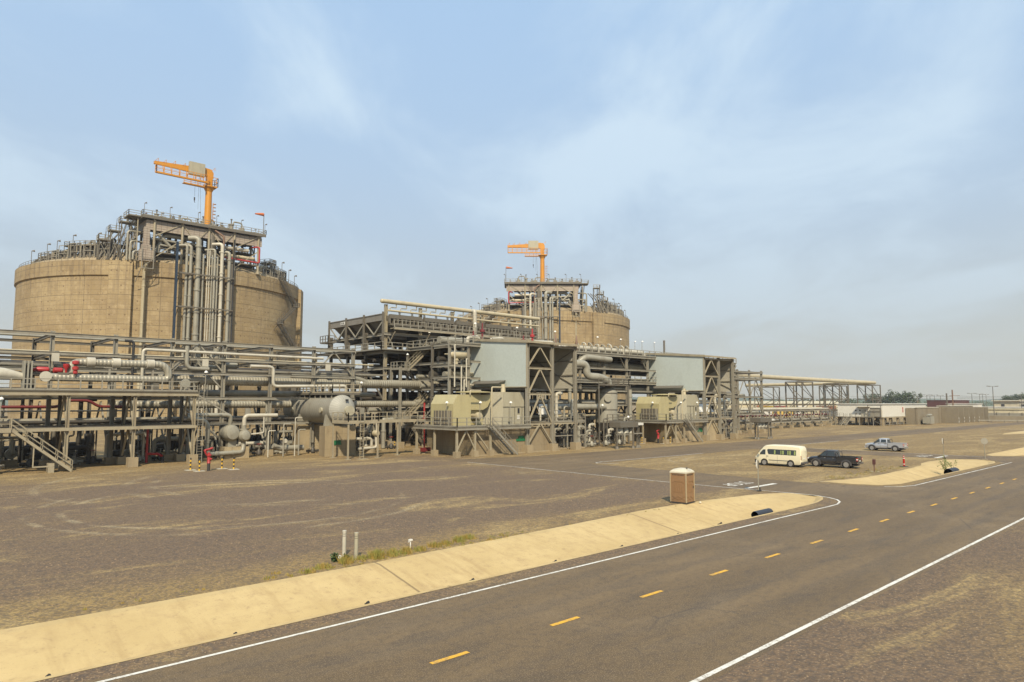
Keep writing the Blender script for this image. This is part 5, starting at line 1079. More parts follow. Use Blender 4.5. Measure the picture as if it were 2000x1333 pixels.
for x, y in ((58.5, 88.3), (58.5, 90.8), (65.8, 88.3)):
    b = B(); b.ib((x, y, .7), (x, y, 12.3 if x < 60 else 15.2), .34, .34, .05, up=(1, 0, 0)); b.mk('post', STEEL, ST)
    b = B(); b.cbox(x, y, 0, 1.1, 1.1, .9); b.mk('footing', CONC, ST)
# pipes inside the cooler legs
rr = random.Random(5)
for k in range(20):
    z = (4.6, 5.6, 7.5, 8.3, 10.1, 10.9, 12.7, 13.5)[k % 8]; v = 93.6 + (k * 2.3) % 15; r = rr.uniform(.15, .4)
    pipe(NTH[k] + ' horizontal pipe through the air cooler legs, counted as they were laid front to back', [(57.6, v, z), (92, v, z)], r, (PIPED, PIPE, PIPED, COPPER, STEELD)[k % 5], group='pipes through the air cooler legs', fl=9, fr=1.15)
for k in range(12):
    x = 60 + k * 2.6; v = 94 + (k * 3.7) % 12; r = rr.uniform(.18, .4)
    b = B(); flange_pipe(b, [(x, v, .1), (x, v, (7.2, 12.4, 14.6)[k % 3])], r, 10, None, 3); b.mk('standpipe', (PIPED, PIPE)[k % 2], cat='pipe', group='standpipes among the air cooler legs', label=NTH[k] + ' vertical pipe from the left among the air cooler legs')
for k in range(7): pump(NTH[k] + ' pump from the left on the ground between the air cooler legs', 60.5 + 4.2 * k, 94 + (k * 2.1) % 5, 1.4, PIPED, STEELD, 'pumps between the air cooler legs', k)
# small tan vessel left of near shelter
T = thing('horizontal_vessel', 'small cream horizontal vessel on the frame left of the near shelter', 'vessel', (61, 76.6, 12.8))
b = B(); b.lathe((60.0, 76.8, 13.6), [(.02, -1.2), (.28, -1.12), (.5, -.85), (.55, -.6), (.55, 2.2), (.3, 2.6), (.02, 2.7)], 18, 'x'); b.mk('shell', PIPET, T)
b = B(); b.tube([(60.2, 76.8, 13.1), (60.2, 76.8, 12.2)], .3, 12); b.tube([(60.2, 76.8, 12.75), (60.2, 76.8, 12.9)], .42, 12); b.mk('nozzle', PIPET, T)
b = B(); b.tube([(58.9, 76.8, 13.6), (58.2, 76.8, 13.6)], .08, 6); b.mk('end_spout', PIPET, T)
PF = [59.0, 62.0]
rack('pipe_tier', 'slim steel frame with small pipes left of the near shelter', 'frame', [58.4, 62.3 - .5], [76.0, 80], [10.4, 12.0, 7.6, 15.0], 15.4, .3, braces=[])
for k, (x, z0, z1) in enumerate(((59.1, 9, 14.9), (60.3, 4.5, 11.9), (61.2, 9, 13), (60.8, 4.2, 10))):
    pipe(NTH[k] + ' thin vertical pipe from the left on the slim frame by the near shelter', [(x, 75.7, z0), (x, 75.7, z1), (x + .7, 76.2, z1)], .1, PIPEL, .2, 8, group='thin pipes on the slim frame')
# equipment on the deck behind / over the near shelter
for k, (x, y, m) in enumerate(((66, 80, REDD), (68.2, 80.5, REDD), (76.5, 80, REDD), (79.5, 81, RED), (71, 79.6, STEEL), (84.2, 80, STEEL))):
    T = thing('relief_valve', NTH[k] + ' upright relief valve from the left on the deck behind the near shelter roof', 'valve', (x, y, 15.44), 'relief valves behind the near shelter roof')
    h = 3.6 if k in (1, 3) else 2.2
    b = B(); b.lathe((x, y, 15.44), [(.3, 0), (.3, .5), (.16, .6), (.16, h * .6), (.38, h * .62), (.38, h * .72), (.14, h * .75), (.12, h), (.02, h + .05)], 12); b.mk('body', m, T)
    b = B(); b.tube([(x, y, 16.1), (x + 1.1, y, 16.1), (x + 1.1, y, 15.5)], .24, 10, .4); b.mk('outlet', PIPEL, T)
for k, (x, x2, y, r) in enumerate(((69, 71.6, 79.4, .35), (78, 82.5, 79.2, .42), (80.5, 84.0, 81.2, .3), (86, 89.5, 79.8, .32), (64.3, 66.5, 79.3, .28), (87.5, 91, 82.5, .4))):
    pipe(NTH[k] + ' short pale elbow pipe from the left on the deck behind the near shelter roof', [(x, y, 15.5), (x, y, 16.5), (x2, y, 16.7), (x2, y, 15.5)], r, PIPEL, .7, 12, group='pale elbow pipes behind the near shelter roof')
for k, (x, y) in enumerate(((83.5, 79.5), (88.2, 79.0))):
    T = thing('tapered_vent', ('left' if k == 0 else 'right') + ' brown tapered vent on the deck behind the near shelter roof', 'vent', (x, y, 15.44), 'brown tapered vents')
    b = B(); b.lathe((x, y, 15.44), [(.3, 0), (.3, .3), (.14, .4), (.22, 1.6), (.08, 2.9), (.01, 3.0)], 10); b.mk('cone', COPPER, T)
# ------------------------------------------------------------------ compressor shelters
def shelter(nm, x0, dx, y0, lab):
    x1 = x0 + dx; xm = x0 + dx / 2; T = thing('compressor_shelter', lab, 'shelter', (xm, y0 + 6, 0), 'compressor shelters')
    for x in (x0, xm, x1):
        for y, zt in ((y0, 15.1), (y0 + 12, 16.1)):
            b = B(); b.ib((x, y, .9), (x, y, zt), .42, .42, .06, up=(1, 0, 0)); b.mk('column', STEEL, T)
            b = B(); b.cbox(x, y, 0, 1.15, 1.15, 1.05); b.mk('footing', CONC, T)
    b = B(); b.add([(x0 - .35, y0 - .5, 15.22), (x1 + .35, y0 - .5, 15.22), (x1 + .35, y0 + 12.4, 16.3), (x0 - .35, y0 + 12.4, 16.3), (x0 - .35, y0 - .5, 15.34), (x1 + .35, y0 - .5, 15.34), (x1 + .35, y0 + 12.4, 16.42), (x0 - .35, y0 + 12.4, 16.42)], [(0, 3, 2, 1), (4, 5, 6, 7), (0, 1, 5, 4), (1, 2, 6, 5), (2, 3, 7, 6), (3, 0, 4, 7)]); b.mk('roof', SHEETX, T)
    b = B(); b.bar((x0 - .4, y0 - .52, 15.2), (x1 + .4, y0 - .52, 15.2), .1, .32); b.bar((x0 - .4, y0 - .52, 15.22), (x0 - .4, y0 + 12.45, 16.3), .12, .4); b.mk('fascia', STEELW, T)
    xw = x0 - .25
    b = B(); b.add([(xw, y0 - .1, 9.0), (xw, y0 + 12.1, 9.1), (xw, y0 + 12.1, 16.15), (xw, y0 - .1, 15.12), (xw + .06, y0 - .1, 9.0), (xw + .06, y0 + 12.1, 9.1), (xw + .06, y0 + 12.1, 16.15), (xw + .06, y0 - .1, 15.12)], [(0, 3, 2, 1), (4, 5, 6, 7), (0, 1, 5, 4), (1, 2, 6, 5), (2, 3, 7, 6), (3, 0, 4, 7)]); b.mk('side_wall', SHEETP, T)
    b = B(); b.bar((xw - .02, y0 - .15, 8.95), (xw - .02, y0 - .15, 15.1), .12); b.bar((xw - .02, y0 + 12.15, 9.0), (xw - .02, y0 + 12.15, 16.2), .16); b.bar((xw - .03, y0 - .1, 8.97), (xw - .03, y0 + 12.1, 9.06), .06, .12); b.mk('corner_trim', STEELW, T)
    xw = x1 + .2
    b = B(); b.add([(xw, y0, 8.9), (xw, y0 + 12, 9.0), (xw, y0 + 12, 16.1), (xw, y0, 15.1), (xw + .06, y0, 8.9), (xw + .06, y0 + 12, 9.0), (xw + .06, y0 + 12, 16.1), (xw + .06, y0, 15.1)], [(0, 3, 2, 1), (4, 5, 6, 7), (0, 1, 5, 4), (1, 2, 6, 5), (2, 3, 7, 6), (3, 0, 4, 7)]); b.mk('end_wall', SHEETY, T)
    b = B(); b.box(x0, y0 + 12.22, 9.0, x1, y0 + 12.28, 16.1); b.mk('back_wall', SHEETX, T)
    for z in (10.9, 13.0): b = B(); b.bar((x1 + .1, y0 + .1, z), (x1 + .1, y0 + 11.9, z), .14); b.mk('girt', STEEL, T)
    b = B(); b.bar((x1 + .1, y0 + .2, 9.3), (x1 + .1, y0 + 6, 12.0), .12); b.bar((x1 + .1, y0 + 6, 12.0), (x1 + .1, y0 + 11.5, 15.2), .12); b.bar((x1 + .1, y0 + .2, 14.6), (x1 + .1, y0 + 6, 12.0), .12); b.mk('wall_brace', STEEL, T)
    m_ = (x0 + xm) / 2
    for zb, zt in ((1.3, 3.95), (4.1, 7.9), (8.1, 11.5), (11.9, 14.6)):
        b = B(); b.bar((x0 + .2, y0, zb), (m_, y0, zt), .19); b.bar((xm - .2, y0, zb), (m_, y0, zt), .19); b.mk('front_brace', STEELW, T)
    for z in (3.9, 8.0, 11.6, 14.8): b = B(); b.ib((x0, y0, z), (xm if z in (8.0, 11.6) else x1, y0, z), .16, .3); b.mk('front_beam', STEELW, T)
    b = B(); a = 1 if nm == 0 else 0
    b.add([(x0 - .3, y0 + 4.1, 9.9), (x0 - .3, y0 + 11, 9.9), (x0 - 2.4, y0 + 9.2, 9.45), (x0 - 2.4, y0 + 3.3, 9.45), (x0 - .3, y0 + 4.1, 9.98), (x0 - .3, y0 + 11, 9.98), (x0 - 2.4, y0 + 9.2, 9.53), (x0 - 2.4, y0 + 3.3, 9.53)], [(0, 3, 2, 1), (4, 5, 6, 7), (0, 1, 5, 4), (1, 2, 6, 5), (2, 3, 7, 6), (3, 0, 4, 7)]); b.mk('awning', STEELD, T)
SHEETP = paint('pale_sheeting', (0.55, 0.60, 0.56), 0.5, 0.05, .10, (0.2, 0.19, 0.15), 0.35, wave=('Y', 2.6), wstr=0.35)
shelter(0, 65.75, 9.8, 68.0, 'near compressor shelter with a pale blue-green sheet side wall')
shelter(1, 109.6, 10.1, 67.5, 'far compressor shelter with a pale grey-green sheet side wall')
# ------------------------------------------------------------------ compressor packages on concrete blocks
def blockmat():
    m, n, b = mbase('block_concrete'); t = NT(n); g = t.n.new('ShaderNodeNewGeometry').outputs['Position']
    a = t.noise(.5, 5, .65, t.map(g, (1, 1, .15))); c_ = t.noise(2.0, 5, .7, g)
    c = t.mix(t.ramp(a, .35, .65), (.35, .28, .17), (.25, .195, .115)); c = t.mix(t.math('MULTIPLY', t.ramp(c_, .5, .75), .55), c, (.16, .12, .075))
    s = t.n.new('ShaderNodeSeparateXYZ'); t.l.new(g, s.inputs[0])
    for o, w in ((s.outputs[0], 2.4), (s.outputs[1], 2.4), (s.outputs[2], 1.9)):
        d = t.math('ABSOLUTE', t.math('SUBTRACT', t.math('FRACT', t.math('DIVIDE', o, w)), .5)); c = t.mix(t.math('MULTIPLY', t.math('SUBTRACT', 1, t.ramp(d, .004, .014)), .5), c, (.12, .09, .055))
    n.links.new(c, b.inputs['Base Color']); b.inputs['Roughness'].default_value = .9; t.bump(c_, .3, .04, b); return m
BLOCK = blockmat()
def package(nm, x, y, lab, far):
    """origin: front-left corner of the concrete block"""
    w = 'near' if nm == 0 else 'far'
    T = thing('concrete_foundation', 'stained concrete block under the ' + w + ' compressor', 'foundation', (x + 7, y + 5, 0), 'compressor foundations')
    b = B(); b.box(x + .6, y + .2, 0, x + 15.2, y + 11, 3.45); b.mk('block', BLOCK, T)
    b = B(); b.box(x + .3, y - .4, 0, x + 15.6, y + .18, .12); b.mk('apron', CONC, T)
    D = thing('maintenance_deck', 'steel deck with handrails around the ' + w + ' compressor', 'deck', (x + 5, y, 0), 'compressor decks')
    b = B(); b.box(x - .6, y + .25, 3.72, x + 9.2, y + 11, 3.8)
    n = int(12.6 / .22)
    for i in range(n): b.box(x - 3.4 + i * .22, y - .9, 3.73, x - 3.33 + i * .22, y + .26, 3.79)      # open grating bars
    for i in range(50): b.box(x - 3.4, y + .3 + i * .214, 3.73, x - .58, y + .36 + i * .214, 3.79)
    b.box(x - 3.4, y - .9, 3.72, x - 3.3, y + 11, 3.8); b.mk('floor', STEELD, D)
    b = B(); b.ib((x - 3.4, y - .95, 3.55), (x + 9.3, y - .95, 3.55), .16, .36); b.ib((x - 3.5, y - .9, 3.55), (x - 3.5, y + 11, 3.55), .16, .36); b.mk('edge_beam', STEEL, D)
    b = B(); rail(b, [(x - 3.4, y + 11, 3.8), (x - 3.4, y - .9, 3.8), (x + 1.2, y - .9, 3.8)], 1.1, 1.6, .055); rail(b, [(x + 2.4, y - .9, 3.8), (x + 9.2, y - .9, 3.8)], 1.1, 1.6, .055); b.mk('handrail', STEEL, D)
    for xx, yy in ((x - 3.2, y + 8), (x - 3.2, y + 4), (x - .3, y - .6), (x + 2.3, y - .6), (x - 3.2, y - .6)):
        b = B(); b.bar((xx, yy, .6), (xx, yy, 3.4), .24); b.mk('leg', STEELW, D)
        b = B(); b.cbox(xx, yy, 0, .7, .7, .75); b.mk('footing', CONC, D)
    b = B(); b.bar((x - 3.2, y - .6, .8), (x - 1.7, y - .6, 3.3), .15); b.bar((x - .3, y - .6, .9), (x - 1.7, y - .6, 3.3), .15); b.mk('brace', STEELW, D)
    b = B(); b.bar((x - .3, y - .6, 3.3), (x + 1.9, y - .6, .9), .15); b.mk('brace', STEELW, D)
    S = thing('steel_stair', 'short steel stair up to the deck of the ' + w + ' compressor', 'stair', (x + 3.7, y - 1.5, 0), 'stairs to the compressor decks')
    stair(S, (x + 5.9, y - 1.5, .05), (x + 1.5, y - 1.5, 3.8), .9, STEEL)
    # cream inlet housing
    z = 3.85
    E_ = thing('compressor_enclosure', lab, 'compressor', (x + 2, y + 4, z), 'compressor enclosures')
    b = B()
    def ext(poly, ya, yb): n = len(poly); b.add([(px_, ya, pz) for px_, pz in poly] + [(px_, yb, pz) for px_, pz in poly], [tuple(range(n)), tuple(range(n, 2 * n))[::-1]] + [(i, n + i, n + (i + 1) % n, (i + 1) % n) for i in range(n)])
    ext([(x - 2.4, z), (x + .5, z), (x + .5, z + 4.0), (x - 1.7, z + 4.0), (x - 2.4, z + 2.8)], y + 1.2, y + 6.0); b.mk('inlet_hood', CREAM, E_, recalc=True)
    b = B(); ext([(x + .52, z + 2.0), (x + 3.6, z + 2.0), (x + 4.4, z + 2.4), (x + 4.9, z + 3.2), (x + 5.0, z + 4.0), (x + .52, z + 4.0)], y + 2.4, y + 6.5); b.mk('duct', CREAM, E_, recalc=True)
    b = B(); b.cbox(x + 2.5, y + 4.2, z, 2.8, 2.4, 1.95); b.cbox(x + 2.9, y + 2.7, z, 1.2, .7, 1.3); b.mk('gear_casing', CREAM, E_)
    b = B(); b.lathe((x + 2.0, y + 1.35, z + 1.2), [(.02, -.25), (.45, -.2), (.5, .0), (.5, .3)], 16, 'y'); b.tube([(x + 2.0, y + 1.6, z + 1.2), (x + 2.0, y + 3.2, z + 1.2)], .3, 12); b.mk('end_cover', PIPET, E_)
    b = B(); b.box(x - 3.1, y + 1.4, z, x - 2.45, y + 4.4, z + 1.95)
    b.mk('intake_grille', STEELD, E_)
    b = B()
    for k in range(5): b.box(x - 3.18, y + 1.4 + k * .62, z, x - 3.12, y + 1.47 + k * .62, z + 1.95)
    b.box(x - 3.0, y + 1.33, z, x - 2.9, y + 1.38, z + 1.95); b.box(x - 2.55, y + 1.33, z, x - 2.47, y + 1.38, z + 1.95); b.mk('grille_frame', STEELW, E_)
    b = B(); b.lathe((x + 3.0, y + 3.8, z + 4.3), [(2.4, 0), (2.4, .14), (1.0, .22), (.02, .24)], 26); b.tube([(x + 3.0, y + 3.8, z + 3.9), (x + 3.0, y + 3.8, z + 4.3)], 1.0, 16); b.mk('cover_disc', CREAM, E_)
    b = B(); b.tube([(x + .2, y + 1.0, z + 4.0), (x + .2, y + 1.0, z + 4.55), (x + 2, y + 1.0, z + 4.55)], .08, 8, .2); b.tube([(x + 3.4, y + .4, z), (x + 3.4, y + .4, z + 5.0), (x + 5.2, y + .4, z + 5.0)], .10, 8, .2); b.mk('vent_line', PIPET, E_)
    Q = thing('compressor_housing', 'beige boxy acoustic housing of the ' + w + ' compressor with a door window', 'compressor', (x + 7.4, y + 3, z), 'compressor housings')
    b = B(); b.add([(x + 4.0, y + 4.2, z), (x + 6.3, y + 1.4, z), (x + 10.3, y + 1.4, z), (x + 10.3, y + 7, z), (x + 4.0, y + 7, z)] + [(x + 4.0, y + 4.2, z + 4.4), (x + 6.3, y + 1.4, z + 4.4), (x + 10.3, y + 1.4, z + 4.4), (x + 10.3, y + 7, z + 4.4), (x + 4.0, y + 7, z + 4.4)], [(4, 3, 2, 1, 0), (5, 6, 7, 8, 9)] + [(i, (i + 1) % 5, 5 + (i + 1) % 5, 5 + i) for i in range(5)]); b.mk('housing', BEIGE, Q)
    b = B(); b.box(x + 8.6, y + 1.34, z + .05, x + 9.6, y + 1.39, z + 2.3); dr_ = b.mk('door', BEIGE, Q)
    b = B(); b.box(x + 8.95, y + 1.30, z + 1.5, x + 9.3, y + 1.33, z + 2.2); b.mk('door_window', BLACK, dr_)
    b = B(); b.box(x + 8.85, y + 1.29, z + .7, x + 9.3, y + 1.33, z + 1.2); b.mk('notice', WHITE, dr_)
    b = B(); b.box(x + 6.3, y + 1.33, z + 2.35, x + 10.3, y + 1.38, z + 2.42)
    for xx in (x + 7.35, x + 8.4, x + 9.8): b.box(xx, y + 1.33, z, xx + .05, y + 1.38, z + 2.34)
    b.mk('panel_seam', STEELD, Q)
    b = B(); b.tube([(x + 7.4, y + 2.6, z + 4.4), (x + 7.4, y + 2.6, z + 5.5)], [.35, .28], 12); b.mk('exhaust_stub', PIPET, Q)
    G2 = thing('wall_sign', 'small green sign on the front of the concrete block of the ' + w + ' compressor', 'sign', (x + 8.6, y + .1, 1.8), 'green signs on the concrete blocks')
    b = B(); b.box(x + 7.6, y + .12, 1.62, x + 9.2, y + .17, 1.92); b.box(x + 8.0, y + .12, 1.95, x + 9.0, y + .17, 2.3); b.mk('board', GREEN, G2)
package(0, 56.4, 68.2, 'cream compressor enclosure with a round lid, on the near block', False)
package(1, 100.2, 67.8, 'cream compressor enclosure with a round lid, on the far block', True)
# pale square panel hung in front of rack pipes
for k, (x, y) in enumerate(((74.5, 74.5), (118.4, 74))):
    b = B(); b.add([(x, y, 5.0), (x + 5.2, y, 5.0), (x + 4.4, y + .8, 6.6), (x + .8, y + .8, 6.6), (x, y + .1, 5.0), (x + 5.2, y + .1, 5.0), (x + 4.4, y + .9, 6.6), (x + .8, y + .9, 6.6)], [(0, 1, 2, 3), (7, 6, 5, 4), (0, 4, 5, 1), (1, 5, 6, 2), (2, 6, 7, 3), (3, 7, 4, 0)]); b.mk('weather_hood', LAMPW, cat='hood', group='white sloping hoods under the shelters', label='white sloping hood under the ' + ('near' if k == 0 else 'far') + ' shelter')
# machinery filling the shelters' lower right
rr = random.Random(21)
for s_, (x0, y0) in enumerate(((71.2, 69.5), (115, 69))):
    w = 'near' if s_ == 0 else 'far'
    D = thing('skid_frame', 'crowded pipework skid under the right bay of the ' + w + ' shelter', 'skid', (x0 + 4, y0 + 3, 0), 'pipework skids')
    for k in range(9):
        x = x0 + .4 + (k % 5) * 1.6 + rr.uniform(-.2, .2); y = y0 + (k // 5) * 2.2 + rr.uniform(0, .6); r = rr.uniform(.1, .26); b = B(); flange_pipe(b, [(x, y, .2), (x, y, rr.uniform(2.4, 3.6)), (x + 1.3, y, 3.0)], r, 8, r * 2, 1.0, 1.5); b.mk('pipe', (PIPED, PIPE, STEELD)[k % 3], D)
    b = B(); b.box(x0, y0 - .2, 0, x0 + 8, y0 + 4, .18); b.mk('base', CONC, D)
    b = B()
    for x in (x0, x0 + 4, x0 + 8):
        for y in (y0 - .2, y0 + 4): b.bar((x, y, .15), (x, y, 3.9), .16)
    for z in (2.0, 3.9): b.bar((x0, y0 - .2, z), (x0 + 8, y0 - .2, z), .14); b.bar((x0, y0 + 4, z), (x0 + 8, y0 + 4, z), .14)
    for y in (y0 - .2, y0 + 4): b.bar((x0, y, 3.9), (x0, y, 3.9001), .14)
    b.box(x0 - .1, y0 - .3, 3.98, x0 + 8.1, y0 + 4.1, 4.06); rail(b, [(x0, y0 - .2, 4.06), (x0 + 8, y0 - .2, 4.06)], 1.1, 1.5, .05); b.mk('frame', STEEL, D)
    for k in range(6):
        x = x0 + .8 + k * 1.3; valve(NTH[k] + ' valve from the left on the skid under the ' + w + ' shelter', x, y0 + .3 + (k % 2), .18 if k % 2 else 4.06, 1.5, (STEELD, PIPE)[k % 2], 'valves on the shelter skids', STEEL)
    for k in range(5):
        x = x0 + .6 + k * 1.7; pipe(NTH[k] + ' short upright pipe from the left above the skid of the ' + w + ' shelter', [(x, y0 + 2, 4.1), (x, y0 + 2, 6.2 + (k % 3)), (x + 1.2, y0 + 2, 6.2 + (k % 3))], .14 + .05 * (k % 3), (PIPEL, PIPE)[k % 2], .4, 10, group='upright pipes above the shelter skids', fl=1)
# ------------------------------------------------------------------ vertical vessel
VX, VY = 89.0, 73.2
T = thing('vertical_vessel', 'squat grey vertical vessel with a domed top right of the near shelter', 'vessel', (VX, VY, 0))
b = B(); b.lathe((VX, VY, 0), [(1.83, 3.6), (1.83, 8.3), (1.7, 8.75), (1.3, 9.15), (.7, 9.4), (.02, 9.45)], 32); b.mk('shell', PIPE, T)
for z in (5.6, 8.3): b = B(); b.lathe((VX, VY, z), [(1.83, 0), (1.92, .03), (1.92, .13), (1.83, .16)], 32); b.mk('ring', STEELD, T)
b = B(); b.lathe((VX, VY, 0), [(1.5, 2.2), (1.9, 3.6)], 24); b.mk('skirt', PIPED, T)
for k in range(4): t = .6 + k * pi / 2; b = B(); b.bar((VX + 1.6 * cos(t), VY + 1.6 * sin(t), 0), (VX + 1.6 * cos(t), VY + 1.6 * sin(t), 3.6), .3); b.mk('leg', STEELD, T)
b = B(); d = Vector((-.68, -.73, 0)); p = Vector((VX, VY, 7.5)) + d * 1.7; b.tube([p, p + d * .35], .5, 16); b.tube([p + d * .35, p + d * .45], .58, 16); b.mk('manway', PIPE, T)
b = B(); d = Vector((.1, -1, 0)); p = Vector((VX + .8, VY, 4.9)) + d * 1.5; b.tube([p, p + d * .4], .22, 12); b.mk('nozzle', PIPE, T)
b = B(); b.box(VX - 4.5, VY - 2.2, 9.55, VX + 3.2, VY + 2.4, 9.62); rail(b, [(VX - 4.5, VY - 2.2, 9.62), (VX + 3.2, VY - 2.2, 9.62), (VX + 3.2, VY + 2.4, 9.62)], 1.1, 1.3, .05)
for x in (VX - 4.4, VX + 3.1): b.bar((x, VY - 2.1, 0), (x, VY - 2.1, 9.6), .18)
b.mk('top_platform', STEELD, T)
b = B(); b.box(VX - 3, VY - 2.6, 3.75, VX + 4.0, VY - 1.9, 3.82); rail(b, [(VX - 3, VY - 2.6, 3.82), (VX + 4, VY - 2.6, 3.82)], 1.1, 1.3, .05)
for x in (VX - 2.9, VX + .5, VX + 3.9): b.bar((x, VY - 2.5, 0), (x, VY - 2.5, 3.8), .14)
b.mk('lower_platform', STEELD, T)
pipe('big grey pipe snaking down to the top of the vertical vessel', [(82.0, 74.6, 13.1), (85.0, 74.0, 13.1), (85.0, 74.0, 11.1), (87.6, 73.2, 11.0), (89.6, 73.2, 10.3), (89.6, 73.2, 9.2)], .62, PIPE, 1.4, 18)
pipe('thick grey pipe entering the side of the vertical vessel', [(76, 73.4, 6.15), (87.6, 72.4, 6.15)], .5, PIPE, None, 16)
pipe('fat curved pipe behind the top of the vertical vessel', [(86.8, 78.5, 12.4), (88.2, 77.5, 14.6), (95.5, 77.5, 14.4)], .5, PIPE, 1.5, 14)
pipe('upright grey pipe left of the vertical vessel', [(81.8, 74.8, 4.2), (81.8, 74.8, 15.6)], .3, PIPE, fl=2.5)
pipe('tall upright pipe right of the vertical vessel', [(93.0, 71.4, .5), (93.0, 71.4, 9.0)], .34, PIPE, fl=2.5)
for k in range(8):
    x = 79 + k * 1.55; y = 69.4 + (k % 3) * .8; pipe(NTH[k] + ' small upright pipe from the left between the near shelter and the grey hopper', [(x, y, .1), (x, y, 1.6 + (k % 4) * .9), (x + 1.1, y, 1.6 + (k % 4) * .9)], .11 + .04 * (k % 3), (STEELD, PIPE, PIPEL)[k % 3], .3, 8, group='small pipes right of the near shelter', fl=.9, fr=1.5)
for k in range(7): valve(NTH[k] + ' valve from the left around the feet of the vertical vessel', 79.5 + k * 1.7, 70.6 - (k % 2) * .8, .1, 1.5 + .2 * (k % 3), (PIPED, PIPE)[k % 2], 'valves around the vertical vessel', (STEEL, RED, STEELD)[k % 3])
for k in range(6): pump(NTH[k] + ' pump from the left behind the vertical vessel', 79.5 + k * 2.7, 74.6, 1.3, PIPED, STEELD, 'pumps behind the vertical vessel', k)
def hopper(x, y, lab):
    T = thing('grey_hopper_bench', lab, 'equipment', (x + 2, y, 0), 'grey benches with hoppers')
    b = B(); b.box(x, y - .5, 3.15, x + 4.3, y + 1.6, 3.95); b.mk('housing', STEELD, T)
    for k in range(3): b = B(); b.lathe((x + .9 + k * 1.3, y + .4, 2.3), [(.62, 0), (.55, .1), (.48, .84)], 16); b.mk('hopper', PIPE, T)
    for xx, yy in ((x - .2, y), (x + 1.4, y + 1.4), (x + 3.2, y - .3), (x + 4.6, y), (x + 5.3, y + .2)):
        b = B(); b.bar((xx, yy, .3), (xx, yy, 3.1 if xx < x + 4.4 else 3.7), .16); b.mk('leg', STEELD, T)
        b = B(); b.lathe((xx, yy, 0), [(.34, 0), (.3, .12), (.12, .4)], 8); b.mk('foot', STEELD, T)
    b = B(); b.box(x + 4.4, y - .2, 3.4, x + 6.0, y + .5, 3.75); b.mk('light_box', WHITE, T)
    b = B(); b.bar((x - .4, y, 2.1), (x + 5.4, y, 2.1), .1); b.tube([(x + 3.2, y - .4, 2.15), (x + 5.4, y - .4, 2.15)], .09, 8); b.mk('cross_bar', STEEL, T)
hopper(80.6, 64.2, 'dark grey bench with three hoppers beside the vertical vessel')
hopper(121.2, 63.4, 'dark grey bench with three hoppers right of the far shelter')
# ------------------------------------------------------------------ horizontal drum
DX = 44.2; DZ = 5.95; DR = 1.85
T = thing('storage_drum', 'big grey horizontal drum on concrete piers in the middle left', 'drum', (DX, 85, 0))
b = B(); b.lathe((DX, 80.0, DZ), [(DR, 0), (DR, 13.4)], 48, 'y'); b.mk('shell', DRUM if 'DRUM' in globals() else INSY, T)
def headmat():
    m, n, b = mbase('drum_head'); t = NT(n); g = t.n.new('ShaderNodeNewGeometry').outputs['Position']; s = t.n.new('ShaderNodeSeparateXYZ'); t.l.new(g, s.inputs[0])
    a = t.math('ARCTAN2', t.math('SUBTRACT', s.outputs[2], DZ), t.math('SUBTRACT', s.outputs[0], DX)); k = t.math('ABSOLUTE', t.math('SUBTRACT', t.math('FRACT', t.math('MULTIPLY', a, 5.1)), .5))
    v = t.noise(1, 4, .6, g); c = t.mix(t.ramp(v, .3, .7), (.33, .32, .275), (.27, .26, .225)); c = t.mix(t.math('MULTIPLY', t.math('SUBTRACT', 1, t.ramp(k, .03, .10)), .6), c, (.16, .15, .13))
    n.links.new(c, b.inputs['Base Color']); b.inputs['Roughness'].default_value = .62; b.inputs['Metallic'].default_value = .05; t.bump(k, .4, .03, b); return m
b = B(); b.lathe((DX, 80.0, DZ), [(.02, -1.0), (.7, -.92), (1.2, -.72), (1.6, -.38), (DR, 0)], 48, 'y'); b.mk('front_head', headmat(), T)
b = B(); b.lathe((DX, 93.4, DZ), [(DR, 0), (1.6, .38), (1.2, .72), (.02, 1.0)], 48, 'y'); b.mk('rear_head', INSY, T)
b = B(); b.tube([(DX + .35, 79.2, DZ - .15), (DX + .35, 78.5, DZ - .15)], .62, 22); b.mk('manway', BEIGE, T)
b = B(); b.box(DX - .1, 78.93, DZ + 1.02, DX + .3, 79.02, DZ + 1.3); b.mk('name_plate', BLACK, T)
for y in (82.0, 90.5): b = B(); b.tube([(DX - DR + .1, y, DZ - .1), (DX - DR - .22, y, DZ - .1)], .34, 14); b.mk('side_nozzle', BEIGE, T)
for y in (81.0, 88.6):
    b = B(); b.add([(DX - 1.95, y - .25, 3.85), (DX + 1.95, y - .25, 3.85), (DX + 1.75, y - .25, 5.3), (DX, y - .25, 4.6), (DX - 1.75, y - .25, 5.3), (DX - 1.95, y + .25, 3.85), (DX + 1.95, y + .25, 3.85), (DX + 1.75, y + .25, 5.3), (DX, y + .25, 4.6), (DX - 1.75, y + .25, 5.3)], [(0, 1, 2, 3, 4), (9, 8, 7, 6, 5), (0, 5, 6, 1), (1, 6, 7, 2), (0, 4, 9, 5)]); b.mk('saddle', PIPE, T)
for k, y in enumerate((81.0, 88.6)):
    b = B(); b.box(DX - 2.2, y - .75, 0, DX + 2.2, y + .75, 3.84); b.mk('concrete_pier', BLOCK, cat='pier', group='concrete piers under the big drum', label=('front' if k == 0 else 'rear') + ' concrete pier under the big grey drum')
W_ = thing('drum_walkway', 'railed walkway on props above the big grey drum', 'walkway', (DX, 85, 7.8))
b = B(); b.box(DX - 1.3, 80.2, 8.02, DX + 2.6, 91.5, 8.08); b.bar((DX - 1.35, 80.2, 7.95), (DX - 1.35, 91.5, 7.95), .1, .22); b.bar((DX - 1.35, 80.2, 7.95), (DX + 2.6, 80.2, 7.95), .1, .22); b.mk('floor', STEELD, W_)
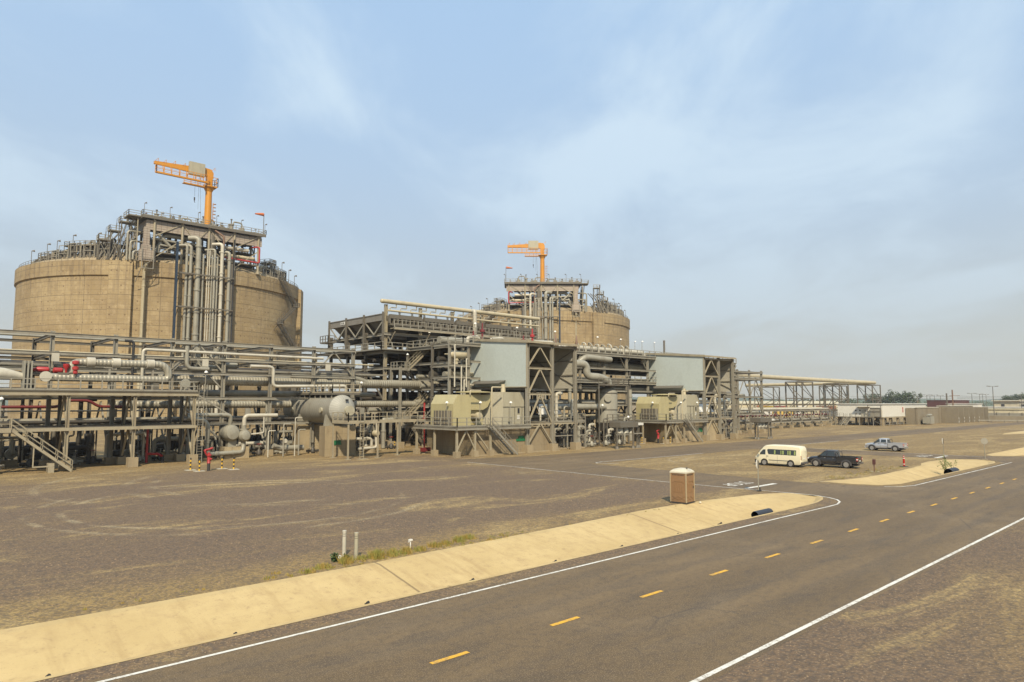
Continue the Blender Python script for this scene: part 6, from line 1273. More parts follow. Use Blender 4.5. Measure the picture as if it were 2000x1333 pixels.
b = B(); rail(b, [(DX + 2.6, 80.2, 8.08), (DX - 1.3, 80.2, 8.08), (DX - 1.3, 91.5, 8.08), (DX + 2.6, 91.5, 8.08)], 1.1, 1.0, .05); b.mk('handrail', STEELW, W_)
for k in range(8): y = 80.6 + k * 1.5; b = B(); b.bar((DX - 1.2, y, 7.1), (DX - 1.2, y, 8.0), .14); b.mk('prop', STEEL, W_)
F_ = thing('front_platform', 'small railed platform on legs in front of the big grey drum', 'platform', (44.5, 76, 0))
b = B(); b.box(41.9, 74.3, 4.42, 46.2, 78.2, 4.5); b.box(46.2, 76.2, 4.42, 54.5, 78.2, 4.5); b.bar((41.9, 74.3, 4.38), (46.2, 74.3, 4.38), .1, .26); b.bar((41.9, 74.3, 4.38), (41.9, 78.2, 4.38), .1, .26); b.bar((46.2, 76.2, 4.38), (54.5, 76.2, 4.38), .1, .26); b.mk('floor', STEELW, F_)
b = B(); rail(b, [(41.95, 78.2, 4.5), (41.95, 74.35, 4.5), (43.2, 74.35, 4.5)], 1.1, 1.2, .05); rail(b, [(44.2, 74.35, 4.5), (46.15, 74.35, 4.5), (46.15, 76.2, 4.5), (54.5, 76.2, 4.5)], 1.1, 1.2, .05); b.mk('handrail', STEELW, F_)
for x, y in ((42.0, 74.4), (42.0, 78.1), (46.1, 74.4), (46.1, 78.0), (50.3, 76.4), (54.3, 76.4)):
    b = B(); b.bar((x, y, 0), (x, y, 4.4), .17); b.cbox(x, y, 0, .55, .55, .08); b.mk('leg', STEELW, F_)
b = B()
for k in (-.25, .25): b.bar((43.7 + k, 74.1, 0), (43.7 + k, 74.1, 5.6), .06)
for i in range(15): b.bar((43.45, 74.1, .3 + .3 * i), (43.95, 74.1, .3 + .3 * i), .04)
for i in range(3):
    z = 2.3 + i * 1.1; P = [(43.7 + .42 * cos(t), 74.1 - .7 * sin(t), z) for t in [k * pi / 6 for k in range(7)]]
    for p, q in zip(P, P[1:]): b.bar(p, q, .05)
b.box(43.1, 73.5, 0, 44.3, 74.3, .06); b.mk('ladder', STEELW, F_)
G2 = thing('wall_sign', 'small green sign on the front pier behind the ladder', 'sign', (43.5, 80.2, 1.5)); b = B(); b.box(43.0, 80.16, 1.45, 44.3, 80.22, 1.6); b.box(43.2, 80.16, 1.62, 44.2, 80.22, 2.0); b.mk('board', GREEN, G2)
# small exchanger right of the drum
T = thing('small_exchanger', 'small horizontal vessel with a pale end cap right of the drum', 'vessel', (50.5, 83, 0))
b = B(); b.lathe((49.5, 84.5, 2.9), [(.02, -1.7), (.4, -1.6), (.55, -1.3), (.55, 1.6)], 18, 'y'); b.mk('shell', PIPED, T)
b = B(); b.lathe((50.9, 82.6, 2.6), [(.02, -.5), (.3, -.45), (.42, -.3), (.42, .4)], 18, 'y'); b.mk('end_cap', PIPET, T)
b = B(); b.tube([(50.9, 82.6, 2.2), (50.9, 82.4, .7), (48, 82.4, .6)], .2, 10, .4); b.tube([(50.9, 82.5, 3.0), (50.9, 82.5, 4.0)], .14, 8); b.mk('pipework', PIPEL, T)
b = B(); b.lathe((50.2, 83.2, 0), [(.95, 0), (.95, .85)], 20); b.mk('base', CONC, T)
# exchanger pump left of the drum
T = thing('heat_exchanger', 'grey ball-shaped exchanger on a block between the gallery and the drum', 'exchanger', (33.4, 86, 0))
b = B(); b.cbox(33.0, 86.4, 0, 3.0, 2.0, 1.4); b.mk('plinth', BLOCK, T)
b = B(); b.lathe((32.4, 86.6, 3.1), [(.02, -1.5), (.75, -1.35), (1.0, -.9), (1.0, .8), (.6, 1.3), (.02, 1.35)], 24, 'y'); b.mk('shell', PIPE, T)
b = B(); b.lathe((33.8, 85.6, 2.75), [(.02, -.95), (.5, -.85), (.72, -.55), (.72, .4), (.02, .45)], 24, 'y'); b.mk('end_bell', PIPE, T)
b = B(); b.cbox(32.6, 86.4, 1.4, 1.0, .9, .9); b.tube([(33.8, 85.6, 1.3), (33.8, 85.6, 4.3)], .3, 12); b.tube([(33.8, 85.6, 3.4), (33.8, 85.6, 3.6)], .5, 12); b.mk('mounting', PIPE, T)
pipe('grey pipe looping under the ball-shaped exchanger', [(33.8, 85.5, 1.6), (33.6, 85.3, .75), (29.6, 85.0, .7), (29.2, 85.0, 1.0), (29.3, 85.0, 4.6), (26.9, 85, 5.1)], .27, PIPE, .9, 14, fl=1.6, fr=1.18)
pipe('grey pipe entering the top of the exchanger from the left', [(27.2, 85.9, 5.35), (32.3, 85.9, 5.3), (32.3, 86.2, 4.0)], .25, PIPE, .6, 14)
pipe('bright elbow pipe rising from the exchanger to the right', [(33.8, 85.5, 4.0), (33.8, 85.5, 5.2), (38.0, 85.5, 5.2)], .25, PIPEL, .8, 14)
pipe('thin pale pipe dropping right of the exchanger', [(36.2, 85.3, 5.0), (36.2, 85.3, 3.0), (34.6, 85.3, 2.9)], .1, PIPEL, .3, 8)
pipe('grey ribbed low pipe at the foot of the drum pier', [(37.8, 86.0, 1.3), (38.6, 86, .95), (42, 86.2, .9)], .36, PIPE, .6, 14, fl=1.5)
for k, (x, y) in enumerate(((36.2, 83.8), (38.3, 84.1), (39.6, 83.6), (40.6, 84.6))): pipe(NTH[k] + ' thin upright pipe from the left in front of the drum pier', [(x, y, .05), (x, y, 3.3 + .8 * (k % 3)), (x + .9, y, 3.3 + .8 * (k % 3))], .07 + .03 * (k % 2), (PIPEL, STEEL)[k % 2], .2, 8, group='thin pipes in front of the drum pier')
T = thing('pressure_gauge', 'round pale gauge on a stalk left of the drum pier', 'gauge', (38.6, 84.3, .9)); b = B(); b.tube([(38.6, 84.3, .95), (38.6, 84.3, 1.75)], .05, 6); b.mk('stalk', STEEL, T); b = B(); b.lathe((38.6, 84.2, 1.95), [(.02, -.08), (.26, -.08), (.3, .0), (.3, .08)], 18, 'y'); b.mk('dial', PIPEL, T)
# ------------------------------------------------------------------ vehicles
def glassmat():
    m, n, b = mbase('window_glass'); b.inputs['Base Color'].default_value = (.025, .03, .03, 1); b.inputs['Roughness'].default_value = .08; b.inputs['Specular IOR Level'].default_value = .7; return m
GLASS = glassmat()
def carpaint(name, col, metal=0.0):
    m, n, b = mbase(name); t = NT(n); g = t.obj(); v = t.noise(3, 5, .7, g); s = t.n.new('ShaderNodeSeparateXYZ'); t.l.new(g, s.inputs[0])
    dust = t.math('MULTIPLY', t.math('SUBTRACT', 1, t.ramp(s.outputs[2], .25, .85)), t.ramp(v, .3, .7))
    c = t.mix(t.math('MULTIPLY', dust, .30), col, (.22, .16, .10)); c = t.mix(t.math('MULTIPLY', v, .03), c, (.3, .25, .18))
    n.links.new(c, b.inputs['Base Color']); b.inputs['Roughness'].default_value = .32; b.inputs['Metallic'].default_value = metal; b.inputs['Coat Weight'].default_value = .25; b.inputs['Coat Roughness'].default_value = .15; return m
PCREAM = carpaint('cream_car_paint', (.64, .58, .41)); PBLACK = carpaint('black_car_paint', (.012, .012, .014)); PSILV = carpaint('silver_car_paint', (.42, .43, .45), .45); PGREY = carpaint('grey_flare_plastic', (.05, .052, .06))
TYRE = paint('tyre_rubber', (.022, .021, .020), .85, 0, .4, (.12, .09, .06), 3); RIM = paint('alloy_rim', (.55, .54, .52), .3, .7, .2); TAIL = paint('tail_lamp', (.45, .02, .015), .2, 0, .05); HEADL = paint('head_lamp', (.7, .7, .68), .15, 0, .05)
CURT = paint('seat_cover', (.30, .36, .12), .8, 0, .1)
def loft(b, sec, cap=True):
    """sec: list of rings (same count)"""
    n = len(sec[0]); vs = [p for r in sec for p in r]; m = len(sec)
    fs = [(i * n + k, (i + 1) * n + k, (i + 1) * n + (k + 1) % n, i * n + (k + 1) % n) for i in range(m - 1) for k in range(n)]
    if cap: fs += [tuple(range(n)), tuple((m - 1) * n + k for k in range(n))[::-1]]
    b.add(vs, fs, True)
def ring(x, zb, zk, zt, wb, wk, wt, tx=0):   # body cross-section, tx leans the top forward/back
    h = [(x, wb, zb), (x, wk, zb + .16), (x, wk + .0, (zb + zk) / 2), (x, wk, zk), (x + tx * .9, wt, zt - .09), (x + tx, wt * .86, zt)]
    return h + [(px_, -y, z) for px_, y, z in h[::-1]]
def wheel(M, parent, x, y, r=.36, w=.22):
    s = 1 if y > 0 else -1
    b = B(M); b.lathe((x, y, r), [(r * .62, -w / 2), (r * .9, -w / 2), (r, -w / 2 + .03), (r, w / 2 - .03), (r * .9, w / 2), (r * .62, w / 2)], 24, 'y'); t = b.mk('tyre', TYRE, parent)
    b = B(M); b.lathe((x, y + s * w * .30, r), [(.02, 0), (r * .64, 0)], 20, 'y')
    for k in range(6): a = k * pi / 3; b.bar((x, y + s * (w * .5 - .01), r), (x + r * .6 * cos(a), y + s * (w * .5 - .01), r + r * .6 * sin(a)), r * .22, .03, up=(0, 1, 0))
    b.lathe((x, y + s * w * .46, r), [(r * .54, 0), (r * .66, s * .01), (r * .66, s * .03), (r * .56, s * .03)], 20, 'y')
    b.mk('rim', RIM, t)
def arch(M, parent, x, y, r, mat, wide=.05, t=.09):
    s = 1 if y > 0 else -1; b = B(M); n = 14; vs = []
    for i in range(n + 1):
        a = -.15 + (pi + .3) * i / n
        for rr_, yy in ((r, y), (r + t, y), (r + t, y + s * wide), (r, y + s * wide)): vs.append((x + rr_ * cos(a), yy, .36 + rr_ * sin(a)))
    b.add(vs, [(i * 4 + k, (i + 1) * 4 + k, (i + 1) * 4 + (k + 1) % 4, i * 4 + (k + 1) % 4) for i in range(n) for k in range(4)] + [(0, 1, 2, 3), (n * 4 + 3, n * 4 + 2, n * 4 + 1, n * 4)]); b.mk('wheel_arch', mat, parent, recalc=True)
def disc(M, parent, x, y, r):
    s = 1 if y > 0 else -1; b = B(M); n = 16; P = [(x + r * cos(-.35 + (pi + .7) * k / n), y + s * .004, .36 + r * sin(-.35 + (pi + .7) * k / n)) for k in range(n + 1)]
    b.add(P, [tuple(range(n + 1))]); b.mk('wheel_well', BLACK, parent)
def panel(b, pts, off=.006):
    b.add(pts, [tuple(range(len(pts)))])
def van(x, y, rot):
    M = Matrix.Translation((x, y, 0)) @ Matrix.Rotation(rot, 4, 'Z'); T = thing('minibus', 'cream high-roof minibus parked on the gravel ahead of the black pickup', 'minibus', (x, y, 0))
    W_2 = .92
    S = [ring(-2.50, .42, 1.12, 1.72, .82, .86, .74), ring(-2.44, .32, 1.15, 2.02, .86, W_2, .78), ring(-2.30, .28, 1.16, 2.17, .88, W_2, .79), ring(-1.0, .26, 1.16, 2.24, .88, W_2, .80), ring(.9, .26, 1.16, 2.24, .88, W_2, .80), ring(1.30, .26, 1.16, 2.19, .88, W_2, .78), ring(1.62, .26, 1.16, 1.98, .88, W_2, .76), ring(1.98, .26, 1.14, 1.62, .88, .91, .78), ring(2.22, .26, 1.05, 1.27, .87, .88, .80), ring(2.40, .30, .9, 1.05, .82, .83, .74), ring(2.48, .36, .72, .86, .74, .76, .68)]
    b = B(M); loft(b, S); b.mk('body', PCREAM, T, recalc=True)
    for s in (1, -1):
        def wy(z): return (W_2 + (.80 - W_2) * (z - 1.16) / .99 + .007) * s
        b = B(M); panel(b, [(.95, wy(1.24), 1.24), (-2.02, wy(1.22), 1.22), (-2.02, wy(1.78), 1.78), (.98, wy(1.80), 1.80), (1.12, wy(1.72), 1.72), (1.02, wy(1.35), 1.35)]); w = b.mk('side_window', GLASS, T)
        b = B(M)
        for k, xx in enumerate((.35, -.35, -.55, -1.1, -1.3, -1.8)): panel(b, [(xx, wy(1.28) + s * .004, 1.28), (xx - .16, wy(1.28) + s * .004, 1.28), (xx - .16, wy(1.68) + s * .004, 1.68), (xx, wy(1.70) + s * .004, 1.70)])
        b.mk('seat_curtain', CURT, w)  # pale green seats and curtains, as panels just over the glass
        b = B(M)
        for xx in (-.45, -1.25): panel(b, [(xx + .03, wy(1.22) + s * .008, 1.22), (xx - .03, wy(1.22) + s * .008, 1.22), (xx - .03, wy(1.8) + s * .008, 1.8), (xx + .03, wy(1.8) + s * .008, 1.8)])
        b.mk('window_bar', BLACK, w)
        b = B(M); panel(b, [(2.06, (.915) * s, 1.17), (1.30, wy(1.19), 1.19), (1.30, wy(1.74), 1.74), (1.58, wy(1.72), 1.72)]); b.mk('front_side_window', GLASS, T)
        b = B(M); b.box(-1.35, (W_2 + .002) * s, .60, .95, (W_2 + .02) * s, .66); b.mk('side_moulding', PGREY, T)
        b = B(M)
        for xx in (1.2, -.0): b.box(xx - .008, (W_2 + .0015) * s, .36, xx + .008, (W_2 + .004) * s, 1.18)
        b.mk('door_seam', BLACK, T)
        b = B(M); b.box(1.00, (W_2 + .004) * s, 1.02, 1.16, (W_2 + .03) * s, 1.06); b.mk('door_handle', BLACK, T)
        b = B(M); b.box(1.88, .97 * s, 1.18, 1.98, 1.13 * s, 1.42); b.mk('mirror', PCREAM, T)
        for xx in (1.44, -1.42): disc(M, T, xx, W_2, .42); wheel(M, T, xx, .86 * s, .345, .2); arch(M, T, xx, (W_2 - .02) * s, .40, PCREAM, .035, .04)
        b = B(M); b.box(-2.50, .70 * s, .80, -2.44, .88 * s, 1.22); b.mk('tail_light', TAIL, T)
        b = B(M); b.box(2.36, .52 * s, .78, 2.47, .80 * s, .98); b.mk('headlight', HEADL, T)
    b = B(M); panel(b, [(-2.482, -.70, 1.30), (-2.482, .70, 1.30), (-2.465, .64, 1.86), (-2.465, -.64, 1.86)]); b.mk('rear_window', GLASS, T)
    b = B(M); panel(b, [(2.20, .76, 1.36), (2.20, -.76, 1.36), (1.70, -.70, 1.93), (1.70, .70, 1.93)]); b.mk('windscreen', GLASS, T)
    b = B(M); b.box(-2.62, -.86, .34, -2.44, .86, .56); b.mk('rear_bumper', PGREY, T)
    b = B(M); b.box(2.34, -.84, .30, 2.56, .84, .62); b.mk('front_bumper', BLACK, T)
    b = B(M); b.box(-2.515, -.26, .84, -2.50, .26, .96); b.mk('number_plate', LAMPW, T)
    b = B(M); b.box(-2.2, -.85, .16, 2.2, .85, .3); b.mk('underbody', BLACK, T)
def pickup(x, y, rot, lab, P, FLR):
    M = Matrix.Translation((x, y, 0)) @ Matrix.Rotation(rot, 4, 'Z'); T = thing('pickup_truck', lab, 'pickup truck', (x, y, 0)); w = .88
    S = [ring(-.42, .40, .92, 1.08, w - .06, w, w - .04), ring(.2, .36, .95, 1.12, w - .06, w, w - .03), ring(1.10, .36, .95, 1.13, w - .06, w, w - .04), ring(1.35, .36, .93, 1.12, w - .06, w, w - .06), ring(2.2, .38, .88, 1.03, w - .07, w - .01, w - .12), ring(2.45, .40, .78, .92, w - .12, w - .07, w - .18), ring(2.54, .44, .68, .80, w - .2, w - .16, w - .24)]
    b = B(M); loft(b, S); b.mk('body', P, T, recalc=True)
    C_ = [ring(-.42, 1.04, 1.10, 1.70, w - .05, w - .04, .66, .10), ring(-.30, 1.04, 1.12, 1.75, w - .05, w - .03, .67, .05), ring(.75, 1.04, 1.12, 1.76, w - .05, w - .03, .67, -.15), ring(1.42, 1.03, 1.08, 1.16, w - .08, w - .06, .76, -.05)]
    b = B(M); loft(b, C_); b.mk('cabin', P, T, recalc=True)
    b = B(M)   # open load bed
    for s in (1, -1): b.box(-2.46, (w - .08) * s, .52, -.46, w * s, 1.14); b.box(-2.46, (w - .10) * s, 1.14, -.46, (w + .01) * s, 1.18)
    b.box(-2.46, -w + .08, .60, -.46, w - .08, .66); b.box(-.52, -w + .08, .66, -.46, w - .08, 1.12); b.mk('load_bed', P, T)
    b = B(M); b.box(-2.52, -w + .05, .62, -2.46, w - .05, 1.16); b.mk('tailgate', P, T)
    b = B(M); b.tube([(-.62, -.72, 1.14), (-.62, -.66, 1.62), (-.62, .66, 1.62), (-.62, .72, 1.14)], .03, 8, .12); b.mk('sports_bar', BLACK, T)
    for s in (1, -1):
        def wy(z): return (w - .03 + (.67 - w + .03) * (z - 1.12) / .55 + .008) * s
        for k, (xa, xb, xc, xd) in enumerate(((.56, 1.30, .62, .60), (-.28, .44, -.26, .40))):
            b = B(M)
            panel(b, [(xa, wy(1.15), 1.15), (xb, wy(1.15), 1.15), (.74 if k == 0 else xd, wy(1.62), 1.62), (xa + .02 if k == 0 else xc, wy(1.62), 1.62)]); b.mk('side_window', GLASS, T)
            b = B(M); b.box(xa + .05, (w + .001) * s, .98, xa + .20, (w + .03) * s, 1.02); b.mk('door_handle', BLACK if P is PSILV else RIM, T)
        b = B(M)
        for xx in (-.40, .50, 1.18): b.box(xx - .008, (w + .001) * s, .45, xx + .008, (w + .004) * s, 1.06)
        b.mk('door_seam', BLACK, T)
        b = B(M); b.box(1.10, .90 * s, 1.10, 1.20, 1.06 * s, 1.30); b.mk('mirror', BLACK if P is PSILV else P, T)
        for xx in (1.60, -1.42): disc(M, T, xx, w, .46); wheel(M, T, xx, .82 * s, .385, .25); arch(M, T, xx, (w - .03) * s, .42, FLR, .09, .11)
        b = B(M); b.box(-.9, (w - .06) * s, .36, 1.1, (w + .06) * s, .42); b.mk('side_step', BLACK, T)
        b = B(M); b.box(-2.54, (w - .20) * s, .80, -2.40, (w + .012) * s, 1.10); b.mk('tail_light', TAIL, T)
        b = B(M); b.box(-2.55, (w - .17) * s, .90, -2.41, (w + .018) * s, 1.0); b.mk('reversing_light', LAMPW, T)
        b = B(M); b.box(2.34, (w - .36) * s, .80, 2.50, (w - .10) * s, .96); b.mk('headlight', HEADL, T)
    b = B(M); panel(b, [(-.436, -.66, 1.16), (-.436, .66, 1.16), (-.36, .60, 1.60), (-.36, -.60, 1.60)]); b.mk('rear_window', GLASS, T)
    b = B(M); panel(b, [(1.36, .70, 1.17), (1.36, -.70, 1.17), (.74, -.60, 1.70), (.74, .60, 1.70)]); b.mk('windscreen', GLASS, T)
    b = B(M); b.box(-2.66, -.8, .46, -2.53, .8, .60); b.mk('rear_bumper', RIM if P is PSILV else PGREY, T)
    b = B(M); b.box(2.36, -.8, .36, 2.60, .8, .62); b.mk('front_bumper', P, T)
    b = B(M); b.box(-2.535, -.24, .72, -2.524, .24, .84); b.mk('number_plate', LAMPW, T)
    b = B(M); b.box(-2.3, -.75, .26, 2.2, .75, .42); b.mk('chassis', BLACK, T)
van(72.5, 35.45, radians(93))
pickup(75.2, 30.9, radians(96), 'black double-cab pickup parked close behind the cream minibus', PBLACK, PGREY)
pickup(105.9, 36.2, radians(92), 'silver double-cab pickup parked further back on the right', PSILV, PGREY)
# ------------------------------------------------------------------ portable toilet
TW = paint('toilet_wall', (.29, .165, .075), .6, 0, .3); TR = paint('toilet_roof', (.66, .60, .46), .45, 0, .2); TRIM = paint('toilet_trim', (.42, .33, .20), .55, 0, .2)
M = Matrix.Translation((40.95, 27.1, 0)) @ Matrix.Rotation(radians(6), 4, 'Z')
T = thing('portable_toilet', 'brown portable toilet with a domed white roof beside the drain', 'portable toilet', (40.95, 27.1, 0))
h = .58
b = B(M); b.box(-h, -h, .10, h, h, 2.02); b.mk('wall', TW, T)
b = B(M); b.box(-h - .06, -h - .03, 0, h + .06, h + .03, .09); b.mk('skid', BLACK, T)
b = B(M)
for s in (1, -1):
    for t_ in (1, -1): b.bar((s * h, t_ * h, .09), (s * h, t_ * h, 2.03), .07)
b.mk('corner_trim', TRIM, T)
b = B(M)
rows = [[(-h - .03, -h - .03, 2.03), (h + .03, -h - .03, 2.03), (h + .03, h + .03, 2.03), (-h - .03, h + .03, 2.03)], [(-h - .03, -h - .03, 2.12), (h + .03, -h - .03, 2.12), (h + .03, h + .03, 2.12), (-h - .03, h + .03, 2.12)], [(-h * .75, -h * .75, 2.27), (h * .75, -h * .75, 2.27), (h * .75, h * .75, 2.27), (-h * .75, h * .75, 2.27)], [(-h * .35, -h * .35, 2.34), (h * .35, -h * .35, 2.34), (h * .35, h * .35, 2.34), (-h * .35, h * .35, 2.34)]]
b.add([p for r in rows for p in r], [(i * 4 + k, i * 4 + (k + 1) % 4, i * 4 + 4 + (k + 1) % 4, i * 4 + 4 + k) for i in range(3) for k in range(4)] + [(12, 13, 14, 15)], True); b.mk('roof', TR, T)
b = B(M); b.tube([(.0, -.36, 2.12), (.0, -.36, 2.42)], .055, 10); b.mk('vent_pipe', STEELD, T)
for side in range(2):
    R_ = M @ Matrix.Rotation(-pi / 2 * side, 4, 'Z')
    b = B(R_); b.box(-h - .012, -h - .012, 1.86, h, -h - .004, 1.98) ; b.mk('louvre_band', TR, T) if 0 else None
    b = B(R_)
    for k in range(8): b.box(-.42 + k * .11, -h - .012, 1.88, -.36 + k * .11, -h - .001, 1.95)
    b.mk('louvre', BLACK, T)
    b = B(R_)
    for k in (-.38, -.22, -.06, .10, .26): b.box(k, -h - .022, .75, k + .09, -h - .001, 1.32)
    for a_, c_ in (((-.45, 1.36), (-.3, 1.48)), ((-.3, 1.48), (.3, 1.48)), ((.3, 1.48), (.45, 1.36)), ((-.45, .25), (0, .5)), ((0, .5), (.45, .25)), ((-.45, .5), (0, .25)), ((0, .25), (.45, .5))): b.bar((a_[0], -h - .01, a_[1]), (c_[0], -h - .01, c_[1]), .03, .035)
    b.mk('wall_rib', TW, T)
b = B(M); b.box(.36, -h - .05, 1.0, .44, -h - .024, 1.14); b.mk('door_latch', BLACK, T)
b = B(); b.lathe((41.6, 26.15, 0), [(.02, .0), (.09, .02), (.07, .1), (.02, .12)], 10); b.mk('white_stone', TR, label='small white lump on the gravel at the foot of the toilet', cat='stone')
# ------------------------------------------------------------------ signs, posts, markers
def octo(x, y, z0, h, lab, tilt, box=True):
    T = thing('road_sign', lab, 'sign', (x, y, 0)); M = Matrix.Translation((x, y, 0)) @ Matrix.Rotation(tilt, 4, 'Z')
    b = B(M); b.bar((0, .03, 0), (0, .03, h), .07); b.mk('post', STEEL, T)
    r = .36; b = B(M); P = [(r * sin(pi / 8 + k * pi / 4), r * cos(pi / 8 + k * pi / 4)) for k in range(8)]; zc = h - r + .02
    b.add([(px_, .07, zc + pz) for px_, pz in P] + [(px_, .09, zc + pz) for px_, pz in P], [tuple(range(8)), tuple(range(8, 16))[::-1]] + [(k, k + 8, (k + 1) % 8 + 8, (k + 1) % 8) for k in range(8)]); b.mk('sign_plate', LAMPW if box else STEEL, T, recalc=True)
    b = B(M); P2 = [(px_ * .96, pz * .96) for px_, pz in P]; b.add([(px_, .094, zc + pz) for px_, pz in P2], [tuple(range(8))]); b.mk('sign_face', RED, T)
    text('STOP', .22, LAMPW, 'lettering', T, M @ Matrix.Translation((0, .098, zc)) @ Matrix.Rotation(pi, 4, 'Z') @ Matrix.Rotation(pi / 2, 4, 'X'))
    if box: b = B(M); b.box(-.07, -.03, h - .62, .07, -.005, h - .06); b.mk('bracket', STEELD, T)
    b = B(M); b.cbox(0, 0, 0, .3, .3, .08); b.cbox(.12, 0, .08, .12, .12, .2); b.mk('base', BLACK, T)
octo(50.45, 26.5, 0, 2.4, 'octagonal stop sign seen from behind at the near junction', radians(12))
octo(96.4, 26.4, 0, 2.45, 'octagonal stop sign seen nearly edge-on at the far junction', radians(6))
T = thing('road_sign', 'pale round sign on a thin post beyond the far junction', 'sign', (98.3, 22.6, 0))
b = B(); b.tube([(98.3, 22.6, 0), (98.3, 22.6, 2.5)], .04, 6); b.mk('post', STEEL, T)
b = B(); d = Vector((-.85, -.5, 0)).normalized(); p = Vector((98.3, 22.6, 2.2)); b.tube([p + d * .04, p + d * .07], .38, 20); b.mk('sign_plate', STEEL, T)
b = B(); b.cbox(98.3, 22.6, 0, .5, .5, .05); b.mk('base', CONC, T)
T = thing('marker_post', 'short wooden post with a brown box on top near the second drain', 'post', (72.9, 26.1, 0))
b = B(); b.cbox(72.9, 26.1, 0, .10, .10, .8); b.mk('post', COPPER, T); b = B(); b.cbox(72.9, 26.1, .72, .28, .22, .5); b.mk('box', BROWN, T)
b = B(); b.add([(72.9 + .6 * cos(t), 26.1 + .5 * sin(t), .02) for t in [k * pi / 4 for k in range(8)]], [tuple(range(8))]); b.mk('base_slab', CONC, T)
T = thing('delineator_post', 'red and white delineator post on a black base near the second drain', 'post', (81.0, 26.0, 0))
b = B(); b.lathe((81, 26, 0), [(.42, 0), (.42, .04), (.15, .08), (.02, .09)], 14); b.mk('base', BLACK, T)
for k, (z0, z1, m) in enumerate(((.08, .25, TAIL), (.25, .32, LAMPW), (.32, .85, TAIL), (.85, .92, LAMPW), (.92, 1.05, TAIL), (1.05, 1.1, LAMPW), (1.1, 1.18, TAIL))): b = B(); b.tube([(81, 26, z0), (81, 26, z1)], .10 if z0 < .9 else .07, 12); b.mk('band', m, T)
for k, (x, y) in enumerate(((15.72, 28.0), (15.86, 27.2))):
    T = thing('marker_post', ('left' if k == 0 else 'right') + ' of two plain grey-white marker posts behind the drain', 'post', (x, y, 0), 'pair of pale marker posts')
    m = PIPEL if k == 0 else BEIGE
    b = B(); b.tube([(x, y, 0), (x, y, 1.08)], .085, 16); b.lathe((x, y, 1.08), [(.085, 0), (.095, .005), (.09, .05), (.02, .06)], 16); b.mk('post', m, T)
    for z in (.88, .97): b = B(); b.lathe((x, y, z), [(.086, 0), (.09, .004), (.09, .02), (.086, .024)], 16); b.mk('ring', STEELD, T)
T = thing('water_tap', 'small white standpipe tap in the weeds behind the drain', 'tap', (18.4, 26.75, 0))
b = B(); b.tube([(18.4, 26.75, 0), (18.4, 26.75, .52)], .025, 8); b.mk('pipe', LAMPW, T); b = B(); b.cbox(18.4, 26.75, .5, .17, .10, .07); b.tube([(18.4, 26.75, .46), (18.28, 26.75, .46)], .02, 6); b.cbox(18.33, 26.75, .14, .12, .06, .04); b.mk('tap_head', LAMPW, T)
b = B(); b.cbox(15.3, 27.75, 0, .22, .16, .13); b.mk('cable_box', LAMPW, label='small white box in the weeds at the foot of the marker posts', cat='box')
for k, (x, y) in enumerate(((3.83, 22.97), (8.79, 22.95), (13.67, 23.11), (18.58, 23.03), (23.5, 23.0), (28.4, 23.0), (33.3, 22.93), (38.19, 23.13))):
    y -= .45; b = B(); b.tube([(x, y + .12, -.60), (x + .02, y - .10, -.50)], .04, 8); b.tube([(x, y - .06, -.51), (x + .03, y - .13, -.46)], .055, 8)
    b.mk('weep_pipe', BLACK, label=NTH[k] + ' little black weep pipe from the left at the foot of the drain slope', cat='pipe', group='weep pipes in the drain slope')
def culvert(x, y, z, L_, lab, r=.25):
    T = thing('culvert_pipe', lab, 'pipe', (x, y, z)); b = B(); prof = []
    n = int(L_ / .09)
    for i in range(n + 1): prof.append((r + (.018 if i % 2 else -.005), L_ * i / n))
    prof += [(r - .04, L_), (r - .04, 0), (r + .0, 0)]
    b.lathe((x, y, z), prof, 22, 'x'); b.mk('pipe', CULV, T)
    b = B(); b.lathe((x + .25, y, z), [(.01, 0), (r - .045, .0)], 20, 'x'); b.mk('mouth_shade', BLACK, T)  # black disc across the bore stands in for the shade inside
CULV = paint('corrugated_black_pipe', (.03, .032, .042), .4, 0, .2)
culvert(41.6, 22.2, -.36, 2.0, 'black corrugated culvert pipe in the end of the near drain')
culvert(80.3, 21.7, -.30, 2.4, 'black corrugated culvert pipe overgrown by weeds in the second drain', .42)
b = B(); b.box(42.9, 21.15, -.34, 44.6, 21.30, -.28); b.mk('steel_plate', STEELD, label='dark strip lying in the drain beside the culvert pipe', cat='strip')
# fire hydrants with striped bollards
def hydrant(x, y, z, lab):
    T = thing('fire_hydrant', lab, 'hydrant', (x, y, 0))
    b = B(); b.tube([(x, y, 0), (x, y, .75)], .15, 12); b.mk('stand', BLACK, T)
    b = B(); b.lathe((x, y, .72), [(.14, 0), (.2, .05), (.16, .12), (.16, .7), (.25, .78), (.25, .9), (.12, .95), (.12, 1.1), (.02, 1.12)], 14); b.mk('barrel', RED, T)
    b = B(); b.tube([(x, y, 1.3), (x - .35, y - .05, 1.75), (x - .45, y - .1, 2.1), (x + .1, y, 2.15)], .09, 10, .15); b.tube([(x - .5, y, 2.0), (x + .35, y, 2.25)], .11, 10); b.mk('monitor', RED, T)
    b = B(); b.lathe((x + .12, y - .12, 1.15), [(.05, -.12), (.12, -.1), (.12, .1), (.02, .12)], 10, 'x'); b.mk('valve_cap', RED, T)
def bollard(x, y, lab, g):
    T = thing('striped_bollard', lab, 'bollard', (x, y, 0), g); b = B(); b.cbox(x, y, 0, .95, .7, .05); b.mk('slab', PIPEL, T)
    for k in range(6): b = B(); b.tube([(x, y, .05 + k * .2), (x, y, .25 + k * .2)], .075, 12); b.mk('stripe', YELLOW if k % 2 == 0 else BLACK, T)
hydrant(24.95, 71.8, 0, 'red fire monitor on a black stand left of the drum, between striped bollards')
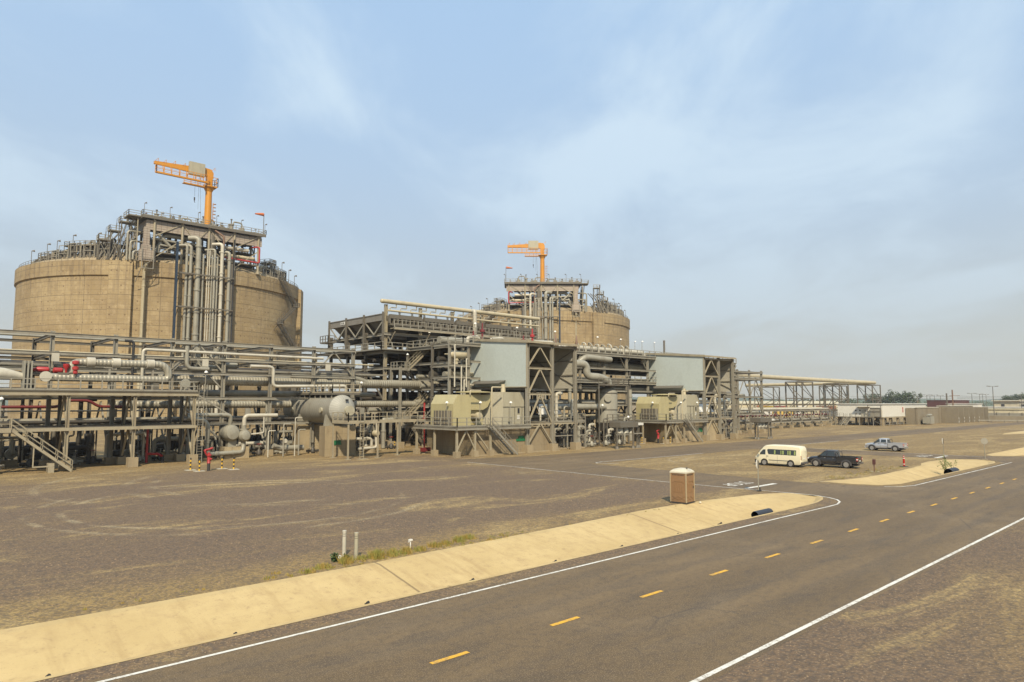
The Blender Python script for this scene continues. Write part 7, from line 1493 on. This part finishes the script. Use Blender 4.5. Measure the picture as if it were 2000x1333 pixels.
for k, (x, y) in enumerate(((23.8, 73.6), (24.1, 71.9), (26.7, 73.0), (27.3, 71.4))): bollard(x, y, ('first', 'second', 'third', 'fourth')[k] + ' yellow and black bollard from the left around the left fire monitor', 'striped bollards round the left monitor')
hydrant(97.4, 69.0, 0, 'red fire monitor in front of the far compressor block')
for k, (x, y) in enumerate(((94.9, 70.5), (96.9, 67.6), (99.3, 67.9))): bollard(x, y, ('left', 'middle', 'right')[k] + ' yellow and black bollard around the far fire monitor', 'striped bollards round the far monitor')
T = thing('fire_water_post', 'red standing fire water pipe with valves left of the near compressor', 'pipe', (54.6, 76.5, 0)); b = B(); b.tube([(54.6, 76.5, 0), (54.6, 76.5, 6.8)], .13, 10); b.tube([(54.6, 76.5, 4.6), (54.6, 76.5, 4.9)], .25, 10); b.mk('riser', RED, T); b = B(); b.cbox(54.6, 76.3, .3, 1.6, .5, .5); b.mk('valve_box', REDD, T)
bollard(57.2, 87.6, 'single striped bollard at the foot of the stair tower', None)
# ------------------------------------------------------------------ weeds
def leafmat(name, a, c):
    m, n, b = mbase(name); t = NT(n); g = t.n.new('ShaderNodeNewGeometry').outputs['Position']; n.links.new(t.mix(t.ramp(t.noise(2.5, 3, .6, g), .35, .65), a, c), b.inputs['Base Color']); b.inputs['Roughness'].default_value = .7; return m
GRASS = leafmat('dry_grass', (.30, .20, .045), (.19, .19, .04)); LEAF = leafmat('dark_leaf', (.03, .055, .02), (.07, .10, .03)); OLIVE = leafmat('olive_leaf', (.12, .15, .05), (.20, .21, .07))
rg = random.Random(4); b = B()
def tuft(x, y, h, n, sp):
    for k in range(n):
        a = rg.uniform(0, 2 * pi); r = rg.uniform(0, sp); px_, py_ = x + r * cos(a), y + r * sin(a); l = h * rg.uniform(.5, 1.1); dx, dy = rg.uniform(-.45, .45) * l, rg.uniform(-.45, .45) * l; w = .010 + .006 * rg.random()
        b.add([(px_ - w, py_, 0), (px_ + w, py_, 0), (px_ + dx * .5 + w * .8, py_ + dy * .5, l * .6), (px_ + dx * .5 - w * .8, py_ + dy * .5, l * .6), (px_ + dx, py_ + dy, l)], [(0, 1, 2, 3), (3, 2, 4)])
for k in range(70):
    x = rg.uniform(11.5, 25.5); y = 26.15 + rg.random() ** 1.5 * 1.0; tuft(x, y, rg.uniform(.05, .15), 7, .14)
for x, y, h, n in ((15.1, 26.75, .38, 170), (16.6, 26.65, .42, 240), (17.4, 26.6, .34, 170), (18.1, 26.6, .32, 180), (18.9, 26.7, .22, 140), (19.9, 26.9, .26, 150), (21.5, 27.1, .3, 170), (22.3, 27.3, .26, 140), (20.7, 27.0, .22, 110), (14.0, 26.6, .22, 110), (13.2, 26.4, .16, 80), (16.0, 26.9, .22, 90)): tuft(x, y, h, n, .34)
for k in range(60): tuft(rg.uniform(63, 80), 25.6 + rg.random() ** 2 * 2.0, rg.uniform(.1, .3), 14, .2)
for k in range(26): tuft(rg.uniform(2, 40), 26.2 + rg.random() * .5, rg.uniform(.05, .12), 9, .12)
b.mk('weedy_grass', GRASS, kind='stuff', label='yellow-green grass growing along the drain verge', cat='grass')
def leafy(x, y, z, h, n, m, lab, stems=6, ls=.10):
    T = thing('weed_plant', lab, 'plant', (x, y, z)); r_ = random.Random(int(x * 10)); bs = B(); bl = B()
    for k in range(stems):
        a = r_.uniform(0, 2 * pi); t = Vector((x + cos(a) * h * .4 * r_.random(), y + sin(a) * h * .4 * r_.random(), z + h * r_.uniform(.6, 1))); p0 = Vector((x, y, z)); bs.tube([p0, p0.lerp(t, .5) + Vector((0, 0, .1 * h)), t], .012, 5)
        for j in range(n // stems):
            c = p0.lerp(t, r_.uniform(.3, 1)) + Vector((r_.uniform(-1, 1), r_.uniform(-1, 1), r_.uniform(-.6, .6))) * h * .16; d = Vector((r_.uniform(-1, 1), r_.uniform(-1, 1), r_.uniform(-.5, 1))).normalized(); s_ = d.cross(Vector((r_.uniform(-1, 1), r_.uniform(-1, 1), 1))).normalized() * ls * .35
            bl.add([c, c + d * ls * .5 + s_, c + d * ls, c + d * ls * .5 - s_], [(0, 1, 2, 3)])
    bs.mk('stem', m, T); bl.mk('leaves', m, T)
leafy(14.9, 27.3, 0, .36, 150, LEAF, 'dark green broad-leaved weed left of the marker posts', 9, .14)
leafy(15.2, 26.9, 0, .3, 160, LEAF, 'dark green low weed at the foot of the marker posts', 7, .12)
leafy(80.6, 22.0, -.35, 1.75, 110, OLIVE, 'tall straggly olive weed growing over the second culvert pipe', 11, .17)
leafy(84.0, 22.3, -.3, 1.2, 50, OLIVE, 'smaller olive weed right of the second culvert pipe', 5, .16)

# loose stones on the verge and the near yard
rs = random.Random(77); b = B()
def stone(x, y, r):
    z = r * rs.uniform(.3, .6); q = [rs.uniform(.6, 1.2) * r for _ in range(5)]
    b.add([(x + q[0], y, z * .2), (x, y + q[1], z * .2), (x - q[2], y, z * .2), (x, y - q[3], z * .2), (x + q[4] * .2, y + q[4] * .15, z + .01), (x, y, -.02)], [(0, 1, 4), (1, 2, 4), (2, 3, 4), (3, 0, 4), (1, 0, 5), (2, 1, 5), (3, 2, 5), (0, 3, 5)])
for k in range(2600): stone(rs.uniform(0, 48), 26.9 + abs(rs.gauss(0, 4.5)), rs.uniform(.015, .045))
for k in range(1300): stone(rs.uniform(8, 60), 9.5 - abs(rs.gauss(0, 3.2)), rs.uniform(.012, .035))
for k in range(1100): stone(rs.uniform(-1, 46), rs.uniform(19.95, 20.7), rs.uniform(.01, .03))
for k in range(900): stone(rs.uniform(3, 50), rs.uniform(30, 70), rs.uniform(.03, .07))
STONE = paint('loose_stone', (.30, .21, .13), .95, 0, .5, (.12, .08, .05), 3); b.mk('loose_stones', STONE, kind='stuff', label='loose stones scattered over the verge and the gravel yard', cat='stones')
# ------------------------------------------------------------------ buildings at the right
WHS = corr('white_sheeting', (.80, .77, .68), 'X', .8, .05); WALLC = paint('wall_concrete', (.25, .21, .145), .9, 0, .6, (.13, .10, .065), .4)  # wall concrete kept darker and greyer: blast wall's unlit look is in its colour
T = thing('substation_building', 'long white windowless building raised on columns at the right', 'building', (238, 81, 0))
b = B(); b.box(219.5, 75.5, 2.6, 259, 88.5, 6.3); b.mk('wall', WHS, T)
b = B(); b.box(219.2, 75.2, 6.32, 259.3, 88.8, 6.55); b.mk('roof', WHITE, T)
b = B(); b.box(219.3, 75.3, 2.25, 259.2, 88.7, 2.58); b.mk('floor_beam', STEELW, T)
for k in range(7):
    for y in (75.9, 82, 88.1): b = B(); b.bar((220 + 6.4 * k, y, 0), (220 + 6.4 * k, y, 2.25), .5 if k else .9); b.mk('column', CONC, T)
b = B(); b.bar((221, 75.4, .95), (258, 75.4, .95), .12); b.bar((221, 75.4, .35), (258, 75.4, .35), .12)
for k in range(13): b.bar((221 + k * 3.05, 75.4, 0), (221 + k * 3.05, 75.4, 1.7), .14)
b.mk('under_rail', STEEL, T)
b = B(); b.box(217.6, 77.5, 2.45, 219.4, 88.6, 2.55); rail(b, [(217.6, 88.6, 2.55), (217.6, 86.0, 2.55)], 1.1, 1.3, .06); rail(b, [(217.6, 84.2, 2.55), (217.6, 77.5, 2.55)], 1.1, 1.5, .06)
for y in (77.6, 81.5, 85, 88.5): b.bar((217.7, y, 0), (217.7, y, 2.5), .18)
b.mk('landing', STEEL, T)
b = B(); b.box(218.0, 79.0, 5.5, 219.48, 82.6, 5.62); b.mk('door_canopy', STEELW, T)
b = B(); b.box(219.38, 80.1, 2.6, 219.47, 81.4, 4.7); b.mk('door', PIPEL, T)
for y in (81.9, 83.1):
    for z in (3.3, 4.3): b = B(); b.box(219.36, y - .2, z, 219.47, y + .2, z + .35); b.mk('wall_vent', BLACK, T)
b = B(); b.box(218.3, 75.8, 2.7, 219.4, 78.6, 5.3); b.mk('air_unit', STEEL, T)
b = B()
for y in (75.6, 79.2): b.bar((218.2, y, 0), (218.2, y, 6.0), .14)
for z in (2.6, 4.2, 5.2, 6.0): b.bar((218.2, 75.6, z), (218.2, 79.2, z), .12)
b.bar((218.2, 75.6, .3), (218.2, 79.2, 2.4), .12); b.mk('scaffold', STEELD, T)
b = B(); b.box(236.3, 75.35, 3.8, 236.6, 75.48, 5.4); b.mk('notice_board', TAIL, T)
for k, y in enumerate((85.6, 84.3)):
    S = thing('access_stair', ('left' if k == 0 else 'right') + ' of two steep stairs up to the white building', 'stair', (216, y, 0), 'steep stairs at the white building'); stair(S, (216.0, y + .9, 0), (217.8, y - .4, 2.5), .7, STEEL)
T = thing('blast_wall', 'tall weathered concrete wall with fins right of the white building', 'wall', (262, 70, 0))
b = B(); b.box(238.5, 72.0, 0, 259.5, 72.5, 5.15); b.box(259.5, 71.9, 0, 300, 72.4, 5.6); b.box(238.5, 72.6, 0, 239, 75.3, 5.15); b.mk('wall', WALLC, T)
b = B(); b.box(238.3, 71.85, 5.16, 259.4, 72.6, 5.42); b.box(259.4, 71.75, 5.62, 300.2, 72.5, 5.85); b.mk('coping', PIPEL, T)
for k in range(7): x = 262 + 6.2 * k; b = B(); b.box(x, 67.0, 0, x + .35, 71.85, 5.2); b.mk('fin', WALLC, T)
T = thing('transformer', 'grey transformer with cooling fins in front of the concrete wall', 'transformer', (244, 70, 0))
b = B(); b.box(241.5, 69.3, .3, 245.2, 71.2, 2.5); b.mk('tank', PIPE, T)
for k in range(7): b = B(); b.box(240.4 + k * .14, 69.2, .4, 240.46 + k * .14, 71.2, 2.3); b.mk('fin', PIPE, T)
b = B(); b.tube([(241.4, 70.2, 2.9), (245.4, 70.2, 2.9)], .35, 12); b.mk('conservator', PIPE, T)
for k in range(5):
    x = 263.6 + 6.2 * k; T = thing('air_conditioner', NTH[k] + ' white air conditioning unit from the left between the wall fins', 'air conditioner', (x + 1, 68, 0), 'air conditioners between the wall fins')
    b = B(); b.box(x, 67.6, .3, x + 1.6, 68.5, 1.9); b.mk('case', WHITE, T); b = B(); b.lathe((x + .8, 67.58, 1.1), [(.02, -.03), (.55, -.03), (.6, 0)], 14, 'y'); b.mk('fan', PIPED, T)
b = B(); b.box(388, 91, 3.2, 396, 104, 6.1); b.box(387.7, 90.7, 6.12, 396.3, 104.3, 6.4); b.box(388.4, 91.4, 0, 395.6, 103.6, 3.19); b.mk('flat_building', WHITE, cat='building', label='low white flat-roofed building just right of the brown building')
T = thing('brown_building', 'dark brown windowless building behind the white one', 'building', (406, 110, 0))
b = B(); b.box(403.5, 104.5, 0, 430, 117.0, 7.8); b.mk('wall', BROWN, T); b = B(); b.box(403.3, 104.3, 7.82, 430.2, 117.2, 8.15); b.mk('roof', BROWN, T)
T = thing('beige_building', 'beige flat-roofed building with a small dark window at the right edge', 'building', (607, 120, 0))
b = B(); b.box(606, 116.5, 0, 630, 132, 7.9); b.mk('wall', PIPET if 0 else paint('beige_render', (.56, .50, .36), .8, 0, .2), T)
b = B(); b.box(604.5, 115.8, 7.92, 632, 133, 8.7); b.mk('roof', PIPEL, T)
b = B(); b.box(605.85, 125.3, 4.0, 605.97, 127.3, 5.8); b.mk('window', BLACK, T)
b = B(); b.box(606, 104, 0, 628, 116.3, 7.6); b.box(605, 103.5, 7.7, 629, 116.2, 9.2); b.mk('annexe', PIPEL, T); b = B(); b.box(605.8, 105, 1, 605.98, 115.5, 5.6); b.mk('opening', BLACK, T)
# fence wall and guard rail
T = thing('boundary_fence', 'long grey mesh fence beyond the concrete wall at the far right', 'fence', (330, 60, 0))
b = B(); b.box(316, 40, .2, 316.1, 72, 2.9); b.box(321, 50, 0, 323, 76, 1.2); b.mk('mesh_panel', STEEL, T)
for k in range(9): b = B(); b.bar((315.9, 40 + k * 4, 0), (315.9, 40 + k * 4, 3.2), .15); b.mk('post', STEELD, T)
T = thing('guard_rail', 'low steel guard rail along the far road at the right edge', 'barrier', (300, 55, 0))
b = B(); b.bar((281, 66, .75), (300, 36, .75), .08, .32); b.mk('rail', STEEL, T)
for k in range(10): b = B(); p = Vector((281, 66, 0)).lerp(Vector((300, 36, 0)), k / 9); b.bar(p, p + Vector((0, 0, .8)), .16); b.mk('post', STEELD, T)
b = B(); b.add([(296, 66, 0), (302, 65, 0), (306, 54, 0), (300, 54, 0), (296, 66, 2.2), (302, 65, 2.2), (306, 54, 2.0), (300, 54, 2.0)], [(0, 3, 2, 1), (4, 5, 6, 7), (0, 1, 5, 4), (1, 2, 6, 5), (2, 3, 7, 6), (3, 0, 4, 7)]); b.mk('low_shed', WALLC, cat='shed', label='long low beige shed between the concrete wall and the tall double lamp')
# lamp posts: double-headed mast and the far ones
def mast(x, y, h, lab, s=1.0, g=None):
    T = thing('street_lamp', lab, 'lamp', (x, y, 0), g); b = B(); b.tube([(x, y, 0), (x, y, h)], [.14 * s, .09 * s], 8); b.mk('pole', STEELD, T)
    for k in (-1, 1): b = B(); d = Vector((sin(radians(47)), -cos(radians(47)), 0)) * k * s; p = Vector((x, y, h)); b.bar(p, p + d * .9, .08 * s); b.bar(p + d * .8, p + d * 1.7 + Vector((0, 0, .12)), .45 * s, .16 * s); b.mk('lamp_head', STEELD, T)
mast(313.7, 68.3, 13.0, 'tall double-headed street lamp at the right, nearest of the tall lamps', 1.25)
for k, (x, y, h) in enumerate(((480.2, 139.2, 11.6), (499.9, 143.1, 11.4), (500.3, 140.7, 11.7), (501.1, 137.5, 11.4), (408.4, 98.0, 11.5), (506.6, 117.4, 12.2), (545.9, 124.8, 12.3), (605.5, 136.3, 12.8), (491.2, 93.3, 11), (424.9, 148.1, 9.5))): mast(x, y, h, ('far thin street lamp, ' + NTH[k] + ' of the row seen over the white and brown buildings'), 1.3, 'far street lamps')
T = thing('power_pole', 'wooden power pole with cross arms in front of the brown building', 'pole', (319.3, 83.3, 0))
b = B(); b.tube([(319.3, 83.3, 0), (319.3, 83.3, 12.0)], .25, 8); b.mk('pole', COPPER, T); b = B(); b.bar((318.6, 84.2, 9.6), (320.2, 81.0, 9.6), .18); b.mk('cross_arm', COPPER, T); b = B(); b.bar((318.8, 84.0, 6.7), (319.9, 82.0, 6.7), .15); b.mk('cross_arm', COPPER, T)
b = B(); b.tube([(319, 85.3, 0), (319, 85.3, 10.6)], .28, 8); b.mk('power_pole', STEELD, cat='pole', label='shorter bare pole just left of the wooden power pole')
for k, z in enumerate((9.5, 9.0, 8.5)): b = B(); b.tube([(319.8, 81.8, z), (345, 60, z - .6), (372, 38, z)], .035, 4); b.mk('power_line', BLACK, cat='wire', group='power lines', label=('top', 'middle', 'bottom')[k] + ' power line running right from the wooden pole')
for k, z in enumerate((9.3, 8.6)): b = B(); b.tube([(319.3, 83.3, z), (300, 170, z), (290, 230, z)], .035, 4); b.mk('power_line', BLACK, cat='wire', group='power lines to the left', label=('upper', 'lower')[k] + ' power line running left from the wooden pole')
# ------------------------------------------------------------------ laydown yard in the distance
rc = random.Random(9)
CC = [paint('yard_' + n_, c, .6, 0, .3) for n_, c in (('yellow', (.62, .42, .08)), ('red', (.35, .07, .05)), ('white', (.68, .66, .6)), ('rust', (.28, .13, .07)), ('cream', (.6, .53, .36)), ('grey', (.3, .3, .28)))]
CN = ['yellow', 'red', 'white', 'rust-brown', 'cream', 'grey']
cnt = [0] * 6
for k in range(44):
    t_ = k / 43; D = 360 + rc.uniform(0, 90); a = radians(47.24 - 19.8 - t_ * 7.2); x, y = D * cos(a), D * sin(a); c = (0, 1, 2, 0, 3, 4, 5, 2)[k % 8]; cnt[c] += 1
    w, d, h = rc.uniform(4, 9), 2.6, rc.choice((2.6, 2.6, 3.2, 5.2)); M = Matrix.Translation((x, y, 0)) @ Matrix.Rotation(rc.uniform(1.2, 2.2), 4, 'Z')
    T = thing('cargo_container', CN[c] + ' container, ' + NTH[cnt[c] - 1] + ' ' + CN[c] + ' one from the left in the distant yard', 'container', (x, y, 0), 'containers in the distant yard')
    b = B(M); b.box(-w / 2, -d / 2, .15, w / 2, d / 2, h); b.mk('shell', CC[c], T)
    b = B(M)
    for i in range(int(w / .5)): b.box(-w / 2 + .2 + i * .5, -d / 2 - .05, .3, -w / 2 + .4 + i * .5, -d / 2 - .005, h - .15)
    b.mk('corrugation', CC[c], T)
b = B(); M = Matrix.Translation((430, 215, 0)) @ Matrix.Rotation(radians(118), 4, 'Z'); b.M = M; b.box(-38, -8, 0, 38, 8, 6.2); b.add([(-39, -9, 6.2), (39, -9, 6.2), (39, 0, 7.9), (-39, 0, 7.9), (39, 9, 6.2), (-39, 9, 6.2)], [(0, 1, 2, 3), (3, 2, 4, 5), (0, 3, 5), (1, 4, 2)]); b.mk('warehouse', CC[4], cat='building', label='long low cream warehouse seen between the pipe towers')
for k, (px_, D) in enumerate(((13.9, 420), (11.3, 520), (16.6, 470))):
    a = radians(px_); x, y = D * cos(a), D * sin(a); b = B(); b.box(x, y - 22, 0, x + 14, y + 22, 3.4 + k * .4); b.box(x - .4, y - 22.5, 3.42 + k * .4, x + 14.4, y + 22.5, 3.9 + k * .4); b.mk('warehouse', CC[4] if k != 1 else CC[2], cat='building', group='low sheds far right', label=('low cream shed far off behind the concrete wall', 'low white shed furthest off at the right', 'low cream shed behind the brown building')[k])
# ------------------------------------------------------------------ trees
BARK = leafmat('bark', (.12, .09, .06), (.18, .14, .10))
FOL = [leafmat('foliage_%d' % k, a, c) for k, (a, c) in enumerate((((.035, .055, .022), (.06, .085, .03)), ((.045, .065, .03), (.075, .10, .04)), ((.07, .085, .04), (.11, .12, .06))))]
def tree(x, y, h, w, lab, seed, m=0, dens=1.0, low=.25, group='trees on the skyline'):
    r_ = random.Random(seed); T = thing('broadleaf_tree', lab, 'tree', (x, y, 0), group)
    b = B(); b.tube([(x, y, -.1), (x + r_.uniform(-.3, .3), y, h * .35), (x + r_.uniform(-.6, .6), y + r_.uniform(-.6, .6), h * .75)], [h * .035, h * .025, h * .01], 7); tips = []
    for k in range(7):
        a = r_.uniform(0, 2 * pi); z0 = h * r_.uniform(.25, .5); t_ = Vector((x + cos(a) * w * .38 * r_.uniform(.5, 1), y + sin(a) * w * .38 * r_.uniform(.5, 1), h * r_.uniform(.5, .9))); b.tube([(x, y, z0), tuple(Vector((x, y, z0)).lerp(t_, .5) + Vector((0, 0, .05 * h))), t_], [h * .015, h * .01, h * .004], 5); tips.append(t_)
    b.mk('trunk', BARK, T)
    b = B(); lobes = [(t_, w * r_.uniform(.16, .27), h * r_.uniform(.09, .17)) for t_ in tips] + [(Vector((x + r_.uniform(-.3, .3) * w, y + r_.uniform(-.3, .3) * w, h * r_.uniform(low + .12, .86))), w * r_.uniform(.15, .25), h * r_.uniform(.09, .16)) for _ in range(7)]
    for c, rw, rh in lobes:
        for k in range(int(62 * dens)):
            d = Vector((r_.gauss(0, 1), r_.gauss(0, 1), r_.gauss(0, 1))).normalized() * r_.uniform(.55, 1.08); p = c + Vector((d.x * rw, d.y * rw, d.z * rh)); s_ = h * r_.uniform(.018, .042)
            u_ = Vector((r_.uniform(-1, 1), r_.uniform(-1, 1), r_.uniform(-1, 1))).normalized(); v_ = u_.cross(Vector((r_.uniform(-1, 1), r_.uniform(-1, 1), r_.uniform(-1, 1)))).normalized(); b.add([p - u_ * s_, p - v_ * s_ * .7, p + u_ * s_, p + v_ * s_ * .7], [(0, 1, 2, 3)])
    b.mk('crown', FOL[m], T)
TR_ = [(555.0, 276.5, 9.4, 9), (558.5, 269.3, 9.8, 10), (562.2, 261.4, 10.2, 11), (566.0, 253.2, 11, 11), (569.8, 244.3, 11.4, 12), (573.1, 236.6, 11, 12), (576.4, 228.5, 10.1, 11), (579.1, 220.6, 10.5, 12), (583.3, 211.0, 13.8, 11), (585.0, 204.5, 15.2, 12), (586.8, 199.0, 11.8, 10), (588.8, 194.0, 16.4, 13), (590.4, 188.3, 16.6, 14), (591.6, 184.0, 15.6, 12), (593.0, 178.6, 14.2, 9), (600, 172, 8.5, 8)]
for k, (x, y, h, w) in enumerate(TR_):
    tree(x, y, h, w, ('tallest', 'second tallest')[k - 11] + ' dark tree of the skyline clump behind the white building' if k in (11, 12) else 'sparse pale tree at the right end of the skyline clump' if k == 14 else NTH[k] + ' dark tree from the left in the skyline clump behind the white building', 100 + k, 2 if k == 14 else k % 2, .45 if k == 14 else 1.0)
for k, (x, y, h, w) in enumerate(((705.1, 145.7, 12.6, 11), (705.8, 141.2, 13.6, 13), (706.6, 136.1, 15, 14), (707.4, 130.0, 15.4, 14), (708.3, 124, 14, 14))): tree(x, y, h, w, NTH[k] + ' dark tree from the left behind the beige building', 200 + k, k % 2, group='trees behind the beige building')
for k in range(26):
    a = radians(47.24 - 20.2 - k * .62); D = 900 + rc.uniform(-60, 150); tree(D * cos(a), D * sin(a), rc.uniform(6, 9.5), rc.uniform(12, 20), NTH[k] + ' low tree from the left in the far hazy tree line', 300 + k, k % 2, .5, group='far hazy tree line')
rb = random.Random(5)
for k in range(12):
    a = radians(14.8 - k * .55); D = 520 + rb.uniform(-30, 30); tree(D * cos(a), D * sin(a), rb.uniform(2.2, 4), rb.uniform(5, 8), NTH[k] + ' bush from the left in the scrub in front of the beige building', 400 + k, 1 + k % 2, .5, group='bushes before the beige building')
# ------------------------------------------------------------------ haze
def haze():
    b = B(); b.box(-3320, -3320, -3, 3320, 3320, 140); o = b.mk('haze', HZ, kind='stuff', org=(0, 0, 0), label='thin pale haze over the far plain', cat='haze'); return o
HZ = bpy.data.materials.new('haze'); HZ.use_nodes = True; n_ = HZ.node_tree; n_.nodes.remove(n_.nodes['Principled BSDF'])
pv = n_.nodes.new('ShaderNodeVolumePrincipled'); pv.inputs['Color'].default_value = (.88, .93, 1.0, 1); pv.inputs['Density'].default_value = .00016; pv.inputs['Anisotropy'].default_value = .2
n_.links.new(pv.outputs[0], n_.nodes['Material Output'].inputs['Volume'])
USE_HAZE = True
if USE_HAZE: haze()
